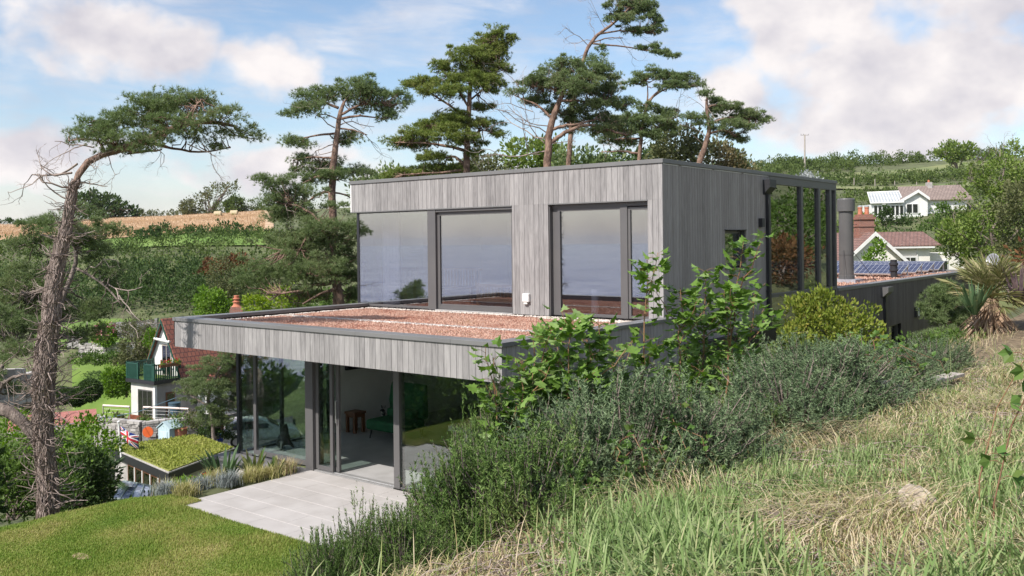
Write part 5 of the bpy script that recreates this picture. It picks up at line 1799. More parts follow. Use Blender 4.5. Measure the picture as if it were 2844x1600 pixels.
    # young pine by the rear wing
    pine('young_pine', 'young bushy pine growing against the dark rear wing', 25,
         [(2635, 960, 7), (2630, 910, 6), (2625, 870, 5), (2615, 820, 3)],
         [(2610, 815, 34, 16, 0), (2640, 800, 22, 14, .2), (2600, 850, 44, 24, 0), (2650, 845, 40, 24, .3), (2590, 885, 40, 22, -.2), (2640, 885, 44, 22, .3), (2680, 870, 36, 22, .5), (2620, 830, 40, 26, 0)], (), (),
         tuft=0.132, dens=.62, group=None, cat='pine tree', crad=.2)
    pine('young_pine', 'low spreading pine bush at the foot of the young pine', 23.5,
         [(2620, 1000, 4), (2615, 960, 3), (2610, 930, 2)],
         [(2580, 940, 46, 20, 0), (2640, 935, 50, 20, .2), (2610, 960, 60, 20, -.3), (2690, 945, 46, 22, .5)], (), (),
         tuft=0.132, dens=.62, group=None, cat='pine bush', crad=.2)


# ================================================================ GORSE, SAPLINGS, BRAMBLE ON THE BANK
def gorse_template(seed, nshoot=1700):
    """one bush about a metre in radius: stems and spiny shoots"""
    g = np.random.default_rng(seed)
    mb, st = MB(), MB()
    V, F, n = [], [], 0
    a = g.uniform(0, 2 * math.pi, nshoot)
    el = np.arcsin(g.uniform(.0, 1, nshoot))
    rr = g.uniform(.45, 1.0, nshoot) ** .7
    lump = 1 + .28 * np.sin(a * 3 + seed) * np.cos(el * 3) + .20 * np.sin(a * 6 + 2 * seed) * np.cos(el * 5 + seed)
    D0 = np.stack([np.cos(a) * np.cos(el), np.sin(a) * np.cos(el), np.sin(el)], -1)
    tip = D0 * (rr * lump)[:, None]
    # shoots gather into sprays with dark gaps between them
    nc = 64
    cc = tip[g.integers(0, nshoot, nc)]
    cc = cc / (np.linalg.norm(cc, axis=1)[:, None] + 1e-9) * g.uniform(.55, 1.05, nc)[:, None]
    own = g.integers(0, nc, nshoot)
    near = cc[own] + g.normal(size=(nshoot, 3)) * .115
    tip = np.where((g.random(nshoot) < .86)[:, None], near, tip)
    tip[:, 2] = np.abs(tip[:, 2]) * 1.05 + .10
    D0 = tip / (np.linalg.norm(tip, axis=1)[:, None] + 1e-9)
    dirs = D0 * .7 + np.array([0, 0, .75]) + g.normal(size=(nshoot, 3)) * .28
    dirs /= np.linalg.norm(dirs, axis=1)[:, None]
    ns = 30
    for i in range(nshoot):
        L = g.uniform(.18, .44)
        b = tip[i] - dirs[i] * L
        # spines all along the shoot
        t = g.random(ns) ** .8
        base = b + dirs[i] * (t * L)[:, None]
        sp = g.normal(size=(ns, 3))
        sp -= (sp @ dirs[i])[:, None] * dirs[i]
        sp /= np.linalg.norm(sp, axis=1)[:, None]
        sd = sp * .85 + dirs[i] * g.uniform(.35, 1.1, ns)[:, None]
        sd /= np.linalg.norm(sd, axis=1)[:, None]
        ln = g.uniform(.034, .075, ns) * (1.15 - .45 * t)
        wv = np.cross(sd, g.normal(size=(ns, 3)))
        wv /= np.linalg.norm(wv, axis=1)[:, None]
        wd = .0062
        Q = np.stack([base + wv * wd, base - wv * wd, base + sd * ln[:, None]], 1)
        V.append(Q.reshape(-1, 3))
    V = np.vstack(V)
    mb.add(V, np.arange(len(V)).reshape(-1, 3))
    for i in range(0, nshoot, 3):
        b = tip[i] - dirs[i] * .2
        st.tube(np.array([[b[0] * .08, b[1] * .08, -.1], b * np.array([.55, .55, .45]), b, tip[i] - dirs[i] * .03]), [.014, .009, .006, .003], 4, cap=False)
    return mb, st


def build_gorse():
    protos = []
    for s in range(4):
        mb, st = gorse_template(11 + s)
        protos.append((mb, st))

    def along(px, x0):
        # ground point under picture column px on the line X = x0 (lines parallel to the house)
        r = ray(px, Y0)
        return ground(px, (x0 - CAM[0]) / r[0])
    spots = [
        (900, 1450, 3.8, .28, 'small straggly gorse bush at the bottom edge over the terrace', 0),
        (1000, 1395, 3.6, .34, 'low gorse bush in front of the terrace, at the bottom of the photo', 0),
        (1110, 1420, 3.9, .34, 'low gorse bush just left of the fixed glass pane foot', 0),
        (1300, 1245, 3.7, .55, 'gorse bush in front of the fixed glass pane, nearest the dry grass', 0),
        (1440, 1175, 3.9, .72, 'dense gorse bush under the thin sapling', 0),
        (1590, 1160, 4.0, .70, 'gorse bush rising behind the broad-leaved bramble', 1),
        (1730, 1070, 4.15, .92, 'rounded gorse bush in the middle of the thicket, sunlit in front', 1),
        (1890, 1095, 4.35, .80, 'gorse bush with a spiky right edge, below the tall saplings', 1),
        (2060, 1180, 4.2, .55, 'dark gorse bush beside the deep shade', 0),
        (2185, 1010, 4.5, .95, 'pale gorse bush below the tall glazed bay', 1),
        (2300, 965, 4.5, 1.0, 'gorse bush in front of the yellow-green shrub', 1),
        (2390, 955, 4.4, .85, 'gorse bush below the dark rear wing', 1),
        (2500, 960, 4.4, .70, 'gorse bush at the edge of the cut bank, beside the pine bush', 1),
        (2590, 985, 4.6, .7, 'small gorse bush near the foot of the palm', 1),
        (1320, 1185, 2.4, .50, 'gorse bush leaning over the terrace towards the glass pane', 0),
        (1430, 1120, 2.2, .75, 'gorse bush against the boarded pier', 0),
        (1545, 1050, 2.3, 1.05, 'tall gorse bush below the lower roof corner', 1),
        (1720, 1060, 2.2, 1.1, 'gorse bush behind the thicket, close to the side wall', 1),
        (1880, 1030, 2.2, .9, 'shaded gorse bush behind the saplings', 0),
        (2090, 1000, 2.0, .8, 'gorse bush against the house below the downpipe', 0),
        (2230, 935, 2.3, 1.2, 'gorse bush at the foot of the yellow-green shrub', 1),
    ]
    meshes = {}
    for i, (px, ytop, x0, sc, lab, pale) in enumerate(spots):
        b = along(px, x0)
        dd = float((b - CAM) @ VV)
        hs = max(.45, (at(px, ytop, dd)[2] - b[2]) / (1.22 if px < 1350 else 1.09))
        root = thing('gorse_bush', lab, 'gorse bush', b, 'gorse bushes along the bank')
        k = i % 4
        key = (k, pale)
        if key not in meshes:
            ORG[root.name] = np.zeros(3)
            f = protos[k][0].build('foliage', M['gorse_pale' if pale else 'gorse'], root)
            s = protos[k][1].build('stem', M['bark_grey'], root)
            meshes[key] = (f, s)
            ORG[root.name] = b
        else:
            for q in meshes[key]:
                c = q.copy()
                COL.objects.link(c)
                c.parent = root
        root.rotation_euler = (0, 0, rng.uniform(0, 6.28))
        root.scale = (sc, sc, hs)


def palmate_leaf():
    """five-lobed leaf, stalk at the origin, lying in the x-z plane with a fold"""
    pts = [(0, 0), (.16, -.06), (.36, -.12), (.34, .08), (.56, .22), (.40, .36), (.30, .40), (.34, .62), (.16, .66), (0, 1.0), (-.16, .66), (-.34, .62), (-.30, .40), (-.40, .36), (-.56, .22), (-.34, .08), (-.36, -.12), (-.16, -.06)]
    V = np.array([(x, abs(x) * .35 - .25 * z * z, z) for x, z in pts] + [(0, -.05, .35)])
    n = len(pts)
    F = np.array([[i, (i + 1) % n, n] for i in range(n)])
    return V, F


PALM_V, PALM_F = palmate_leaf()


def sapling(label, base, tip, n, leaf, side=6, spread=.5):
    base, tip = np.asarray(base, float), np.asarray(tip, float)
    root = thing('sycamore_sapling', label, 'sapling', base, 'sycamore saplings among the gorse')
    H = np.linalg.norm(tip - base)
    leaf = leaf * 1.02
    st, lf = MB(), MB()
    lines = []
    t = np.linspace(0, 1, 9)[:, None]
    P = base + (tip - base) * t + rng.normal(size=(9, 3)) * .02
    st.tube(P, np.linspace(.016, .004, 9), 6)
    lines.append((P, .25))
    for k in range(side):
        h = rng.uniform(.3, .8)
        a = rng.uniform(0, 6.28)
        p = base + (tip - base) * h
        o = np.array([math.cos(a), math.sin(a), 0]) * spread * rng.uniform(.5, 1.1)
        q = p + o + UP * H * rng.uniform(.12, .30)
        Q = twig_to(st, p, q, .008, .003, -.05, 7, 5, .02)
        lines.append((Q, .1))
    Ps, Ds = [], []
    for k in range(int(n * 1.6)):
        P, t0 = lines[rng.integers(len(lines))] if rng.random() > .45 else lines[0]
        t = t0 + (1 - t0) * rng.random() ** .75
        i = t * (len(P) - 1)
        j = min(int(i), len(P) - 2)
        p = P[j] + (P[j + 1] - P[j]) * (i - j)
        a = rng.uniform(0, 6.28)
        o = np.array([math.cos(a), math.sin(a), rng.uniform(.1, .5)])
        L = leaf * rng.uniform(.5, 1.1)
        q = p + o * L
        if k % 3 == 0:
            st.tube(np.array([p, p + o * L * .6 + UP * .01, q]), .0022, 3, cap=False)
        Ps.append(q)
        Ds.append(o * .8 + np.array([0, 0, -.25]) + rng.normal(size=3) * .25)
    D = np.array(Ds)
    D /= np.linalg.norm(D, axis=1)[:, None]
    Ps = np.array(Ps)
    # leaves lie with their face towards the sky
    X = np.cross(D, UP); X /= np.linalg.norm(X, axis=1)[:, None]
    Yv = np.cross(X, D) * -1
    Yv = np.where(Yv[:, 2:3] > 0, -Yv, Yv)
    ang = rng.normal(size=len(D)) * .45
    X2 = X * np.cos(ang)[:, None] + Yv * np.sin(ang)[:, None]
    Y2 = Yv * np.cos(ang)[:, None] - X * np.sin(ang)[:, None]
    sc = leaf * rng.uniform(.6, 1.15, len(D))
    V = (PALM_V[None, :, 0:1] * X2[:, None] + PALM_V[None, :, 1:2] * Y2[:, None] + PALM_V[None, :, 2:3] * D[:, None]) * sc[:, None, None] + Ps[:, None]
    F = (PALM_F[None] + (np.arange(len(D)) * len(PALM_V))[:, None, None]).reshape(-1, 3)
    lf.add(V.reshape(-1, 3), F)
    lf.build('leaves', M['sycamore'], root)
    st.build('stem', M['stem'], root)
    return root


def build_saplings():
    for (px, py, d, bx, n, leaf, side, sp, lab) in [
        (1805, 715, 10.6, 1752, 95, .125, 3, .22, 'slim sycamore sapling rising across the bathroom window'),
        (2062, 672, 11.0, 1985, 150, .125, 5, .40, 'tallest sycamore sapling, rising across the small side window'),
        (1960, 745, 11.3, 1935, 190, .12, 7, .50, 'leafy sycamore sapling against the shaded side wall'),
        (1890, 800, 10.8, 1880, 130, .12, 6, .42, 'sycamore sapling just right of the house corner'),
        (1660, 890, 10.2, 1640, 150, .13, 7, .42, 'leafy sycamore sapling over the end of the lower roof coping'),
        (1580, 895, 9.8, 1560, 150, .13, 7, .45, 'pale-leaved sycamore sapling in front of the lower roof edge'),
        (1480, 930, 9.9, 1480, 120, .125, 6, .36, 'sycamore sapling beside the lower roof corner'),
        (1372, 1000, 9.4, 1400, 75, .115, 4, .24, 'thin sycamore sapling in front of the boarded fascia corner'),
        (1700, 960, 10.8, 1720, 110, .12, 7, .50, 'low sycamore sapling spreading between the gorse and the side wall'),
        (2090, 830, 12.0, 2050, 120, .12, 6, .50, 'sycamore sapling in front of the downpipe'),
        (1530, 905, 10.6, 1545, 130, .13, 7, .42, 'sycamore sapling overlapping the boards below the lower roof coping'),
        (1440, 1010, 9.6, 1455, 120, .12, 7, .40, 'bushy low sycamore sapling in front of the boarded pier'),
        (1640, 960, 10.0, 1650, 130, .125, 7, .46, 'dark-leaved sycamore sapling in the middle of the thicket'),
        (2360, 930, 12.6, 2370, 45, .12, 4, .35, 'small sycamore sapling poking out of the gorse below the rear wing'),
    ]:
        sapling(lab, ground(bx, d), at(px, py, d), n, leaf, side, sp)


def build_bank_plants():
    # brambles: trailing leafy canes
    def bramble(label, base, n, rad, leaf=.06, high=.5):
        base = np.asarray(base, float)
        root = thing('bramble', label, 'bramble', base, 'brambles on the bank')
        st, lf = MB(), MB()
        Ps, Ds = [], []
        for k in range(n):
            a = rng.uniform(0, 6.28)
            L = rad * rng.uniform(.5, 1.2)
            e = base + np.array([math.cos(a) * L, math.sin(a) * L, 0])
            e[2] = hz(e[0], e[1]) + rng.uniform(.02, .25)
            P = twig_to(st, base + rng.normal(size=3) * .1 * np.array([1, 1, 0]), e, .006, .002, high * rng.uniform(.6, 1.3), 9, 4, .03)
            for i in range(2, 9):
                o = rand_dirs(1)[0] * .6 + UP * .4
                for q in (-.6, 0, .6):
                    Ps.append(P[i] + o * .05)
                    Ds.append(o + np.array([math.cos(a + q * 2), math.sin(a + q * 2), 0]))
        D = np.array(Ds); D /= np.linalg.norm(D, axis=1)[:, None]
        V = LEAF_V * np.array([1.3, 1, 1])
        put(lf, V, LEAF_F, np.array(Ps), D, leaf * rng.uniform(.7, 1.2, len(D)))
        lf.build('leaves', M['bramble'], root)
        st.build('stem', M['stem'], root)
    bramble('bramble trailing out of the gorse onto the dry grass', ground(1650, 7.2), 18, .6, .06)
    bramble('bramble with broad leaves below the middle gorse bush', ground(1780, 7.3), 18, .55, .06)
    bramble('bramble tangled in the low gorse left of the dry grass', ground(1500, 6.9), 14, .5, .06)
    bramble('bramble creeping round the flat dark stone', ground(2400, 11.6), 14, .9, .07)
    bramble('bramble sprig at the bottom edge beside the lawn', ground(790, 8.4), 7, .45, .07, .4)
    # tall bramble shoots close to the camera at the right edge
    root = thing('bramble', 'tall red-stemmed bramble shoot at the right edge, close to the camera', 'bramble', ground(2800, 5.2), 'brambles on the bank')
    st, lf = MB(), MB()
    for (a, b, c) in (((2720, 1330), (2770, 1130), (2850, 990)), ((2760, 1400), (2810, 1180), (2880, 1040))):
        P = np.array([at(a[0], a[1] + 60, 5.0), at(*a, 5.0), at(*b, 5.0), at(*c, 4.9)])
        st.tube(P, [.004, .004, .0035, .002], 5)
        for q, s in ((P[2], 1), (P[2] * .5 + P[1] * .5, -1), (P[3], -1), (P[3] * .4 + P[2] * .6, 1), (P[1] * .7 + P[2] * .3, 1)):
            tip = q + RR * s * .07 + UP * .02
            st.tube(np.array([q, (q + tip) / 2 + UP * .012, tip]), .0018, 4)
            for r in (-.9, 0, .9):
                dd = RR * s * math.cos(r) + UP * (math.sin(r) * .8 - .1) + VV * rng.normal() * .35
                put(lf, LEAF_V * np.array([1.45, 1, 1]), LEAF_F, tip[None], dd[None] / np.linalg.norm(dd), .075)
    st.build('stem', M['stem'], root); lf.build('leaves', M['bramble'], root)
    # flat dark stone and a weathered plank
    b = ground(2480, 10.4)
    mb = MB()
    mb.slab([b + RR * x + UP * z + VV * y for x, y, z in ((-.20, 0, -.05), (.24, -.02, -.07), (.22, .05, .10), (.05, .1, .24), (-.12, .08, .22))], VV * .16)
    o = mb.build('slate_stone', M['sill'], loc=b, bevel=.02)
    tag(o, 'dark slab of stone leaning at the foot of the gorse', 'stone')
    a, c = at(2580, 1098, 11.2), at(2660, 1072, 11.7)
    a[2] = hz(a[0], a[1]) + .10; c[2] = hz(c[0], c[1]) + .10
    u = (c - a) / np.linalg.norm(c - a); wv = np.cross(u, UP)
    mb = MB(); mb.slab([a - wv * .09, c - wv * .09, c + wv * .09, a + wv * .09], (0, 0, .035))
    o = mb.build('old_plank', M['wood_grey'], loc=a)
    tag(o, 'weathered grey plank lying in the dry grass', 'plank')
    b = ground(2555, 5.75)
    b[2] = at(2555, 1395, 5.75)[2] if abs(at(2555, 1395, 5.75)[2] - b[2]) < .25 else b[2] + .05
    mb = MB()
    V = [b + RR * x + UP * z + VV * y for x, y, z in ((-.09, 0, -.07), (.08, -.02, -.09), (.10, .02, .02), (.06, .05, .06), (-.02, .06, .075), (-.10, .03, .03))]
    mb.slab(V, VV * .12)
    o = mb.build('limestone_rock', pmat('pale_limestone', (.36, .29, .22), (.56, .48, .39), 9, .95, .9, 30), loc=b, bevel=.012)
    tag(o, 'pale rock half buried in the long grass at the right', 'rock')
    # fan palm with its dry skirt
    b = ground(2740, 17.5)
    root = thing('fan_palm', 'spiky fan palm with pale bladed leaves and a dry brown skirt', 'palm', b)
    mb = MB()
    crown = at(2755, 830, 17.5)
    mb.tube(np.array([b - UP * .1, b * .5 + crown * .5, crown]), [.16, .15, .12], 10); mb.build('trunk', M['deadleaf'], root)
    lf, dl, stx = MB(), MB(), MB()
    for k in range(46):
        a = rng.uniform(0, 6.28); e = rng.uniform(-.25, 1.4)
        d = np.array([math.cos(a) * math.cos(e), math.sin(a) * math.cos(e), math.sin(e)])
        L = rng.uniform(.25, .6)
        c = crown + d * L
        stx.tube(np.array([crown, c]), .009, 4)
        side = np.cross(d, UP); side /= np.linalg.norm(side)
        for q in np.linspace(-1.15, 1.15, 19):
            dd = d * math.cos(q) + side * math.sin(q) + UP * rng.normal() * .08
            l = .52 * (1 - .25 * abs(q)) * rng.uniform(.85, 1.1)
            n = np.cross(dd, d + UP * .4); n /= np.linalg.norm(n) + 1e-9
            s2 = np.cross(dd, n)
            m = c + dd * l * .55
            ee = c + dd * l + UP * (-.10 * l)
            lf.add([c + s2 * .004, m + s2 * .013, ee, m - s2 * .013, c - s2 * .004], [[0, 1, 2, 3, 4]])
    lf.build('fronds', M['palm'], root)
    stx.build('stalks', M['palm'], root)
    n = 420
    t = rng.random(n)
    P = b + (crown - b) * (.15 + .85 * t)[:, None]
    D = rand_dirs(n) * np.array([1, 1, .2]) + UP * -.9
    D /= np.linalg.norm(D, axis=1)[:, None]
    put(dl, np.array([[0, 0, 0], [.04, 0, .4], [0, 0, 1.], [-.04, 0, .4]]), LEAF_F, P + D * .05, D, rng.uniform(.35, .8, n))
    dl.build('dry_skirt', M['deadleaf'], root)

    def blades(name, label, cat, base, n, L, w, mat, spread=.9, group=None, parent=None):
        base = np.asarray(base, float)
        root = thing(name, label, cat, base, group)
        mb = MB()
        for k in range(n):
            a = rng.uniform(0, 6.28); e = rng.uniform(.15, spread)
            d = np.array([math.cos(a) * math.sin(e), math.sin(a) * math.sin(e), math.cos(e)])
            l = L * rng.uniform(.65, 1.1)
            s2 = np.array([-math.sin(a), math.cos(a), 0])
            o = base + np.array([math.cos(a), math.sin(a), 0]) * .03
            p1, p2, p3 = o + d * l * .4, o + d * l * .75 - UP * l * .05 * e, o + d * l - UP * l * .16 * e
            up = np.cross(s2, d) * .25 * w
            mb.add([o - s2 * w * .4, o + s2 * w * .4, p1 - s2 * w * .5 + up, p1 + s2 * w * .5 + up, p2 - s2 * w * .32, p2 + s2 * w * .32, p3], [[0, 1, 3, 2], [2, 3, 5, 4], [4, 5, 6]])
        mb.build('blades', mat, root)
        return root
    blades('spiky_cordyline', 'stiff blue-green sword-leaved plant beside the fan palm', 'cordyline', ground(2705, 17.0) + UP * .5, 46, .75, .045, M['yucca'], .7)
    blades('spiky_cordyline', 'dark purplish sword-leaved plant right of the fan palm', 'cordyline', ground(2830, 17.0) + UP * .5, 50, .85, .045, pmat('purple_blade', (.10, .065, .075), (.20, .14, .14), 5, .5), .9)
    # garden bed left of the terrace
    def P(x, y):
        return np.array([x, y, hz(x, y)])
    g = 'spiky plants in the bed beside the terrace'
    blades('agave_plant', 'large dark green strap-leaved plant at the plinth corner', 'agave', P(-6.75, .05), 34, .85, .085, M['yucca'], .75, g)
    blades('agave_plant', 'cream-edged agave in front of the stone plinth', 'agave', P(-6.1, .25), 22, .55, .075, M['agave'], .9, g)
    blades('agave_plant', 'small cream-edged agave beside the terrace edge', 'agave', P(-5.72, .45), 16, .36, .06, M['agave'], .9, g)
    tg = 'grass tufts in the bed beside the terrace'
    def tuftg(label, x, y, n, L, mat, sp=1.2):
        b = P(x, y)
        root = thing('grass_tuft', label, 'ornamental grass', b, tg)
        mb = MB()
        Q = b + rng.normal(size=(n, 3)) * np.array([.09, .09, 0])
        blade_mesh(mb, Q, L * rng.uniform(.6, 1.2, n), .009, rng.uniform(.5, sp * 1.7, n), 3)
        mb.build('blades', mat, root)
    tuftg('blue fescue tuft at the far corner of the terrace bed', -6.25, -1.40, 420, .28, M['fescue'])
    tuftg('blue fescue tuft beside the terrace edge', -5.72, -.55, 420, .28, M['fescue'])
    tuftg('silvery fescue tuft between the yellow sedges', -5.95, -.95, 340, .26, M['fescue'])
    tuftg('yellow sedge tuft nearest the lawn corner', -5.75, -1.35, 460, .26, M['sedge'])
    tuftg('yellow sedge tuft at the outer end of the bed', -6.65, -1.15, 420, .34, M['sedge'])
    tuftg('yellow sedge tuft along the terrace edge', -5.68, -.10, 460, .26, M['sedge'])
    tuftg('small yellow sedge tuft by the cream agave', -5.66, .22, 420, .24, M['sedge'])
    tuftg('pale sedge tuft against the plinth', -6.3, -.45, 420, .30, M['sedge'])
    tuftg('dry feathery grass tuft at the end of the plinth', -5.62, .62, 320, .30, M['straw'])
    b = P(-7.0, -.55)
    r = bush('red_flower_plant', 'leafy green clump with a few red flowers in the bed', 'flowering plant', b, [(0, 0, .14, .5, .35, .22), (.35, .2, .16, .3, .3, .22)], 1500, .09, M['leafbright'], clump=0, stems=5, stem_r=.008)
    fl = MB()
    Q = b + np.stack([rng.uniform(.1, .5, 7), rng.uniform(-.2, .2, 7), rng.uniform(.36, .48, 7)], -1)
    put(fl, LEAF_V, LEAF_F, np.repeat(Q, 5, 0) + rng.normal(size=(35, 3)) * .01, rand_dirs(35), .035)
    fl.build('flowers', M['redflower'], r)


def build_grass():
    # --- dry and green grass of the bank
    sheet('bank_thatch', 'brown thatch and bare earth showing through the bank grass', 'soil', lambda X, Y: X > np.interp(Y, [-6, -2.7, .3], [3.6, 3.9, 4.1]), 3.4, 9.5, -10, 18, .12,
          pmat('thatch', (.085, .06, .035), (.25, .185, .11), 9, .95, .8, 40, detail=8), .012)
    def scat(n, fx):
        X = rng.uniform(2.9, 8.6, n); Y = rng.uniform(-8.6, 17, n)
        P = np.column_stack([X, Y, ht(X, Y)])
        dd = (P - CAM) @ VV
        keep = in_view(P, 160) & (rng.random(n) < fx(X, Y, np.clip(dd, 1.5, 40)))
        return P[keep]
    edge = lambda X, Y: np.clip((X - np.interp(Y, [-6, -2.7, .3], [4.0, 4.55, 4.95]) - .15 * np.sin(Y * 1.1)) / .45, 0, 1)
    P = scat(560000, lambda X, Y, d: edge(X, Y) * np.clip(3.0 / d, 0, 1))
    n = len(P)
    mb = MB()
    d = (P - CAM) @ VV
    # mostly lying down, in drifts
    drift = .5 + .5 * np.sin(P[:, 0] * 2.2 + 1.3 * np.sin(P[:, 1] * 1.1)) * np.sin(P[:, 1] * 1.6 + P[:, 0])
    blade_mesh(mb, P, rng.uniform(.06, .22, n) * (.55 + .7 * drift) * np.where(P[:, 1] > 1, .65, 1), .004 + .0005 * np.clip(d, 0, 12), rng.uniform(1.3, 3.0, n), 3)
    o = mb.build('dry_grass', M['straw'])
    tag(o, 'cut dry straw-coloured grass covering the bank', 'grass', kind='stuff')
    # matted straw, combed flat in drifts
    P = scat(90000, lambda X, Y, d: edge(X, Y) * np.clip(4.0 / d, 0, 1) * (np.sin(X * 1.3 + Y * .9) * np.sin(Y * 1.7 - X) > .05))[:16000]
    n = len(P)
    mb = MB()
    az = 2.2 * np.sin(P[:, 0] * .9) + 1.7 * np.sin(P[:, 1] * .8 + 1) + rng.normal(size=n) * .45
    blade_mesh(mb, P + UP * .02, rng.uniform(.22, .55, n), .006, rng.uniform(2.4, 3.1, n), 4, az)
    o = mb.build('matted_straw', M['straw'])
    tag(o, 'matted flattened straw lying in drifts over the bank', 'straw', kind='stuff')
    # greener blades in tussocks, long and arching close to the camera
    nt = 1050
    C = scat(nt * 16, lambda X, Y, dd: edge(X, Y) * np.clip(4.5 / dd, .25, 1) * np.where(Y < 6, 1, .4) * (np.sin(X * 1.9 + 2) * np.sin(Y * 1.3 + X * .7) > -.25))[:nt]
    q = []
    for c in C:
        dist = (c - CAM) @ VV
        near = float(np.clip((9.0 - dist) / 4.5, 0, 1))
        m = rng.integers(5, 40)
        a = rng.normal(size=(m, 2)) * rng.uniform(.03, .16)
        X, Y = c[0] + a[:, 0], c[1] + a[:, 1]
        big = near * rng.random() ** .7
        h = rng.uniform(.4, 1.15, m) * (.13 + .29 * big)
        q.append(np.column_stack([X, Y, ht(X, Y), h, np.full(m, .006 + .0105 * big)]))
    q = np.vstack(q)
    mb = MB()
    n = len(q)
    blade_mesh(mb, q[:, :3], q[:, 3], q[:, 4] * rng.uniform(.6, 1.2, n), rng.uniform(.4, 2.7, n), 5)
    # a few tall stalks
    S_ = scat(9000, lambda X, Y, dd: edge(X, Y) * np.clip(3 / dd, 0, 1))[:120]
    blade_mesh(mb, S_, rng.uniform(.3, .62, len(S_)), .007, rng.uniform(.1, .7, len(S_)), 4)
    o = mb.build('long_grass', M['grassblade'])
    tag(o, 'long green grass tussocks on the sunny bank', 'grass', kind='stuff')
    # broken stalks lying about
    L_ = scat(30000, lambda X, Y, dd: edge(X, Y) * np.clip(3 / dd, 0, 1))[:1700]
    mb = MB()
    for p in L_:
        a = rng.uniform(0, 6.28); l = rng.uniform(.12, .5)
        e = p + np.array([math.cos(a) * l, math.sin(a) * l, 0]); e[2] = hz(e[0], e[1]) + rng.uniform(.01, .10)
        mb.tube(np.array([p + UP * .02, (p + e) / 2 + UP * .05, e]), rng.uniform(.0018, .004), 3, cap=False)
    o = mb.build('dry_stalks', M['twig'])
    tag(o, 'broken dry stalks lying over the grass bank', 'stalks', kind='stuff')
    # dry stems and grass standing in front of the gorse
    X = rng.uniform(3.6, 4.9, 2000); Y = rng.uniform(-7.5, 9, 2000)
    P = np.column_stack([X, Y, ht(X, Y)]); P = P[in_view(P, 100)]
    mb = MB()
    blade_mesh(mb, P, rng.uniform(.12, .42, len(P)), .006, rng.uniform(.5, 2.6, len(P)), 4)
    o = mb.build('dead_stems', M['straw'])
    tag(o, 'brown dead stems standing along the foot of the gorse', 'grass', kind='stuff')
    # low leafy weeds on the bank
    P = scat(60000, lambda X, Y, dd: edge(X, Y) * np.clip(3 / dd, 0, 1) * (np.sin(X * 3.1 + Y) * np.sin(Y * 2.3) > .0))[:10000]
    D = rand_dirs(len(P)) + UP * .7
    D /= np.linalg.norm(D, axis=1)[:, None]
    mb = MB()
    leaves(mb, P + UP * .015, D, rng.uniform(.025, .085, len(P)))
    o = mb.build('low_weeds', M['bramble'])
    tag(o, 'low leafy weeds scattered through the dry grass', 'weeds', kind='stuff')


# ================================================================ VALLEY ON THE LEFT
def vframe(p, turn):
    """local frame at p: e1 to the right (turned by `turn` degrees away from the picture plane), e2 away"""
    t = R(turn)
    return (np.asarray(p, float), RR * math.cos(t) + VV * math.sin(t), VV * math.cos(t) - RR * math.sin(t))


def wall_of_stones(name, label, pts, h, t, mat, group=None, size=(.16, .4), rows=(.10, .2)):
    """dry stone wall along ground points"""
    root = thing(name, label, 'stone wall', pts[0], group)
    mb = MB()
    core = MB()
    for a, b in zip(pts[:-1], pts[1:]):
        a, b = np.asarray(a, float), np.asarray(b, float)
        L = np.linalg.norm((b - a)[:2]); u = (b - a) / L; wv = np.array([-u[1], u[0], 0])
        core.slab([a - wv * t * .3 - UP * .6, b - wv * t * .3 - UP * .6, b - wv * t * .3 + UP * h * .96, a - wv * t * .3 + UP * h * .96], wv * t * .6)
        z = -.4
        while z < h:
            rh = rng.uniform(*rows)
            x = 0
            while x < L:
                l = rng.uniform(*size)
                p = a + u * x + UP * z
                dep = rng.uniform(.0, .07)
                x2 = min(l, L - x) - .015
                if x2 > .03:
                    j = rng.normal(size=(4,)) * .015
                    mb.slab([p - wv * (t / 2 + dep) + UP * j[0], p + u * x2 - wv * (t / 2 + dep) + UP * j[1], p + u * x2 - wv * (t / 2 + dep) + UP * (rh - .012 + j[2]), p - wv * (t / 2 + dep) + UP * (rh - .012 + j[3])], wv * (t + dep))
                x += l
            z += rh
    core.build('core', M['stone_dark'], root)
    mb.build('stones', mat, root)
    return root


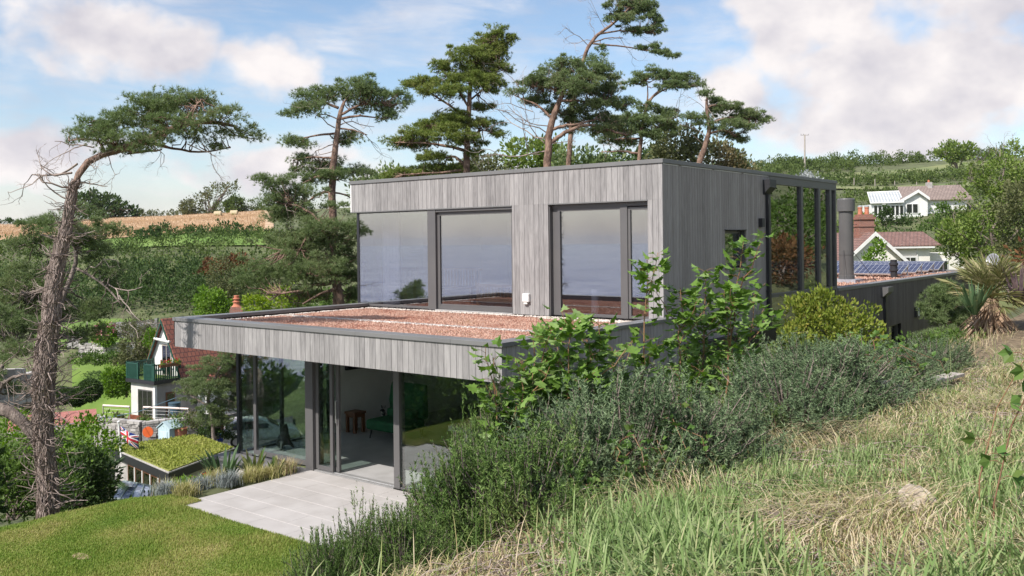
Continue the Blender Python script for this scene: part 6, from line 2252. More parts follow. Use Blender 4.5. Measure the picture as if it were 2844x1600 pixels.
def build_valley():
    # --- balcony house
    P0 = at(432, 1170, 58); P0[2] = at(432, 1172, 58)[2]
    fr = vframe(P0, -34)
    Hs = thing('gabled_cottage', 'white gabled cottage with red tiled roof and dark green balcony', 'house', P0)
    def part(name, mb, mat, parent=Hs, **kw):
        return mb.build(name, M[mat] if isinstance(mat, str) else mat, parent, **kw)
    mb = MB(); mb.box(-2.5, 0, 0, 7, -1.5, 2.36, fr); part('ground_floor_wall', mb, pmat('grey_render', (.30, .275, .25), (.42, .39, .36), .9, .9))
    mb = MB(); mb.box(-2.5, 0, -.03, -.004, -1.5, 2.36, fr); part('front_wall', mb, pmat('pale_weathered_render', (.55, .52, .49), (.68, .65, .61), 1.2, .9))
    # gable wall, set back behind the balcony
    y, c, hw, ez, az = 1.8, -1.53, 1.53, 3.4, 6.1
    mb = MB(); mb.slab([[c - hw, y, 2.4], [c + hw - .01, y, 2.4], [c + hw - .01, y, ez], [c, y, az], [c - hw, y, ez]], (0, 7, 0), fr); part('gable_wall', mb, 'whitepaint')
    for s in (-1, 1):
        k_ = .25 if s < 0 else .45
        sl = (az - ez) / hw
        e = np.array([c + s * (hw + k_), y - .25, ez - k_ * sl]); a = np.array([c, y - .25, az + .16])
        n = np.array([s * (az - ez), 0, hw]); n /= np.linalg.norm(n)
        mb = MB()
        mb.slab([e, a, a + [0, 7.6, 0], e + [0, 7.6, 0]], n * .10, fr); part('roof', mb, 'roofred', uvs=True)
        mb = MB()
        mb.slab([e + [0, -.05, -.20], a + [0, -.05, -.20], a + [0, -.05, .02], e + [0, -.05, .02]], (0, .05, 0), fr); part('bargeboard', mb, 'greenpaint')
    mb = MB(); mb.slab([[.30, y + 1.2, 2.75], [1.5, y + 1.2, 1.9], [1.5, y + 5, 1.9], [.30, y + 5, 2.75]], (0, 0, .1), fr); part('lean_to_roof', mb, 'roofred', uvs=True)
    mb = MB(); mb.box(.02, 1.3, y + 1.3, y + 4.9, -1.5, 1.9, fr); part('lean_to_wall', mb, 'whitepaint')
    # balcony
    mb = MB(); mb.box(-2.75, .25, -.25, 1.79, 2.361, 2.60, fr); part('balcony_deck', mb, 'blackmetal')
    mb = MB(); mb.box(-2.6, .1, -.1, 1.7, 2.601, 2.62, fr); part('balcony_carpet', mb, 'gardenlawn')
    rl = MB()
    def rail(x0, y0, x1, y1, step=.13):
        L = math.hypot(x1 - x0, y1 - y0); n = max(2, int(L / step))
        for i in range(n + 1):
            t = i / n
            xx, yy = x0 + (x1 - x0) * t, y0 + (y1 - y0) * t
            w_ = .05 if i in (0, n) else .03
            rl.box(xx - w_, xx + w_, yy - w_, yy + w_, 2.601, 3.68 if i in (0, n) else 3.55, fr)
        a, b = min(x0, x1) - .05, max(x0, x1) + .05
        cc, d_ = min(y0, y1) - .05, max(y0, y1) + .05
        rl.box(a, b, cc, d_, 3.551, 3.62, fr); rl.box(a + .02, b - .02, cc + .02, d_ - .02, 2.68, 2.73, fr)
    rail(.18, -.18, .18, 1.7, .15)
    rail(-.8, -.18, .06, -.18, .10)
    rail(-2.68, -.18, -1.5, -.18, .10)
    rail(-2.68, -.06, -2.68, 1.7, .13)
    part('railing', rl, 'greenpaint')
    d = MB(); d.box(-1.75, -.80, y - .06, y - .002, 2.6, 4.65, fr); dp = part('balcony_door', d, 'wood_grey')
    d = MB(); d.box(-1.68, -1.31, y - .075, y - .061, 2.7, 4.55, fr); d.box(-1.24, -.87, y - .075, y - .061, 2.7, 4.55, fr); part('pane', d, 'glass_far', dp)
    d = MB(); d.tube(tf(np.array([[-2.25, y - .25, 5.0], [-.65, y - .25, 4.85]]), fr), .085, 8); part('awning', d, 'whitepaint')
    # ground floor glazing
    d = MB(); d.box(-1.75, -.25, -.05, -.031, -.6, 1.95, fr); dp = part('patio_door', d, 'frame')
    d = MB()
    for a, b in ((-1.69, -1.27), (-1.21, -.79), (-.73, -.31)):
        d.box(a, b, -.062, -.051, -.52, 1.88, fr)
    part('pane', d, 'glass_far', dp)
    d = MB(); d.box(.002, .05, .75, 1.40, -.2, 1.75, fr); dp = part('window', d, 'wood_dark')
    d = MB(); d.box(.051, .062, .83, 1.32, -.1, 1.65, fr); part('pane', d, 'glass_far', dp)
    d = MB(); d.box(-.1, .05, -.06, .1, -1.2, 2.35, fr); part('corner_post', d, 'whitepaint')
    # flower box on the railing, balcony chair
    o0 = tf(np.array([[.32, .8, 3.45]]), fr)[0]
    fb = thing('flower_box', 'planter of red and white flowers on the balcony railing', 'flower box', o0)
    mb = MB(); mb.box(.25, .45, .1, 1.6, 3.42, 3.6, fr); mb.build('trough', M['wood_dark'], fb)
    mb = MB(); Q = tf(np.stack([rng.uniform(.2, .5, 130), rng.uniform(.1, 1.6, 130), rng.uniform(3.58, 3.8, 130)], -1), fr)
    put(mb, LEAF_V, LEAF_F, Q, rand_dirs(130), .13); mb.build('foliage', M['leafbright'], fb)
    mb = MB(); Q = tf(np.stack([rng.uniform(.2, .5, 60), rng.uniform(.1, 1.6, 60), rng.uniform(3.65, 3.9, 60)], -1), fr)
    put(mb, LEAF_V, LEAF_F, Q, rand_dirs(60), .10); mb.build('flowers', M['redflower'], fb)
    o0 = tf(np.array([[-.9, 1.1, 2.62]]), fr)[0]
    ch = thing('garden_chair', 'dark slatted garden chair on the green balcony', 'chair', o0)
    mb = MB(); mb.box(-1.2, -.7, .75, 1.25, 3.05, 3.10, fr); mb.build('seat', M['greenpaint'], ch)
    mb = MB()
    for k in range(5):
        mb.box(-1.18 + k * .1, -1.12 + k * .1, 1.23, 1.27, 3.1, 3.62, fr)
    mb.box(-1.2, -.7, 1.23, 1.27, 3.62, 3.68, fr); mb.build('backrest', M['greenpaint'], ch)
    for a in (-1.2, -.75):
        for b in (.75, 1.2):
            mb = MB(); mb.box(a, a + .05, b, b + .05, 2.62, 3.05, fr); mb.build('leg', M['greenpaint'], ch)
    # water butt
    p = at(485, 1165, 57.5)
    w_ = thing('water_butt', 'dark round water butt beside the cottage window', 'water butt', p)
    mb = MB(); mb.lathe(p, [(.34, -.6), (.40, .2), (.36, 1.0)], 16); mb.build('barrel', M['water_blue'], w_)
    mb = MB(); mb.lathe(p, [(.38, 1.0), (.38, 1.06), (.1, 1.1)], 16); mb.build('lid', M['water_blue'], w_)

    # --- steel rails of the terrace
    for (pts, lab) in (([(286, 1126), (360, 1130)], 'left length of pale handrail with wires on the cottage terrace'), ([(398, 1131), (470, 1133), (523, 1136)], 'right length of pale handrail with wires in front of the cottage')):
        q = [at(x, y_, 53.5) for x, y_ in pts]
        rt = thing('handrail', lab, 'handrail', q[0] - UP * 1.0, 'handrails on the cottage terrace')
        mb = MB(); mb.tube(np.array(q), .06, 8); mb.build('rail', pmat('pale_wood_rail', (.75, .62, .55), None, 3, .5) if 'timber_rail' not in M else M['timber_rail'], rt)
        wm = MB()
        for k in range(1, 5):
            wm.tube(np.array(q) - UP * .2 * k, .010, 4)
        wm.build('wire', M['edge'], rt)
        for p in ([q[0], q[-1]] if len(q) == 2 else q):
            mb = MB(); mb.tube(np.array([p, p - UP * 1.2]), .035, 6); mb.build('post', M['wood_grey'], rt)

    # --- stone retaining walls
    def gp(px, py, d):
        return at(px, py, d)
    wall_of_stones('stone_wall', 'rubble retaining wall below the cottage terrace', [gp(268, 1205, 52), gp(300, 1215, 51), gp(395, 1225, 50.5), gp(470, 1215, 51), gp(560, 1210, 52)], 1.05, .4, M['stone'], 'dry stone walls in the valley garden')
    wall_of_stones('stone_wall', 'grey stone wall behind the parked white car', [gp(545, 1210, 56), gp(600, 1212, 58), gp(700, 1195, 62)], 1.3, .4, M['stone_dark'], 'dry stone walls in the valley garden')
    wall_of_stones('stone_wall', 'low wall along the upper garden lawn, behind the hydrangea', [gp(225, 985, 72), gp(300, 985, 71), gp(380, 985, 71)], .9, .4, M['stone'], 'dry stone walls in the valley garden')
    wall_of_stones('stone_wall', 'low dark wall at the back of the upper garden lawn', [gp(300, 930, 80), gp(380, 925, 79), gp(440, 915, 79)], .9, .4, M['stone_dark'], 'dry stone walls in the valley garden')
    wall_of_stones('stone_wall', 'pale boulder wall behind the ivy-covered trunk', [gp(-20, 1110, 50), gp(60, 1100, 52), gp(110, 1085, 54)], 1.2, .6, M['stone'], 'dry stone walls in the valley garden', (.3, .8), (.25, .45))
    # garden lawns (sheets)
    polar_sheet('garden_lawn', 'bright upper garden lawn above the stone wall', 'lawn', -27.5, -13, [74], [92], M['gardenlawn'], .10, 60, 20)
    polar_sheet('garden_lawn', 'shady lower garden lawn left of the cottage', 'lawn', -25.6, -20.6, [57], [71.5], M['gardenlawn'], .12, 30, 20)
    polar_sheet('drive', 'dark drive below the projecting corner of the house', 'drive', -19.6, -13.5, [46], [60], M['asphalt'], .25, 30, 20)
    # garden steps
    p = at(205, 955, 72)
    st = thing('garden_steps', 'flight of stone garden steps by the upper lawn', 'steps', p)
    f2 = vframe(p, 10)
    mb = MB()
    for k in range(6):
        mb.box(-.5, .55, k * .32, k * .32 + .34, -.3, .14 * k + .05, f2)
    mb.build('treads', M['stone'], st)
    mb = MB(); mb.box(.56, .62, 1.5, 1.56, 0, 1.6, f2); mb.build('post', M['wood_grey'], st)
    # --- pergola with red roof
    a, b, c_, d = at(20, 1158, 47.5), at(267, 1135, 47.5), at(271, 1170, 44.8), at(20, 1196, 44.8)
    pg = thing('garden_shelter', 'open timber shelter with a red shingle roof', 'shelter', (b + d) / 2 - UP * 2)
    mb = MB(); mb.slab([d, c_, b, a], (0, 0, -.06)); mb.build('roof', M['shingle'], pg, uvs=True)
    mb = MB(); mb.slab([d - UP * .061, c_ - UP * .061, c_ - UP * .22, d - UP * .22], VV * .06); mb.build('beam', M['wood_grey'], pg)
    for q in (c_ + VV * .2 - RR * .12, b - VV * .2 - RR * .12, d + VV * .2 + RR * .4):
        mb = MB(); mb.tube(np.array([q - UP * .07, q - UP * 2.6]), .065, 6); mb.build('post', M['wood_grey'], pg)
    mb = MB(); mb.tube(np.array([c_ - RR * .12 + VV * .2 - UP * .6, c_ - RR * .8 + VV * .1 - UP * .2]), .05, 5); mb.build('brace', M['wood_grey'], pg)

    # --- studio with a green roof
    zr = -5.2
    A, B, C_, D = [CAM + ray(x, y_) * ((zr - CAM[2]) / ray(x, y_)[2]) for x, y_ in ((306, 1246), (542, 1212), (652, 1248), (468, 1316))]
    sb = thing('green_roof_studio', 'low stone studio with a mossy green roof', 'building', (A + D) / 2 - UP * 2.4)
    cen = (A + B + C_ + D) / 4
    ins = [cen + (q - cen) * .965 for q in (A, D, C_, B)]
    mb = MB(); mb.slab([A, D, C_, B], (0, 0, -.34)); mb.build('roof_edge', M['blackmetal'], sb)
    mb = MB(); mb.slab([q + UP * .002 for q in [cen + (q - cen) * .995 for q in (A, D, C_, B)]], (0, 0, .05)); mb.build('roof_trim', M['stone'], sb)
    mb = MB(); mb.slab([q + UP * .053 for q in ins], (0, 0, .05)); rf = mb.build('roof', M['mossroof'], sb)
    mb = MB(); n = 9000
    u, v_ = rng.random(n)[:, None], rng.random(n)[:, None]
    Q = ins[0] * (1 - u) * (1 - v_) + ins[1] * u * (1 - v_) + ins[2] * u * v_ + ins[3] * (1 - u) * v_ + UP * .10
    DD = rand_dirs(n) + UP * .8; DD /= np.linalg.norm(DD, axis=1)[:, None]
    put(mb, LEAF_V, LEAF_F, Q, DD, rng.uniform(.05, .13, n)); mb.build('moss', M['mossbits'], rf)
    inn = [cen + (q - cen) * .93 for q in (A, D, C_, B)]
    mb = MB(); mb.slab([q - UP * .341 for q in inn], (0, 0, -2.6)); mb.build('wall', M['stone'], sb)
    u = (inn[1] - inn[0]); L = np.linalg.norm(u); u /= L
    nrm = np.array([u[1], -u[0], 0]); nrm = nrm if nrm @ VV < 0 else -nrm
    dm = MB(); dm.slab([inn[0] + u * L * .28 + nrm * .01 - UP * .36, inn[0] + u * L * .86 + nrm * .01 - UP * .36, inn[0] + u * L * .86 + nrm * .01 - UP * 2.7, inn[0] + u * L * .28 + nrm * .01 - UP * 2.7], nrm * .05)
    wd = dm.build('window', M['wood_dark'], sb)
    for k in range(4):
        s0, s1 = .295 + k * .142, .295 + k * .142 + .118
        mb = MB(); mb.slab([inn[0] + u * L * s0 + nrm * .062 - UP * .45, inn[0] + u * L * s1 + nrm * .062 - UP * .45, inn[0] + u * L * s1 + nrm * .062 - UP * 2.6, inn[0] + u * L * s0 + nrm * .062 - UP * 2.6], nrm * .01); mb.build('pane', M['glass_far'], wd)
        mb = MB(); mb.slab([inn[0] + u * L * s1 + nrm * .062 - UP * .40, inn[0] + u * L * (s1 + .012) + nrm * .062 - UP * .40, inn[0] + u * L * (s1 + .012) + nrm * .062 - UP * 2.6, inn[0] + u * L * s1 + nrm * .062 - UP * 2.6], nrm * .03); mb.build('post', M['whitepaint'], wd)
    # --- greenhouse
    P = [at(306, 1388, 31), at(345, 1338, 33), at(420, 1352, 32.2), at(415, 1392, 30.2)]
    gh = thing('greenhouse', 'small greenhouse roof of glass panes and green bars', 'greenhouse', (P[0] + P[3]) / 2 - UP * 1.5)
    mb = MB(); mb.slab(P, (0, 0, .02)); mb.build('pane', pmat('greenhouse_glass', (.20, .24, .32), (.30, .34, .42), 1.5, .15), gh)
    mb = MB()
    for t in (0, .25, .5, .75, 1):
        mb.tube(np.array([P[0] * (1 - t) + P[3] * t + UP * .03, P[1] * (1 - t) + P[2] * t + UP * .03]), .025, 5)
    mb.tube(np.array([P[1] + UP * .03, P[2] + UP * .03]), .035, 5); mb.tube(np.array([P[0] + UP * .03, P[3] + UP * .03]), .03, 5)
    mb.build('glazing_bars', pmat('grey_green_bars', (.20, .25, .21), None, 3, .5), gh)
    mb = MB(); mb.slab([P[0] - UP * .05, P[3] - UP * .05, P[2] - UP * .05, P[1] - UP * .05], (0, 0, -2.2)); mb.build('wall', M['glass_far'], gh)
    hp = [P[0] * .55 + P[1] * .45, P[0] * .1 + P[1] * .9, (P[0] * .1 + P[1] * .9) * .55 + (P[3] * .1 + P[2] * .9) * .45, (P[0] * .55 + P[1] * .45) * .55 + (P[3] * .55 + P[2] * .45) * .45]
    mb = MB(); mb.slab([hp[0] + UP * .2, hp[3] + UP * .2, hp[2] + UP * .07, hp[1] + UP * .07], (0, 0, .03)); mb.build('roof_vent', pmat('vent_glass', (.38, .42, .46), None, 3, .2), gh)
    # --- flagpole and flag
    a, b = at(337, 1272, 41.6), at(329, 1174, 41.6)
    fp = thing('flagpole', 'short white flagpole at the edge of the green roof', 'flagpole', a)
    mb = MB(); mb.tube(np.array([a, b]), [.05, .04], 10); mb.build('pole', M['whitepaint'], fp)
    mb = MB(); mb.lathe(b, [(.06, 0), (.07, .04), (.02, .09)], 10); mb.build('finial', M['whitepaint'], fp)
    build_flag(a, b)
    # --- shed, lifebuoy, pots, ball
    p = at(455, 1228, 48)
    f3 = vframe(p, -28)
    sh = thing('garden_shed', 'narrow pale blue beach-hut shed with a pitched roof', 'shed', p)
    mb = MB(); mb.slab([[-.42, 0, -.4], [.42, 0, -.4], [.42, 0, .72], [0, 0, 1.0], [-.42, 0, .72]], (0, .8, 0), f3); mb.build('wall', M['bluepaint'], sh)
    for s in (-1, 1):
        mb = MB(); mb.slab([[s * .5, -.06, .68], [0, -.06, 1.03], [0, .86, 1.03], [s * .5, .86, .68]], (0, 0, .05), f3); mb.build('roof', M['bluepaint'], sh)
    mb = MB(); mb.box(-.26, .26, -.03, -.002, -.35, .55, f3); mb.build('door', pmat('pale_blue_door', (.48, .60, .64), None, 3, .7, stretch=(14, 14, .3)), sh)
    p = at(411, 1200, 48)
    lb = thing('lifebuoy', 'round orange disc on a stick beside the shed', 'lifebuoy', p - UP * .5)
    mb = MB(); mb.lathe((0, 0, 0), [(.02, -.03), (.28, -.03), (.28, .03), (.02, .03)], 20)
    V = mb.V[0].copy(); mb.V[0] = p + RR * V[:, 0:1] + UP * V[:, 1:2] + VV * V[:, 2:3]; mb.build('disc', M['orange'], lb)
    mb = MB(); mb.tube(np.array([p - VV * -.05, p - UP * 1.0]), .02, 5); mb.build('stick', M['wood_grey'], lb)
    p = at(612, 1212, 53)
    pt = thing('blue_pot', 'glazed blue plant pot beside the drive wall', 'plant pot', p)
    mb = MB(); mb.lathe(p, [(.16, -.3), (.24, .1), (.26, .2), (.22, .2), (.2, .1)], 16); mb.build('pot', M['bluepot'], pt)
    mb = MB(); put(mb, LEAF_V, LEAF_F, p + rng.normal(size=(40, 3)) * .1 + UP * .28, rand_dirs(40), .14); mb.build('foliage', M['leafbright'], pt)
    p = at(497, 1210, 48.5)
    pt = thing('terracotta_planter', 'terracotta planter to the right of the blue shed', 'planter', p)
    mb = MB(); mb.lathe(p, [(.34, -.5), (.42, .35), (.44, .4), (.38, .4)], 12); mb.build('pot', M['terracotta'], pt)
    mb = MB(); put(mb, LEAF_V, LEAF_F, p + rng.normal(size=(260, 3)) * np.array([.3, .3, .22]) + UP * .7, rand_dirs(260), .14); mb.build('foliage', M['leaf'], pt)
    # terracotta paving on the terrace behind the rail
    mb = MB(); q = [at(x, y_, 55) for x, y_ in ((340, 1185), (420, 1190), (425, 1160), (360, 1150))]
    mb.slab(q, (0, 0, -.1)); o = mb.build('terracotta_paving', M['terracotta'])
    tag(o, 'patch of terracotta paving behind the terrace handrail', 'paving', kind='structure')
    # washing line
    mb = MB(); q = np.array([at(100, 1195, 40), at(250, 1168, 44), at(380, 1145, 48), at(490, 1104, 54)])
    t = np.linspace(0, 1, 24); Q = np.stack([np.interp(t, [0, .33, .66, 1], q[:, i]) for i in range(3)], -1)
    mb.tube(Q, .016, 4); o = mb.build('washing_line', pmat('blue_line', (.25, .42, .50), None, 3, .6))
    tag(o, 'thin blue washing line strung across the valley garden', 'line')
    # --- chimney behind the lower roof
    p = at(657, 868, 50)
    ch = thing('brick_chimney', 'weathered brick chimney with a ridged red pot, left above the lower roof', 'chimney', p)
    f4 = vframe(p, 12)
    mb = MB(); mb.box(-.34, .34, -.3, .3, -3, .18, f4); mb.box(-.30, .30, -.26, .26, .181, .32, f4); mb.build('stack', M['brick'], ch, uvs=True)
    mb = MB(); mb.lathe(p, [(.26, .32), (.17, .42), (.15, .55), (.21, .56), (.21, .60), (.14, .62), (.13, .72), (.20, .73), (.20, .77), (.13, .79), (.14, .92), (.12, .93)], 14); mb.build('chimney_pot', M['terracotta'], ch)
    build_car()
    # --- plants of the valley garden
    def gb(px, py, d):
        return at(px, py, d)
    g = 'shrubs in the valley garden'
    bush('round_shrub', 'rounded bright green shrub on the lawn left of the cottage', 'shrub', gb(313, 1100, 60), [(0, 0, 1.0, .75, .75, .95), (.1, 0, .5, .7, .7, .5)], 2600, .17, M['leafbright'], g, clump=20, crad=.22, stem_r=.03)
    for k, (x, y_, r) in enumerate(((175, 1100, .55), (215, 1105, .6), (250, 1092, .72), (60, 1145, .6))):
        lab = ['clipped topiary dome, nearest the ivy trunk', 'middle clipped topiary dome of the row', 'largest clipped topiary dome at the right end of the row', 'clipped dome left of the ivy-covered trunk'][k]
        bush('topiary_dome', lab, 'topiary', gb(x, y_ + 22, 56), [(0, 0, r * .9, r, r, r * .95)], 4200, .12, M['leafdark'], 'clipped topiary domes', clump=0, stems=2, shell=.85)
    r = bush('hydrangea', 'hydrangea covered in pink flowers by the garden steps', 'shrub', gb(290, 960, 70), [(0, 0, .8, .95, .8, .9)], 1800, .2, M['leafbright'], g, clump=20, crad=.25)
    fl = MB(); Q, D = blob_points([(*(gb(290, 960, 70) + UP * .95), .95, .85, .85)], 34, .95)
    Q = Q[Q[:, 2] > gb(290, 960, 70)[2] + .4]
    put(fl, LEAF_V, LEAF_F, np.repeat(Q, 14, 0) + rng.normal(size=(len(Q) * 14, 3)) * .07, rand_dirs(len(Q) * 14), .14); fl.build('flowers', M['pinkflower'], r)
    bush('garden_tree', 'small twiggy apple tree in front of the low garden wall', 'tree', gb(385, 975, 71), [(0, 0, 2.0, 1.2, 1.0, .8), (-1.2, 0, 1.7, .9, .8, .7), (.4, 0, 1.2, .8, .7, .5)], 1700, .16, M['leafolive'], None, clump=16, crad=.25, stems=16, stem_r=.05)
    bush('garden_shrub', 'tall bronze-green shrub with red flowers left of the cottage gable', 'shrub', gb(365, 1030, 63), [(0, 0, 1.2, .8, .8, 1.1), (.6, .3, .8, .7, .7, .8), (-.7, 0, .6, .7, .6, .6)], 2400, .18, M['leafolive'], g, clump=18, crad=.3, stems=9)
    bush('garden_shrub', 'rose bush dotted with red blooms by the cottage corner', 'shrub', gb(352, 1100, 61), [(0, 0, .9, .5, .5, .8), (-.2, 0, 1.5, .4, .4, .4)], 1500, .16, M['leafbright'], g, clump=16, crad=.2)
    bush('garden_shrub', 'dark low shrubs banked below the garden steps', 'shrub', gb(265, 1010, 67), [(0, 0, .3, 1.2, .8, .5), (1.4, 0, .3, .9, .7, .5), (-1.2, .2, .2, .8, .7, .5)], 2400, .18, M['leaf'], g, clump=18, crad=.25)
    bush('garden_shrub', 'leafy shrub against the right end of the cottage gable', 'shrub', gb(425, 990, 66), [(0, 0, .9, .6, .6, 1.1)], 1500, .18, M['leafbright'], g, clump=18, crad=.25)
    bush('climbing_plants', 'flowering plants along the retaining wall below the handrail', 'plants', gb(320, 1185, 52.5), [(-.8, 0, .2, .6, .3, .4), (.2, 0, .3, .5, .3, .4), (1.6, 0, .2, .5, .3, .45)], 1600, .14, M['leafolive'], g, clump=16, crad=.2, stem_r=.015)
    bush('climbing_plants', 'grey-green bush hanging over the wall right of the shed', 'shrub', gb(490, 1185, 51.5), [(0, 0, .2, .6, .4, .5), (.9, 0, .3, .8, .4, .45)], 1600, .13, M['leafolive'], g, clump=16, crad=.2, stem_r=.015)
    bush('garden_shrub', 'dark rounded bush in front of the terrace handrail', 'shrub', gb(405, 1200, 51), [(0, 0, .35, .5, .4, .4)], 1000, .13, M['leaf'], g, clump=16, crad=.2, stem_r=.015)
    # the dark shrubbery under the ivy trunk
    bush('shrubbery_bush', 'mass of mid-green shrubs right of the ivy trunk foot', 'shrub', gb(205, 1420, 24), [(0, 0, .4, .42, .6, .75), (.05, .5, .95, .38, .5, .55), (.3, .8, .5, .36, .5, .6)], 4200, .11, M['leafdark'], None, clump=26, crad=.24, stems=12)
    bush('shrubbery_bush', 'dark bushy growth left of the ivy trunk foot', 'shrub', gb(40, 1430, 21), [(0, 0, .5, .7, .8, .8), (-.4, .5, .9, .6, .7, .5), (.4, .6, .3, .6, .7, .6)], 4600, .10, M['leaf'], None, clump=26, crad=.24, stems=14)
    bush('shrubbery_bush', 'sunlit green bush behind the ivy trunk, above the dark growth', 'shrub', gb(60, 1290, 30), [(0, 0, .8, 1.4, 1.0, .9), (1.0, .5, .5, 1.0, .9, .7), (2.2, .4, .6, .9, .9, .8)], 4600, .13, M['leafbright'], None, clump=24, crad=.28, stems=9)
    bush('shrubbery_bush', 'rose-hip bush beside the path below the shelter', 'shrub', gb(238, 1345, 36), [(0, 0, .5, .55, .6, .7), (-.5, .3, .3, .45, .6, .6)], 2600, .13, M['leaf'], None, clump=24, crad=.26, stems=9)
    bush('wall_ivy', 'dark ivy and shrubs over the wall at the foot of the garden pine', 'shrub', gb(600, 1215, 50.3), [(-.5, 0, .25, .6, .4, .45), (.4, 0, .2, .6, .4, .4), (-.1, .2, .7, .5, .3, .4)], 1700, .14, M['leafdark'], g, clump=18, crad=.2, stem_r=.02)
    # fan palm by the greenhouse
    b = gb(290, 1400, 30)
    root = thing('garden_palm', 'dark fan palm with a flower spike left of the studio', 'palm', b)
    lf, st = MB(), MB()
    crown = at(285, 1325, 30)
    st.tube(np.array([b - UP * .6, crown]), .09, 8)
    for k in range(30):
        a = rng.uniform(0, 6.28); e = rng.uniform(-.35, 1.2)
        d = np.array([math.cos(a) * math.cos(e), math.sin(a) * math.cos(e), math.sin(e)])
        c = crown + d * rng.uniform(.25, .5)
        st.tube(np.array([crown, c]), .01, 4)
        side = np.cross(d, UP); side /= np.linalg.norm(side)
        for q in np.linspace(-1.1, 1.1, 13):
            dd = d * math.cos(q) + side * math.sin(q)
            n = np.cross(np.cross(dd, d + UP * .4), dd); n = np.cross(dd, n); n /= np.linalg.norm(n) + 1e-9
            l = .55
            lf.add([c, c + dd * l * .5 + n * .02, c + dd * l - UP * .06, c + dd * l * .5 - n * .02], [[0, 1, 2, 3]])
    lf.build('fronds', M['yucca'], root); st.build('trunk', M['bark_grey'], root)
    mb = MB(); q = np.array([at(285, 1392, 29), at(287, 1330, 29), at(296, 1318, 29), at(306, 1305, 29)]); mb.tube(q, .02, 6); mb.build('flower_spike', M['limeleaf'], root)


def build_flag(a, b):
    """union flag waving from the pole, in three coloured cloths laid one over the other"""
    top = b - UP * .12
    root = thing('flag', 'waving union flag in red, white and blue on the white pole', 'flag', top)
    Lf, Hf = 1.05, .62
    def pos(u, v, off=0.0):
        # u along (0..1), v up (0..1)
        drop = -.42 * u - .12 * u * u
        x = u * Lf * .82
        wave = .10 * math.sin(u * 7.0 + v * 1.2) * (.3 + u)
        p = top + RR * x + UP * (drop + (v - 1) * Hf * (1 - .1 * u)) + VV * wave
        return p - VV * off
    def patch(polys, mat, off, name):
        mb = MB()
        for poly in polys:
            # grid each strip so it follows the waves
            p = np.array(poly, float)
            n = 14
            t = np.linspace(0, 1, n)
            lo = p[0] + (p[1] - p[0]) * t[:, None]
            hi = p[3] + (p[2] - p[3]) * t[:, None]
            m = 5
            s = np.linspace(0, 1, m)
            G = lo[:, None] + (hi - lo)[:, None] * s[None, :, None]
            V = [pos(min(max(g[0], 0), 1), min(max(g[1], 0), 1), off) for row in G for g in row]
            idx = np.arange(n * m).reshape(n, m)
            mb.add(np.array(V), np.stack([idx[:-1, :-1], idx[1:, :-1], idx[1:, 1:], idx[:-1, 1:]], -1).reshape(-1, 4))
        o = mb.build(name, mat, root, smooth=True)
        sm = o.modifiers.new('cloth', 'SOLIDIFY'); sm.thickness = .003; sm.offset = 0
    def bar(x0, y0, x1, y1, w):
        d = np.array([x1 - x0, (y1 - y0) * .6]); d /= np.hypot(*d)
        n = np.array([-d[1], d[0] / .6]) * w / 2
        return [(x0 - n[0], y0 - n[1]), (x1 - n[0], y1 - n[1]), (x1 + n[0], y1 + n[1]), (x0 + n[0], y0 + n[1])]
    patch([[(0, 0), (1, 0), (1, 1), (0, 1)]], M['bluecloth'], 0, 'field')
    patch([bar(0, 0, 1, 1, .12), bar(0, 1, 1, 0, .12)], M['whitecloth'], .008, 'white_saltire')
    patch([bar(0, 0, 1, 1, .04), bar(0, 1, 1, 0, .04)], M['redcloth'], .014, 'red_saltire')
    patch([[(0, .335), (1, .335), (1, .665), (0, .665)], [(.40, 0), (.60, 0), (.60, 1), (.40, 1)]], M['whitecloth'], .020, 'white_cross')
    patch([[(0, .40), (1, .40), (1, .60), (0, .60)], [(.44, 0), (.56, 0), (.56, 1), (.44, 1)]], M['redcloth'], .026, 'red_cross')


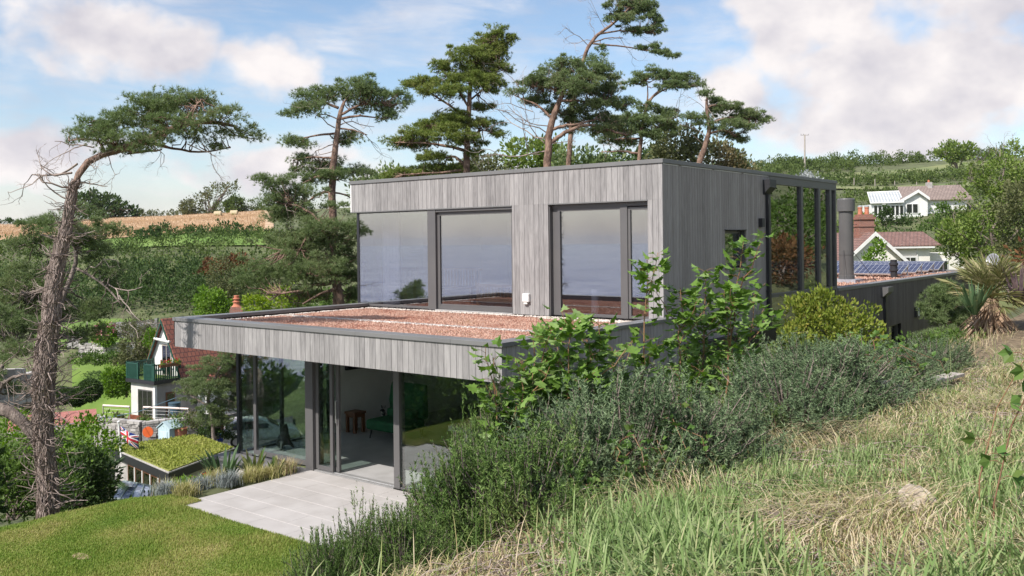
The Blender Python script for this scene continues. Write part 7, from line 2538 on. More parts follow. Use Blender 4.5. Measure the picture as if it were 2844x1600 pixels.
def build_car():
    p = at(680, 1240, 51)
    p[2] = at(680, 1242, 51)[2]
    e1 = RR * math.cos(R(20)) + VV * math.sin(R(20))      # car length axis (rear to the left)
    e2 = VV * math.cos(R(20)) - RR * math.sin(R(20))
    fr = (p, e1, e2)
    root = thing('parked_car', 'white hatchback parked on the dark drive behind the corner glass', 'car', p)
    # side profile lofted across the width
    prof = [(-1.10, .30), (-1.14, .55), (-1.10, .92), (-.95, 1.02), (-.70, 1.38), (-.45, 1.46), (.75, 1.47), (1.30, 1.30), (1.85, .98), (2.75, .84), (3.0, .62), (3.0, .30)]
    ws = [(-.0, .0), (.10, .90), (.16, 1.0)]
    secs = []
    for y, k in ((0, .86), (.05, .95), (.16, 1.0), (1.54, 1.0), (1.65, .95), (1.70, .86)):
        s = []
        for x, z in prof:
            ins = .16 * max(0, (z - .95) / .5)
            yy = y if ins == 0 else .85 + (y - .85) * (1 - ins / .85 * 1.0)
            s.append([.95 + (x - .95) * (1 - (1 - k) * .12), yy, .3 + (z - .3) * (1 - (1 - k) * .25)])
        secs.append(s)
    V = np.array(secs)
    n, m = V.shape[:2]
    idx = np.arange(n * m).reshape(n, m)
    mb = MB()
    jn = np.roll(idx, -1, 1)
    mb.add(tf(V.reshape(-1, 3), fr), np.stack([idx[:-1], idx[1:], jn[1:], jn[:-1]], -1).reshape(-1, 4))
    mb.F.append([[int(i) for i in idx[0]], [int(i) for i in idx[-1][::-1]]])
    mb.build('body', M['carpaint'], root, smooth=True)
    wg = pmat('car_glass', (.03, .035, .04), None, 3, .08)
    mb = MB()
    mb.slab([[-.93, .20, 1.04], [-.93, 1.50, 1.04], [-.73, 1.38, 1.35], [-.73, .32, 1.35]], (-.04, 0, .01), fr); mb.build('rear_window', wg, root)
    mb = MB()
    for a, b in ((-.72, -.05), (0, .62), (.66, 1.25)):
        z1 = 1.38 if b < 1 else 1.22
        mb.slab([[a, -.004, .98], [b + (.25 if b > 1 else 0), -.004, .98], [b, .075, z1], [a + (.18 if a < -.5 else 0), .085, z1]], (0, -.012, 0), fr)
    mb.build('side_window', wg, root)
    mb = MB(); mb.slab([[1.34, .2, 1.31], [1.34, 1.5, 1.31], [1.86, 1.6, 1.0], [1.86, .1, 1.0]], (.02, 0, .02), fr); mb.build('windscreen', wg, root)
    for y in (.10, 1.44):
        mb = MB(); mb.box(-1.15, -1.08, y, y + .16, .75, .98, fr); mb.build('tail_light', M['redlens'], root)
    for x in (-.45, 2.15):
        for y in (-.02, 1.52):
            mb = MB(); mb.lathe((0, 0, 0), [(.05, 0), (.30, 0), (.33, .04), (.33, .16), (.30, .20), (.05, .20)], 20)
            Vv = mb.V[0].copy(); mb.V[0] = tf(np.stack([x + Vv[:, 0], y + Vv[:, 2], .33 + Vv[:, 1]], -1), fr); w = mb.build('wheel', M['rubber'], root)
            mb = MB(); mb.lathe((0, 0, 0), [(.02, -.01), (.20, -.004), (.20, .02)], 14)
            Vv = mb.V[0].copy(); mb.V[0] = tf(np.stack([x + Vv[:, 0], (y if y < 1 else y + .2) + (Vv[:, 2] if y < 1 else -Vv[:, 2]), .33 + Vv[:, 1]], -1), fr); mb.build('rim', M['alloy'], w)
    mb = MB(); mb.box(1.28, 1.44, -.16, -.02, .98, 1.10, fr); mb.build('wing_mirror', M['carpaint'], root)


# ================================================================ HILLSIDES
def build_hills():
    # fields
    polar_sheet('stubble_field', 'pale stubble field on the hillside behind the bent pine', 'field', -33, -14.5, [150, 152, 158], [232, 236, 240], M['field_straw'], .2, 70, 60)
    polar_sheet('pasture', 'light green pasture strip behind the upper bungalow', 'field', 13.2, 27, [178, 170, 166], [196, 186, 174], M['field_green'], .3, 50, 20)
    polar_sheet('pasture', 'sloping yellow-green meadow below the skyline hedge', 'field', 16.5, 32, [212, 207, 205], [216, 236, 250], M['field_green'], .3, 50, 20)
    polar_sheet('pasture', 'thin green field along the skyline by the pole', 'field', 12.5, 19, [252, 250], [262, 262], M['field_green'], .5, 40, 10)
    polar_sheet('pasture', 'bright green grass strip below the stubble field', 'grass', -25, -15, [136, 138], [149, 156], pmat('bright_grass', (.12, .21, .035), (.19, .28, .06), .12, .95, .4, 3), .25, 50, 16)
    # straw texture of the stubble: standing rows
    n = 40000
    th = rng.uniform(-32, -15, n); d = rng.uniform(153, 234, n)
    t = np.radians(th)
    d = d / np.cos(t)
    X = CAM[0] + d * (VV[0] * np.cos(t) + RR[0] * np.sin(t)); Y = CAM[1] + d * (VV[1] * np.cos(t) + RR[1] * np.sin(t))
    P = np.column_stack([X, Y, ht(X, Y) + .15])
    mb = MB(); blade_mesh(mb, P, rng.uniform(.25, .5, n), .13, rng.uniform(.2, 1.2, n), 1)
    o = mb.build('straw_stubble', M['stubble']); tag(o, 'straw stubble standing in the hillside field', 'stubble', kind='stuff')

    def clumps(th0, th1, d0, d1, n, h, size, mat, name, label, cat, blobr=2.0, kind=None, group=None, m=None, lift=.25, fill=26):
        """a hedge or scrub: leafy mounds between two bearings and two distances"""
        m = m or max(4, int(abs(th1 - th0) * 3.5))
        th = rng.uniform(th0, th1, m); tt = (th - th0) / (th1 - th0)
        a = np.interp(tt, np.linspace(0, 1, len(d0)), d0); b = np.interp(tt, np.linspace(0, 1, len(d1)), d1)
        dd = a + (b - a) * rng.random(m)
        t = np.radians(th)
        dd = dd / np.cos(t)
        X = CAM[0] + dd * (VV[0] * np.cos(t) + RR[0] * np.sin(t)); Y = CAM[1] + dd * (VV[1] * np.cos(t) + RR[1] * np.sin(t))
        r = blobr * rng.uniform(.6, 1.35, m); hh = h * rng.uniform(.55, 1.25, m)
        B = np.column_stack([X, Y, ht(X, Y) + hh * lift, r, r, hh])
        P, D = blob_points(B, n, .55, fill, blobr * .28)
        D = D + UP * .5; D /= np.linalg.norm(D, axis=1)[:, None]
        mb = MB(); leaves(mb, P, D, size * rng.uniform(.6, 1.3, len(P)))
        c = np.array([B[:, 0].mean(), B[:, 1].mean(), B[:, 2].min()])
        if kind == 'stuff':
            o = mb.build(name, mat); return tag(o, label, cat, None, 'stuff')
        root = thing(name, label, cat, c, group)
        mb.build('foliage', mat, root)
        return root
    hg = 'hedges on the hillsides'
    # left hillside: scrub between field and garden
    clumps(-34, -13, [112], [149, 149, 155], 26000, .95, .42, M['leafhill'], 'hillside_scrub', 'green scrub and bramble covering the bank below the stubble field', 'scrub', 3.6, 'stuff', m=260)
    clumps(-22, -15.5, [146], [151, 157], 5200, 1.7, .42, M['leafdark'], 'hedge', 'dark hedge along the lower edge of the stubble field', 'hedge', 2.0, group=hg, m=70)
    clumps(-33, -24, [233], [240], 5000, 1.3, .42, M['leafdark'], 'hedge', 'skyline hedge at the far left behind the stubble field', 'hedge', 1.7, group=hg, m=80)
    clumps(-24.5, -15, [236, 240], [246], 7000, 1.5, .42, M['leafolive'], 'hedge', 'skyline hedge above the stubble field right of the ivy trunk', 'hedge', 1.9, group=hg, m=110)
    clumps(-18, -12, [236], [246], 7000, 2.6, .45, M['leafhill'], 'hedge', 'tall bushy hedge on the skyline left of the orange pine', 'hedge', 3.4, group=hg, m=40)
    clumps(-23.5, -16.5, [97], [114], 18000, 3.4, .34, M['leafdark'], 'shrub_bank', 'dark belt of shrubs at the back of the upper garden', 'shrub', 3.0, group='shrub belts behind the upper garden', m=85)
    clumps(-32, -22, [98], [116], 14000, 2.2, .34, M['leafdark'], 'shrub_bank', 'green belt of shrubs behind the drooping pine', 'shrub', 3.0, group='shrub belts behind the upper garden', m=60)
    clumps(-16, -9, [84], [100], 6000, 2.4, .36, M['leaf'], 'shrub_bank', 'mixed shrubs between garden and spreading pine', 'shrub', 2.4, group='shrub belts behind the upper garden', m=40)
    clumps(-34, -25, [34], [52], 9000, 2.0, .20, M['leaf'], 'valley_scrub', 'leafy scrub on the slope at the left edge, below the shelter', 'scrub', 1.7, 'stuff', m=70)
    clumps(-27, -19, [25], [33], 9000, 1.3, .15, M['leafdark'], 'valley_scrub', 'dark undergrowth below the lawn edge and greenhouse', 'scrub', 1.3, 'stuff', m=60)
    def gp(px, d):
        return ground(px, d)
    tg = 'trees and bushes on the left hillside'
    bush('hillside_tree', 'dark rounded evergreen tree on the left skyline beside the ivy trunk', 'tree', gp(268, 238), [(-2, 0, 4.5, 4, 3, 3.2), (3.5, 0, 3.8, 4, 3, 2.6), (8, 0, 2.2, 3, 3, 1.6)], 3000, .8, M['leafdark'], tg, clump=24, crad=1.1, stems=5, stem_r=.25)
    bush('hillside_tree', 'wind-bent bare-branched hawthorn on the left skyline', 'tree', gp(585, 240), [(1.5, 0, 6.2, 4, 3, 1.8), (5, 0, 7.2, 3, 2, 1.2), (-2, 0, 4.2, 2.5, 2, 1.6)], 900, .6, M['leafolive'], tg, clump=14, crad=1.0, stems=22, stem_r=.16)
    bush('hillside_bush', 'small rounded bush left of the wind-bent hawthorn', 'bush', gp(525, 238), [(0, 0, 1.8, 2.5, 2, 2.2)], 1200, .6, M['leafolive'], tg, clump=20, crad=.8, stem_r=.1)
    bush('hillside_bush', 'round bush right of the wind-bent hawthorn', 'bush', gp(650, 238), [(0, 0, 2, 3, 2, 2.4)], 1400, .6, M['leafhill'], tg, clump=20, crad=.8, stem_r=.1)
    for px, lab in ((605, 'pale hay bale at the top of the stubble field, left of the pair'), (650, 'pale hay bale at the top of the stubble field, right of the pair')):
        p = at(px, 580, 224); p[2] = hz(p[0], p[1]) + .2
        b = thing('hay_bale', lab, 'hay bale', p, 'hay bales in the stubble field')
        mb = MB(); mb.lathe((0, 0, 0), [(.1, -.9), (.85, -.9), (.92, -.7), (.92, .7), (.85, .9), (.1, .9)], 16)
        V = mb.V[0].copy() * .72; mb.V[0] = p + RR * V[:, 2:3] * 1.3 + VV * V[:, 0:1] + UP * (V[:, 1:2] + .5); mb.build('bale', M['straw'], b)
    # the russet dead shrub, olive willow and rhododendron beside the garden
    bush('dead_shrub', 'russet brown dead shrub at the top of the bank', 'shrub', at(600, 760, 100), [(0, 0, .6, 2.0, 1.2, 1.0), (2.4, 0, 1.1, 1.6, 1.0, .7), (-1.0, 0, -.8, .8, .8, 1.4)], 1700, .35, M['bracken'], None, clump=20, crad=.5, stem_r=.06)
    bush('willow_bush', 'grey-olive willow bush above the brick chimney', 'bush', at(625, 850, 82), [(0, 0, 2.0, 1.6, 1.4, 2.4), (.9, 0, 1.2, 1.3, 1.2, 1.6), (-.6, 0, 1, 1.1, 1, 1.4)], 4200, .22, M['leafolive'], None, clump=24, crad=.45, stem_r=.06)
    bush('rhododendron', 'glossy bright green bush left of the brick chimney', 'bush', at(580, 872, 72), [(0, 0, .8, 1.3, 1.1, 1.2), (1.0, 0, .4, .9, .8, .8)], 2800, .24, M['leafbright'], None, clump=24, crad=.35, stem_r=.05)
    bush('lime_tree', 'small lime-green leafy tree under the spreading pine', 'tree', at(770, 870, 44), [(0, 0, .5, 1.1, .8, .8), (-1.0, 0, .2, .7, .6, .6), (.9, 0, .9, .6, .5, .6)], 1400, .2, M['limeleaf'], None, clump=18, crad=.3, stem_r=.04)
    # trees low behind the roof, left to right
    bg = 'low trees behind the flat roof'
    for (px, d, ps, mat, s, n, lab) in [
        (1090, 52, [(0, 0, 4.0, 1.6, 1.4, .9), (1.6, 0, 4.0, 1.4, 1.2, .7), (-1.4, 0, 3.6, 1, 1, .6)], 'needle', .26, 2600, 'low dark pine scrub just above the left part of the roof'),
        (1200, 54, [(0, 0, 4.0, 1.8, 1.4, .8), (1.8, 0, 4.2, 1.4, 1.2, .6)], 'leafolive', .26, 2400, 'olive scrub above the roof at the foot of the bright pine'),
        (1355, 56, [(0, 0, 4.8, 1.4, 1.2, .8), (-1.2, 0, 4.4, 1.0, 1, .6)], 'leafolive', .24, 1800, 'small bushy treetop right of the bright pine trunk'),
        (1470, 57, [(0, 0, 5.4, 1.8, 1.5, 1.3), (1.6, 0, 5.2, 1.2, 1.2, 1.1)], 'leafash', .26, 3000, 'round sunlit treetop left of the dark broad pine trunk'),
        (1610, 52, [(0, 0, 4.9, 1.6, 1.4, 1.1), (1.4, 0, 4.8, 1.2, 1, .8)], 'needle', .26, 2600, 'dark treetop right of the broad pine trunk'),
        (1740, 60, [(0, 0, 5.0, 2.2, 1.6, 1.0), (2.2, 0, 5.2, 1.6, 1.4, 1.0)], 'leafdark', .28, 2800, 'dark green treetop behind the middle-sized pine'),
        (1885, 55, [(0, 0, 6.0, 1.5, 1.3, 1.7), (-.8, 0, 5.0, 1.2, 1, 1.0), (.9, 0, 5.4, .9, .9, 1.2)], 'leafolive', .24, 3600, 'pointed olive conifer left of the smallest pine'),
        (1990, 56, [(0, 0, 5.0, 1.4, 1.2, 1.6), (1.2, 0, 4.4, 1.1, 1, 1.1)], 'conifer', .22, 1800, 'brownish conifer right of the smallest pine'),
        (2010, 57, [(0, 0, 5.0, 1.3, 1.2, 1.4), (1.0, 0, 4.4, 1.2, 1, .9)], 'leafolive', .24, 2400, 'grey-green bush at the right end of the treetops'),
    ]:
        b = ground(px, d)
        dz = at(px, 470, d)[2] - (b[2] + 4.6)
        bush('background_tree', lab, 'tree', b, [(p[0], p[1], p[2] + dz - .2, p[3], p[4], p[5]) for p in ps], n, s, M[mat], bg, clump=24, crad=.45, stems=6, stem_r=.10)
    # right hillside hedges
    clumps(11.5, 20, [226, 230], [252, 254], 20000, 2.0, .48, M['leafhill'], 'hedge', 'long dark hedge across the right hillside below the pole', 'hedge', 2.4, group=hg, m=230)
    clumps(16, 29, [238, 248, 258], [250, 262, 272], 20000, 2.6, .5, M['leafhill'], 'hedge', 'thick dark hedge under the right-hand skyline', 'hedge', 2.8, group=hg, m=210)
    clumps(13, 30, [192, 190, 186], [212, 206, 205], 24000, 1.8, .45, M['leafhill'], 'hedge', 'broad hedge between the two green fields on the right', 'hedge', 2.2, group=hg, m=300)
    clumps(12.8, 27, [145, 142], [168, 164], 14000, 1.1, .38, M['leafhill'], 'hedge', 'rough hedge behind the upper bungalow', 'hedge', 1.8, group=hg, m=170)
    clumps(12.0, 16.8, [138], [150], 4200, 1.2, .38, M['leafdark'], 'hedge', 'dark clipped hedge left of the upper bungalow', 'hedge', 1.8, group=hg, m=26)
    clumps(17, 29.5, [96], [118], 12000, 2.0, .34, M['leafdark'], 'shrub_bank', 'dark shrubs between the two white houses', 'shrub', 2.8, group='shrub belts on the right', m=60)
    clumps(27, 32, [96], [128], 6000, 4.0, .40, M['leafash'], 'shrub_bank', 'light green trees behind the ash at the right edge', 'shrub', 3.4, group='shrub belts on the right', m=30)
    bush('silver_bush', 'silvery white-leaved bush on the hillside above the stair window', 'bush', at(2240, 500, 150), [(0, 0, -.8, 2.6, 2, 1.8), (3, 0, -2, 2.2, 1.6, 1.0)], 2000, .4, leafmat('silver_leaves', [(.24, .26, .25), (.36, .38, .38), (.46, .47, .47)], .2, .6), None, clump=20, crad=.7, stem_r=.1)
    bush('round_tree', 'round leafy tree between the flue and the brick chimney', 'tree', at(2385, 690, 92), [(0, 0, 1.5, 2.2, 1.8, 1.9), (-1.2, 0, -.2, 2.0, 1.5, 1.6), (1.6, 0, .4, 1.6, 1.4, 1.4)], 4600, .26, M['leafash'], None, clump=24, crad=.45, stem_r=.08)
    bush('field_tree', 'lone small tree in the yellow-green meadow', 'tree', at(2660, 472, 215), [(0, 0, 4.5, 3.6, 2.6, 2.4), (-2.6, 0, 3.8, 2.6, 2, 1.8)], 1800, .7, M['leafash'], None, clump=24, crad=.8, stems=6, stem_r=.2)
    bush('cypress_bush', 'dark pointed cypress in front of the bungalow conservatory', 'bush', at(2462, 625, 118), [(0, 0, .6, .8, 1, 2.0), (-1.6, 0, .2, .7, .9, 1.2), (2.2, 0, .0, .9, 1, 1.3)], 3600, .26, M['leafdark'], None, clump=22, crad=.4, stem_r=.08)
    bush('garden_tree', 'leafy tree right of the small bungalow gable', 'tree', at(2625, 640, 112), [(0, 0, 1.6, 1.7, 1.8, 1.5), (1.8, 0, .8, 1.6, 1.4, 1.4), (-1.8, 0, .2, 1.4, 1.4, 1.1)], 4200, .3, M['leaf'], None, clump=24, crad=.5, stem_r=.1)
    bush('laurel_tree', 'small glossy tree in front of the white gable', 'tree', at(2432, 760, 60), [(0, 0, 1.0, .75, .7, .7), (-.3, 0, .5, .6, .6, .5), (.2, 0, 1.7, .4, .4, .5)], 1500, .18, M['leafbright'], None, clump=16, crad=.22, stem_r=.03)
    # the ash with bare twigs
    b = ground(2775, 46)
    b[2] = at(2775, 775, 46)[2]
    def bare(root, B):
        mb = MB()
        for k in range(110):
            q = B[rng.integers(len(B))]
            p = q[:3] + rand_dirs(1)[0] * q[3:6] * .85
            dead_branch(mb, p, rand_dirs(1)[0] * .5 + UP * .8 + (p - (b + UP * 3)) * .12, rng.uniform(.5, 1.0), .012, 2)
        mb.build('bare_twigs', M['vine'], root)
    bl = []
    for (px, py, rx, ry, dd) in ((2760, 480, 70, 60, 0), (2820, 450, 60, 60, 1), (2725, 560, 66, 50, 0), (2670, 650, 62, 42, -.5), (2720, 640, 90, 50, .5), (2800, 580, 70, 60, 0), (2715, 490, 30, 36, 0), (2655, 690, 46, 22, 0), (2800, 690, 70, 40, 1), (2850, 520, 60, 80, 0), (2720, 710, 70, 26, -.8)):
        c = at(px, py, 46 + dd) - b
        k = 46 / FPX
        bl.append((c[0], c[1], c[2], rx * k, rx * k * .8, ry * k))
    bush('ash_tree', 'large pale-twigged ash tree at the right edge', 'tree', b, bl, 11500, .16, M['leafash'], None, clump=34, crad=.30, stems=16, stem_r=.09, up=.2, extra=bare, world=True)
    mbk = None
    # hedge at the right edge by the dish
    bush('edge_hedge', 'clipped brown-green hedge at the right edge beyond the rear roof', 'hedge', ground(2840, 40), [(0, 0, 2.2, 1.2, 1.2, 2.0), (.8, .8, 2.0, 1.2, 1.2, 2.0)], 4200, .15, M['leafolive'], None, clump=24, crad=.3)
    # utility pole
    p = at(2235, 452, 236)
    q = at(2235, 374, 236)
    u = thing('utility_pole', 'wooden utility pole with a crossarm on the skyline', 'utility pole', p)
    mb = MB(); mb.tube(np.array([p - UP * 1.5, q]), [.24, .17], 8); mb.build('pole', M['wood_grey'], u)
    mb = MB(); mb.tube(np.array([q - RR * 1.05 - UP * .12, q + RR * 1.05 - UP * .12]), .07, 5); mb.build('crossarm', M['wood_grey'], u)
    mb = MB()
    for s in (-.95, -.3, .95):
        mb.tube(np.array([q + RR * s - UP * .1, q + RR * s + UP * .22]), .07, 6)
    mb.build('insulators', M['greytrim'], u)
    # fence posts
    for k, (x, y) in enumerate(((2372, 500), (2430, 503), (2485, 508), (2546, 511))):
        p = at(x, y + 8, 186)
        mb = MB(); mb.tube(np.array([p - UP * .4, p + UP * 1.0]), .09, 5)
        o = mb.build('fence_post', M['wood_grey'], loc=p)
        tag(o, 'grey fence post along the top of the pasture, ' + ('leftmost of four', 'second from the left', 'third from the left', 'rightmost of four')[k], 'fence post', 'fence posts along the pasture')


def build_right_houses():
    # --- white cottage with the brick chimney
    d = 75
    p = at(2344, 735, d); p[2] = .4
    fr = vframe(p, 6)
    H = thing('white_cottage', 'cream cottage with a brown tiled roof and tall brick chimney', 'cottage', p)
    def part(name, mb, mat, parent=H, **kw):
        return mb.build(name, M[mat] if isinstance(mat, str) else mat, parent, **kw)
    ez, az = 2.1, 4.05
    c, hw = 2.55, 2.35
    mb = MB(); mb.slab([[c - hw, 0, -1], [c + hw, 0, -1], [c + hw, 0, ez], [c, 0, az - .1], [c - hw, 0, ez]], (0, 7, 0), fr); part('gable_wall', mb, 'cream')
    for s in (-1, 1):
        e = np.array([c + s * (hw + .45), -.35, ez - .35]); a = np.array([c, -.35, az + .12])
        n = np.array([s * (az - ez), 0, hw]); n /= np.linalg.norm(n)
        mb = MB(); mb.slab([e, a, a + [0, 7.3, 0], e + [0, 7.3, 0]], n * .10, fr); part('roof', mb, 'roofbrown', uvs=True)
        mb = MB(); mb.slab([e + [0, -.05, -.24], a + [0, -.05, -.24], a + [0, -.05, .1], e + [0, -.05, .1]], (0, .05, 0), fr); part('bargeboard', mb, 'whitepaint')
    # wing to the right
    mb = MB(); mb.box(4.0, 8.1, 1.2, 6.0, -1, 3.0, fr); part('wing_wall', mb, 'cream')
    mb = MB(); mb.slab([[3.2, .8, 3.02], [8.9, .8, 3.02], [8.9, 3.6, 4.15], [2.6, 3.6, 4.15]], (0, 0, .10), fr); part('wing_roof', mb, 'roofbrown', uvs=True)
    mb = MB(); mb.slab([[2.6, 3.6, 4.16], [8.9, 3.6, 4.16], [8.9, 6.6, 3.0], [3.2, 6.6, 3.0]], (0, 0, .10), fr); part('wing_roof', mb, 'roofbrown', uvs=True)
    mb = MB(); mb.box(3.9, 8.3, .78, .88, 2.86, 3.0, fr); mb.box(6.9, 6.98, 1.1, 1.19, -1, 2.9, fr); part('gutter', mb, 'whitepaint')
    w = MB(); w.box(5.75, 6.85, 1.10, 1.198, .3, 2.2, fr); wo = part('window', w, 'whitepaint')
    for a in (5.83, 6.34):
        g = MB(); g.box(a, a + .43, 1.08, 1.099, .4, 2.08, fr); part('pane', g, 'glass_far', wo)
    mb = MB(); mb.box(8.1, 12, 2.6, 6, -1, 2.4, fr); part('shaded_wing', mb, 'cream')
    w = MB(); w.box(9.6, 10.5, 2.5, 2.598, .5, 1.8, fr); wo = part('window', w, 'whitepaint')
    g = MB(); g.box(9.68, 10.42, 2.48, 2.499, .58, 1.72, fr); part('pane', g, 'glass_far', wo)
    mb = MB()
    mb.box(1.95, 3.25, 1.2, 2.2, 2.4, 4.7, fr); mb.box(1.88, 3.32, 1.13, 2.27, 4.701, 4.86, fr); mb.box(1.95, 3.25, 1.2, 2.2, 4.861, 5.3, fr); mb.box(1.85, 3.35, 1.1, 2.3, 5.301, 5.5, fr); mb.box(2.0, 3.2, 1.25, 2.15, 5.501, 5.72, fr)
    chm = part('chimney', mb, 'brick', uvs=True)
    for x in (2.28, 2.86):
        q = tf(np.array([[x, 1.7, 5.72]]), fr)[0]
        m2 = MB(); m2.lathe(q, [(.19, 0), (.17, .5), (.2, .52), (.2, .6)], 14); part('chimney_pot', m2, 'terracotta', chm)
        m2 = MB(); m2.lathe(q, [(.17, .6), (.19, .62), (.19, .72), (.1, .76)], 14); part('cowl', m2, 'edge', chm)
    mb = MB(); mb.tube(tf(np.array([[-3.8, 1, 4.35], [2.0, 1.6, 4.9]]), fr), .02, 4)
    part('cable', mb, 'blackmetal')
    # second chimney peeping above
    for px, pz in ((2343, 0), (2350, .12)):
        q = at(px, 592, 96)
        o = thing('chimney_pot', 'red clay chimney pot beside the flue' + (', front one' if pz == 0 else ', taller rear one'), 'chimney pot', q, 'chimney pots beside the flue')
        m2 = MB(); m2.lathe(q, [(.14, -1.2), (.14, .4 + pz), (.17, .42 + pz), (.17, .5 + pz)], 12); m2.build('pot', M['terracotta'], o)
    # --- upper bungalow
    d = 130
    p = at(2422, 592, d); p[2] = at(2422, 600, d)[2]
    fr = vframe(p, 0)
    H = thing('white_bungalow', 'white bungalow with a glazed conservatory roof up on the hillside', 'bungalow', p)
    def part(name, mb, mat, parent=H, **kw):
        return mb.build(name, M[mat] if isinstance(mat, str) else mat, parent, **kw)
    k = d / FPX
    Z = lambda py: (600 - py) * k
    Xp = lambda px: (px - 2422) * k
    mb = MB(); mb.box(Xp(2424), Xp(2510), 0, 5, -2, Z(568), fr); part('conservatory_wall', mb, 'whitepaint')
    mb = MB()
    for x in np.linspace(Xp(2428), Xp(2500), 7):
        mb.box(x, x + .42, -.03, -.002, .1, Z(572), fr)
    part('conservatory_pane', mb, 'glass_far')
    q = [[Xp(2416), -.3, Z(566)], [Xp(2508), -.3, Z(564)], [Xp(2530), 4, Z(529)], [Xp(2440), 4, Z(532)]]
    mb = MB(); mb.slab(q, (0, 0, .06), fr); part('conservatory_roof', mb, pmat('conservatory_glass', (.34, .36, .36), (.44, .46, .46), .4, .15))
    mb = MB()
    for t in np.linspace(0, 1, 12):
        a = np.array(q[0]) * (1 - t) + np.array(q[1]) * t; b = np.array(q[3]) * (1 - t) + np.array(q[2]) * t
        mb.tube(tf(np.array([a + [0, 0, .09], b + [0, 0, .09]]), fr), .05, 5)
    mb.tube(tf(np.array([np.array(q[0]) + [0, 0, .05], np.array(q[1]) + [0, 0, .05]]), fr), .12, 5); mb.tube(tf(np.array([np.array(q[3]) + [0, 0, .05], np.array(q[2]) + [0, 0, .05]]), fr), .10, 5)
    part('roof_bars', mb, 'whitepaint')
    mb = MB(); mb.box(Xp(2506), Xp(2700), 1.5, 7, -2, Z(556), fr); part('wall', mb, 'whitepaint')
    mb = MB(); mb.slab([[Xp(2515), 1.0, Z(557)], [Xp(2715), 1.0, Z(557)], [Xp(2715), 5, Z(513)], [Xp(2535), 5, Z(517)]], (0, 0, .15), fr); part('roof', mb, 'roofgrey', uvs=True)
    mb = MB(); mb.slab([[Xp(2500), .6, -2], [Xp(2582), .6, -2], [Xp(2582), .6, Z(554)], [Xp(2553), .6, Z(533)], [Xp(2504), .6, Z(558)]], (0, 3, 0), fr); part('gable_wall', mb, 'whitepaint')
    for a, b in (((2494, 563), (2553, 530)), ((2584, 552), (2553, 530))):
        mb = MB(); mb.slab([[Xp(a[0]), .2, Z(a[1])], [Xp(b[0]), .2, Z(b[1])], [Xp(b[0]), 4, Z(b[1])], [Xp(a[0]), 4, Z(a[1])]], (0, 0, .14), fr); part('roof', mb, 'roofgrey', uvs=True)
        mb = MB(); mb.slab([[Xp(a[0]), .14, Z(a[1]) - .3], [Xp(b[0]), .14, Z(b[1]) - .3], [Xp(b[0]), .14, Z(b[1]) + .12], [Xp(a[0]), .14, Z(a[1]) + .12]], (0, .05, 0), fr); part('bargeboard', mb, 'whitepaint')
    w = MB(); w.box(Xp(2520), Xp(2556), .5, .598, .3, Z(566), fr); wo = part('window', w, 'whitepaint')
    g = MB(); g.box(Xp(2523), Xp(2537), .48, .499, .4, Z(568), fr); g.box(Xp(2540), Xp(2553), .48, .499, .4, Z(568), fr); part('pane', g, 'glass_far', wo)
    mb = MB(); mb.box(Xp(2617), Xp(2628), 4.2, 5.2, Z(530), Z(503), fr); chm = part('chimney', mb, 'stone')
    m2 = MB(); m2.lathe(tf(np.array([[Xp(2622), 4.7, Z(503)]]), fr)[0], [(.16, 0), (.15, .35)], 10); part('chimney_pot', m2, 'terracotta', chm)


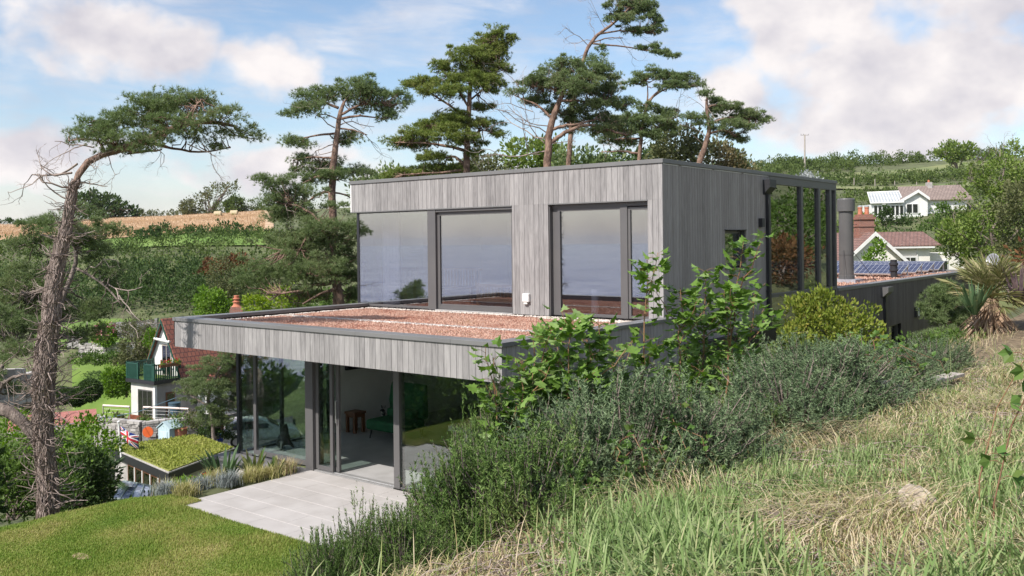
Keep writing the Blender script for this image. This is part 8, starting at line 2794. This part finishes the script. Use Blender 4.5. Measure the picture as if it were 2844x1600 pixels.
def build_shrubs_near_house():
    b = ground(2255, 19.5)
    bush('yellow_green_shrub', 'bright yellow-green shrub in front of the glazed bay', 'shrub', b, [(c[0] - b[0], c[1] - b[1], c[2] - b[2], rx, rx * .8, rz) for c, rx, rz in ((at(2280, 860, 19.5), .75, .45), (at(2360, 880, 19.5), .6, .45), (at(2220, 900, 19.2), .6, .5), (at(2330, 930, 19), .9, .5), (at(2200, 950, 18.8), .6, .4), (at(2410, 920, 19.4), .35, .35), (at(2250, 840, 19.7), .35, .25))], 5200, .085, M['yellowleaf'], None, clump=26, crad=.16, stems=22, stem_r=.016, up=.9, world=True, shell=.2)
    b = ground(2560, 17)
    bush('edge_shrub', 'low green shrub and grass at the foot of the palm', 'shrub', b, [(0, 0, .2, .9, .7, .35), (.9, .3, .3, .7, .6, .35)], 1800, .07, M['leaf'], None, clump=18, crad=.16, stem_r=.015)
    # dark growth beyond the lawn edge and along the bank: what the windows mirror
    g = 'shrubs beyond the lawn, mirrored in the glass'
    for (x, y, r, h, mat, lab) in [(-11.6, -5.6, 1.9, 4.0, 'leafdark', 'dark shrub beyond the lawn edge, first in the mirrored row'), (-11.6, -8.4, 2.0, 4.0, 'leaf', 'green shrub beyond the lawn edge, second in the mirrored row'),
                                   (-11.2, -11.2, 2.0, 3.8, 'leafdark', 'dark shrub beyond the lawn edge, third in the mirrored row'), (-10.2, -14, 2.0, 2.8, 'leaf', 'green shrub beyond the lawn edge, last in the mirrored row'),
                                   (-12.6, -3.6, 1.5, 3.8, 'leafdark', 'narrow dark shrub nearest the house in the mirrored row'), (-16.5, -5, 2.4, 5.2, 'leafdark', 'tall dark shrub on the slope behind the mirrored row')]:
        bush('lawn_edge_shrub', lab, 'shrub', (x, y, hz(x, y)), [(0, 0, h * .5, r, r, h * .55), (.9, .4, h * .75, r * .6, r * .6, h * .4), (-.8, -.6, h * .6, r * .7, r * .7, h * .4)], 11000, .19, M[mat], g, clump=24, crad=.4, stem_r=.05)
    g = 'bracken and shrubs on the bank, mirrored in the stair window'
    for (x, y, r, h, mat, lab) in [(5.5, 24, 2.0, 2.2, 'leaf', 'green shrub on the bank opposite the rear wing'), (6.5, 28.5, 2.2, 2.6, 'leaf', 'mid-green shrub opposite the rear wing'), (8.5, 36, 3.6, 6.0, 'leafdark', 'dark shrub at the top of the bank'),
                                   (5.0, 33, 2.2, 2.4, 'leafbright', 'bright green shrub beyond the palm'), (11.5, 31, 3.4, 5.2, 'leaf', 'green shrub higher up the bank'), (4.0, 20.5, 1.1, 1.3, 'bracken', 'low bracken clump behind the palm')]:
        bush('bank_shrub', lab, 'shrub', (x, y, hz(x, y)), [(0, 0, h * .5, r, r, h * .55), (.8, .5, h * .7, r * .6, r * .6, h * .4)], 2400, .17, M[mat], g, clump=24, crad=.4, stem_r=.04)


def build_haze():
    # the sea air: one even, thin volume round everything
    m, nt, out = _nt('sea_air')
    v = nt.nodes.new('ShaderNodeVolumePrincipled')
    v.inputs['Color'].default_value = (.88, .91, 1.0, 1)
    v.inputs['Density'].default_value = HAZE
    nt.links.new(v.outputs[0], out.inputs['Volume'])
    mb = MB()
    mb.box(-12500, 12500, -12500, 4000, -84, 62)
    o = mb.build('haze', m)
    tag(o, 'thin sea air softening the horizon', 'haze', kind='stuff')


# ================================================================ BUILD
HAZE = 6e-5
M['glass_stair'] = glassmat('stair_window_glass', .30, (.55, .60, .57))
build_ground()
build_lawn()
build_patio()
build_house()
build_roof_planting()
build_roof_things()
build_interior()
build_pines()
build_gorse()
build_saplings()
build_bank_plants()
build_grass()
build_valley()
build_hills()
build_right_houses()
build_shrubs_near_house()
build_haze()
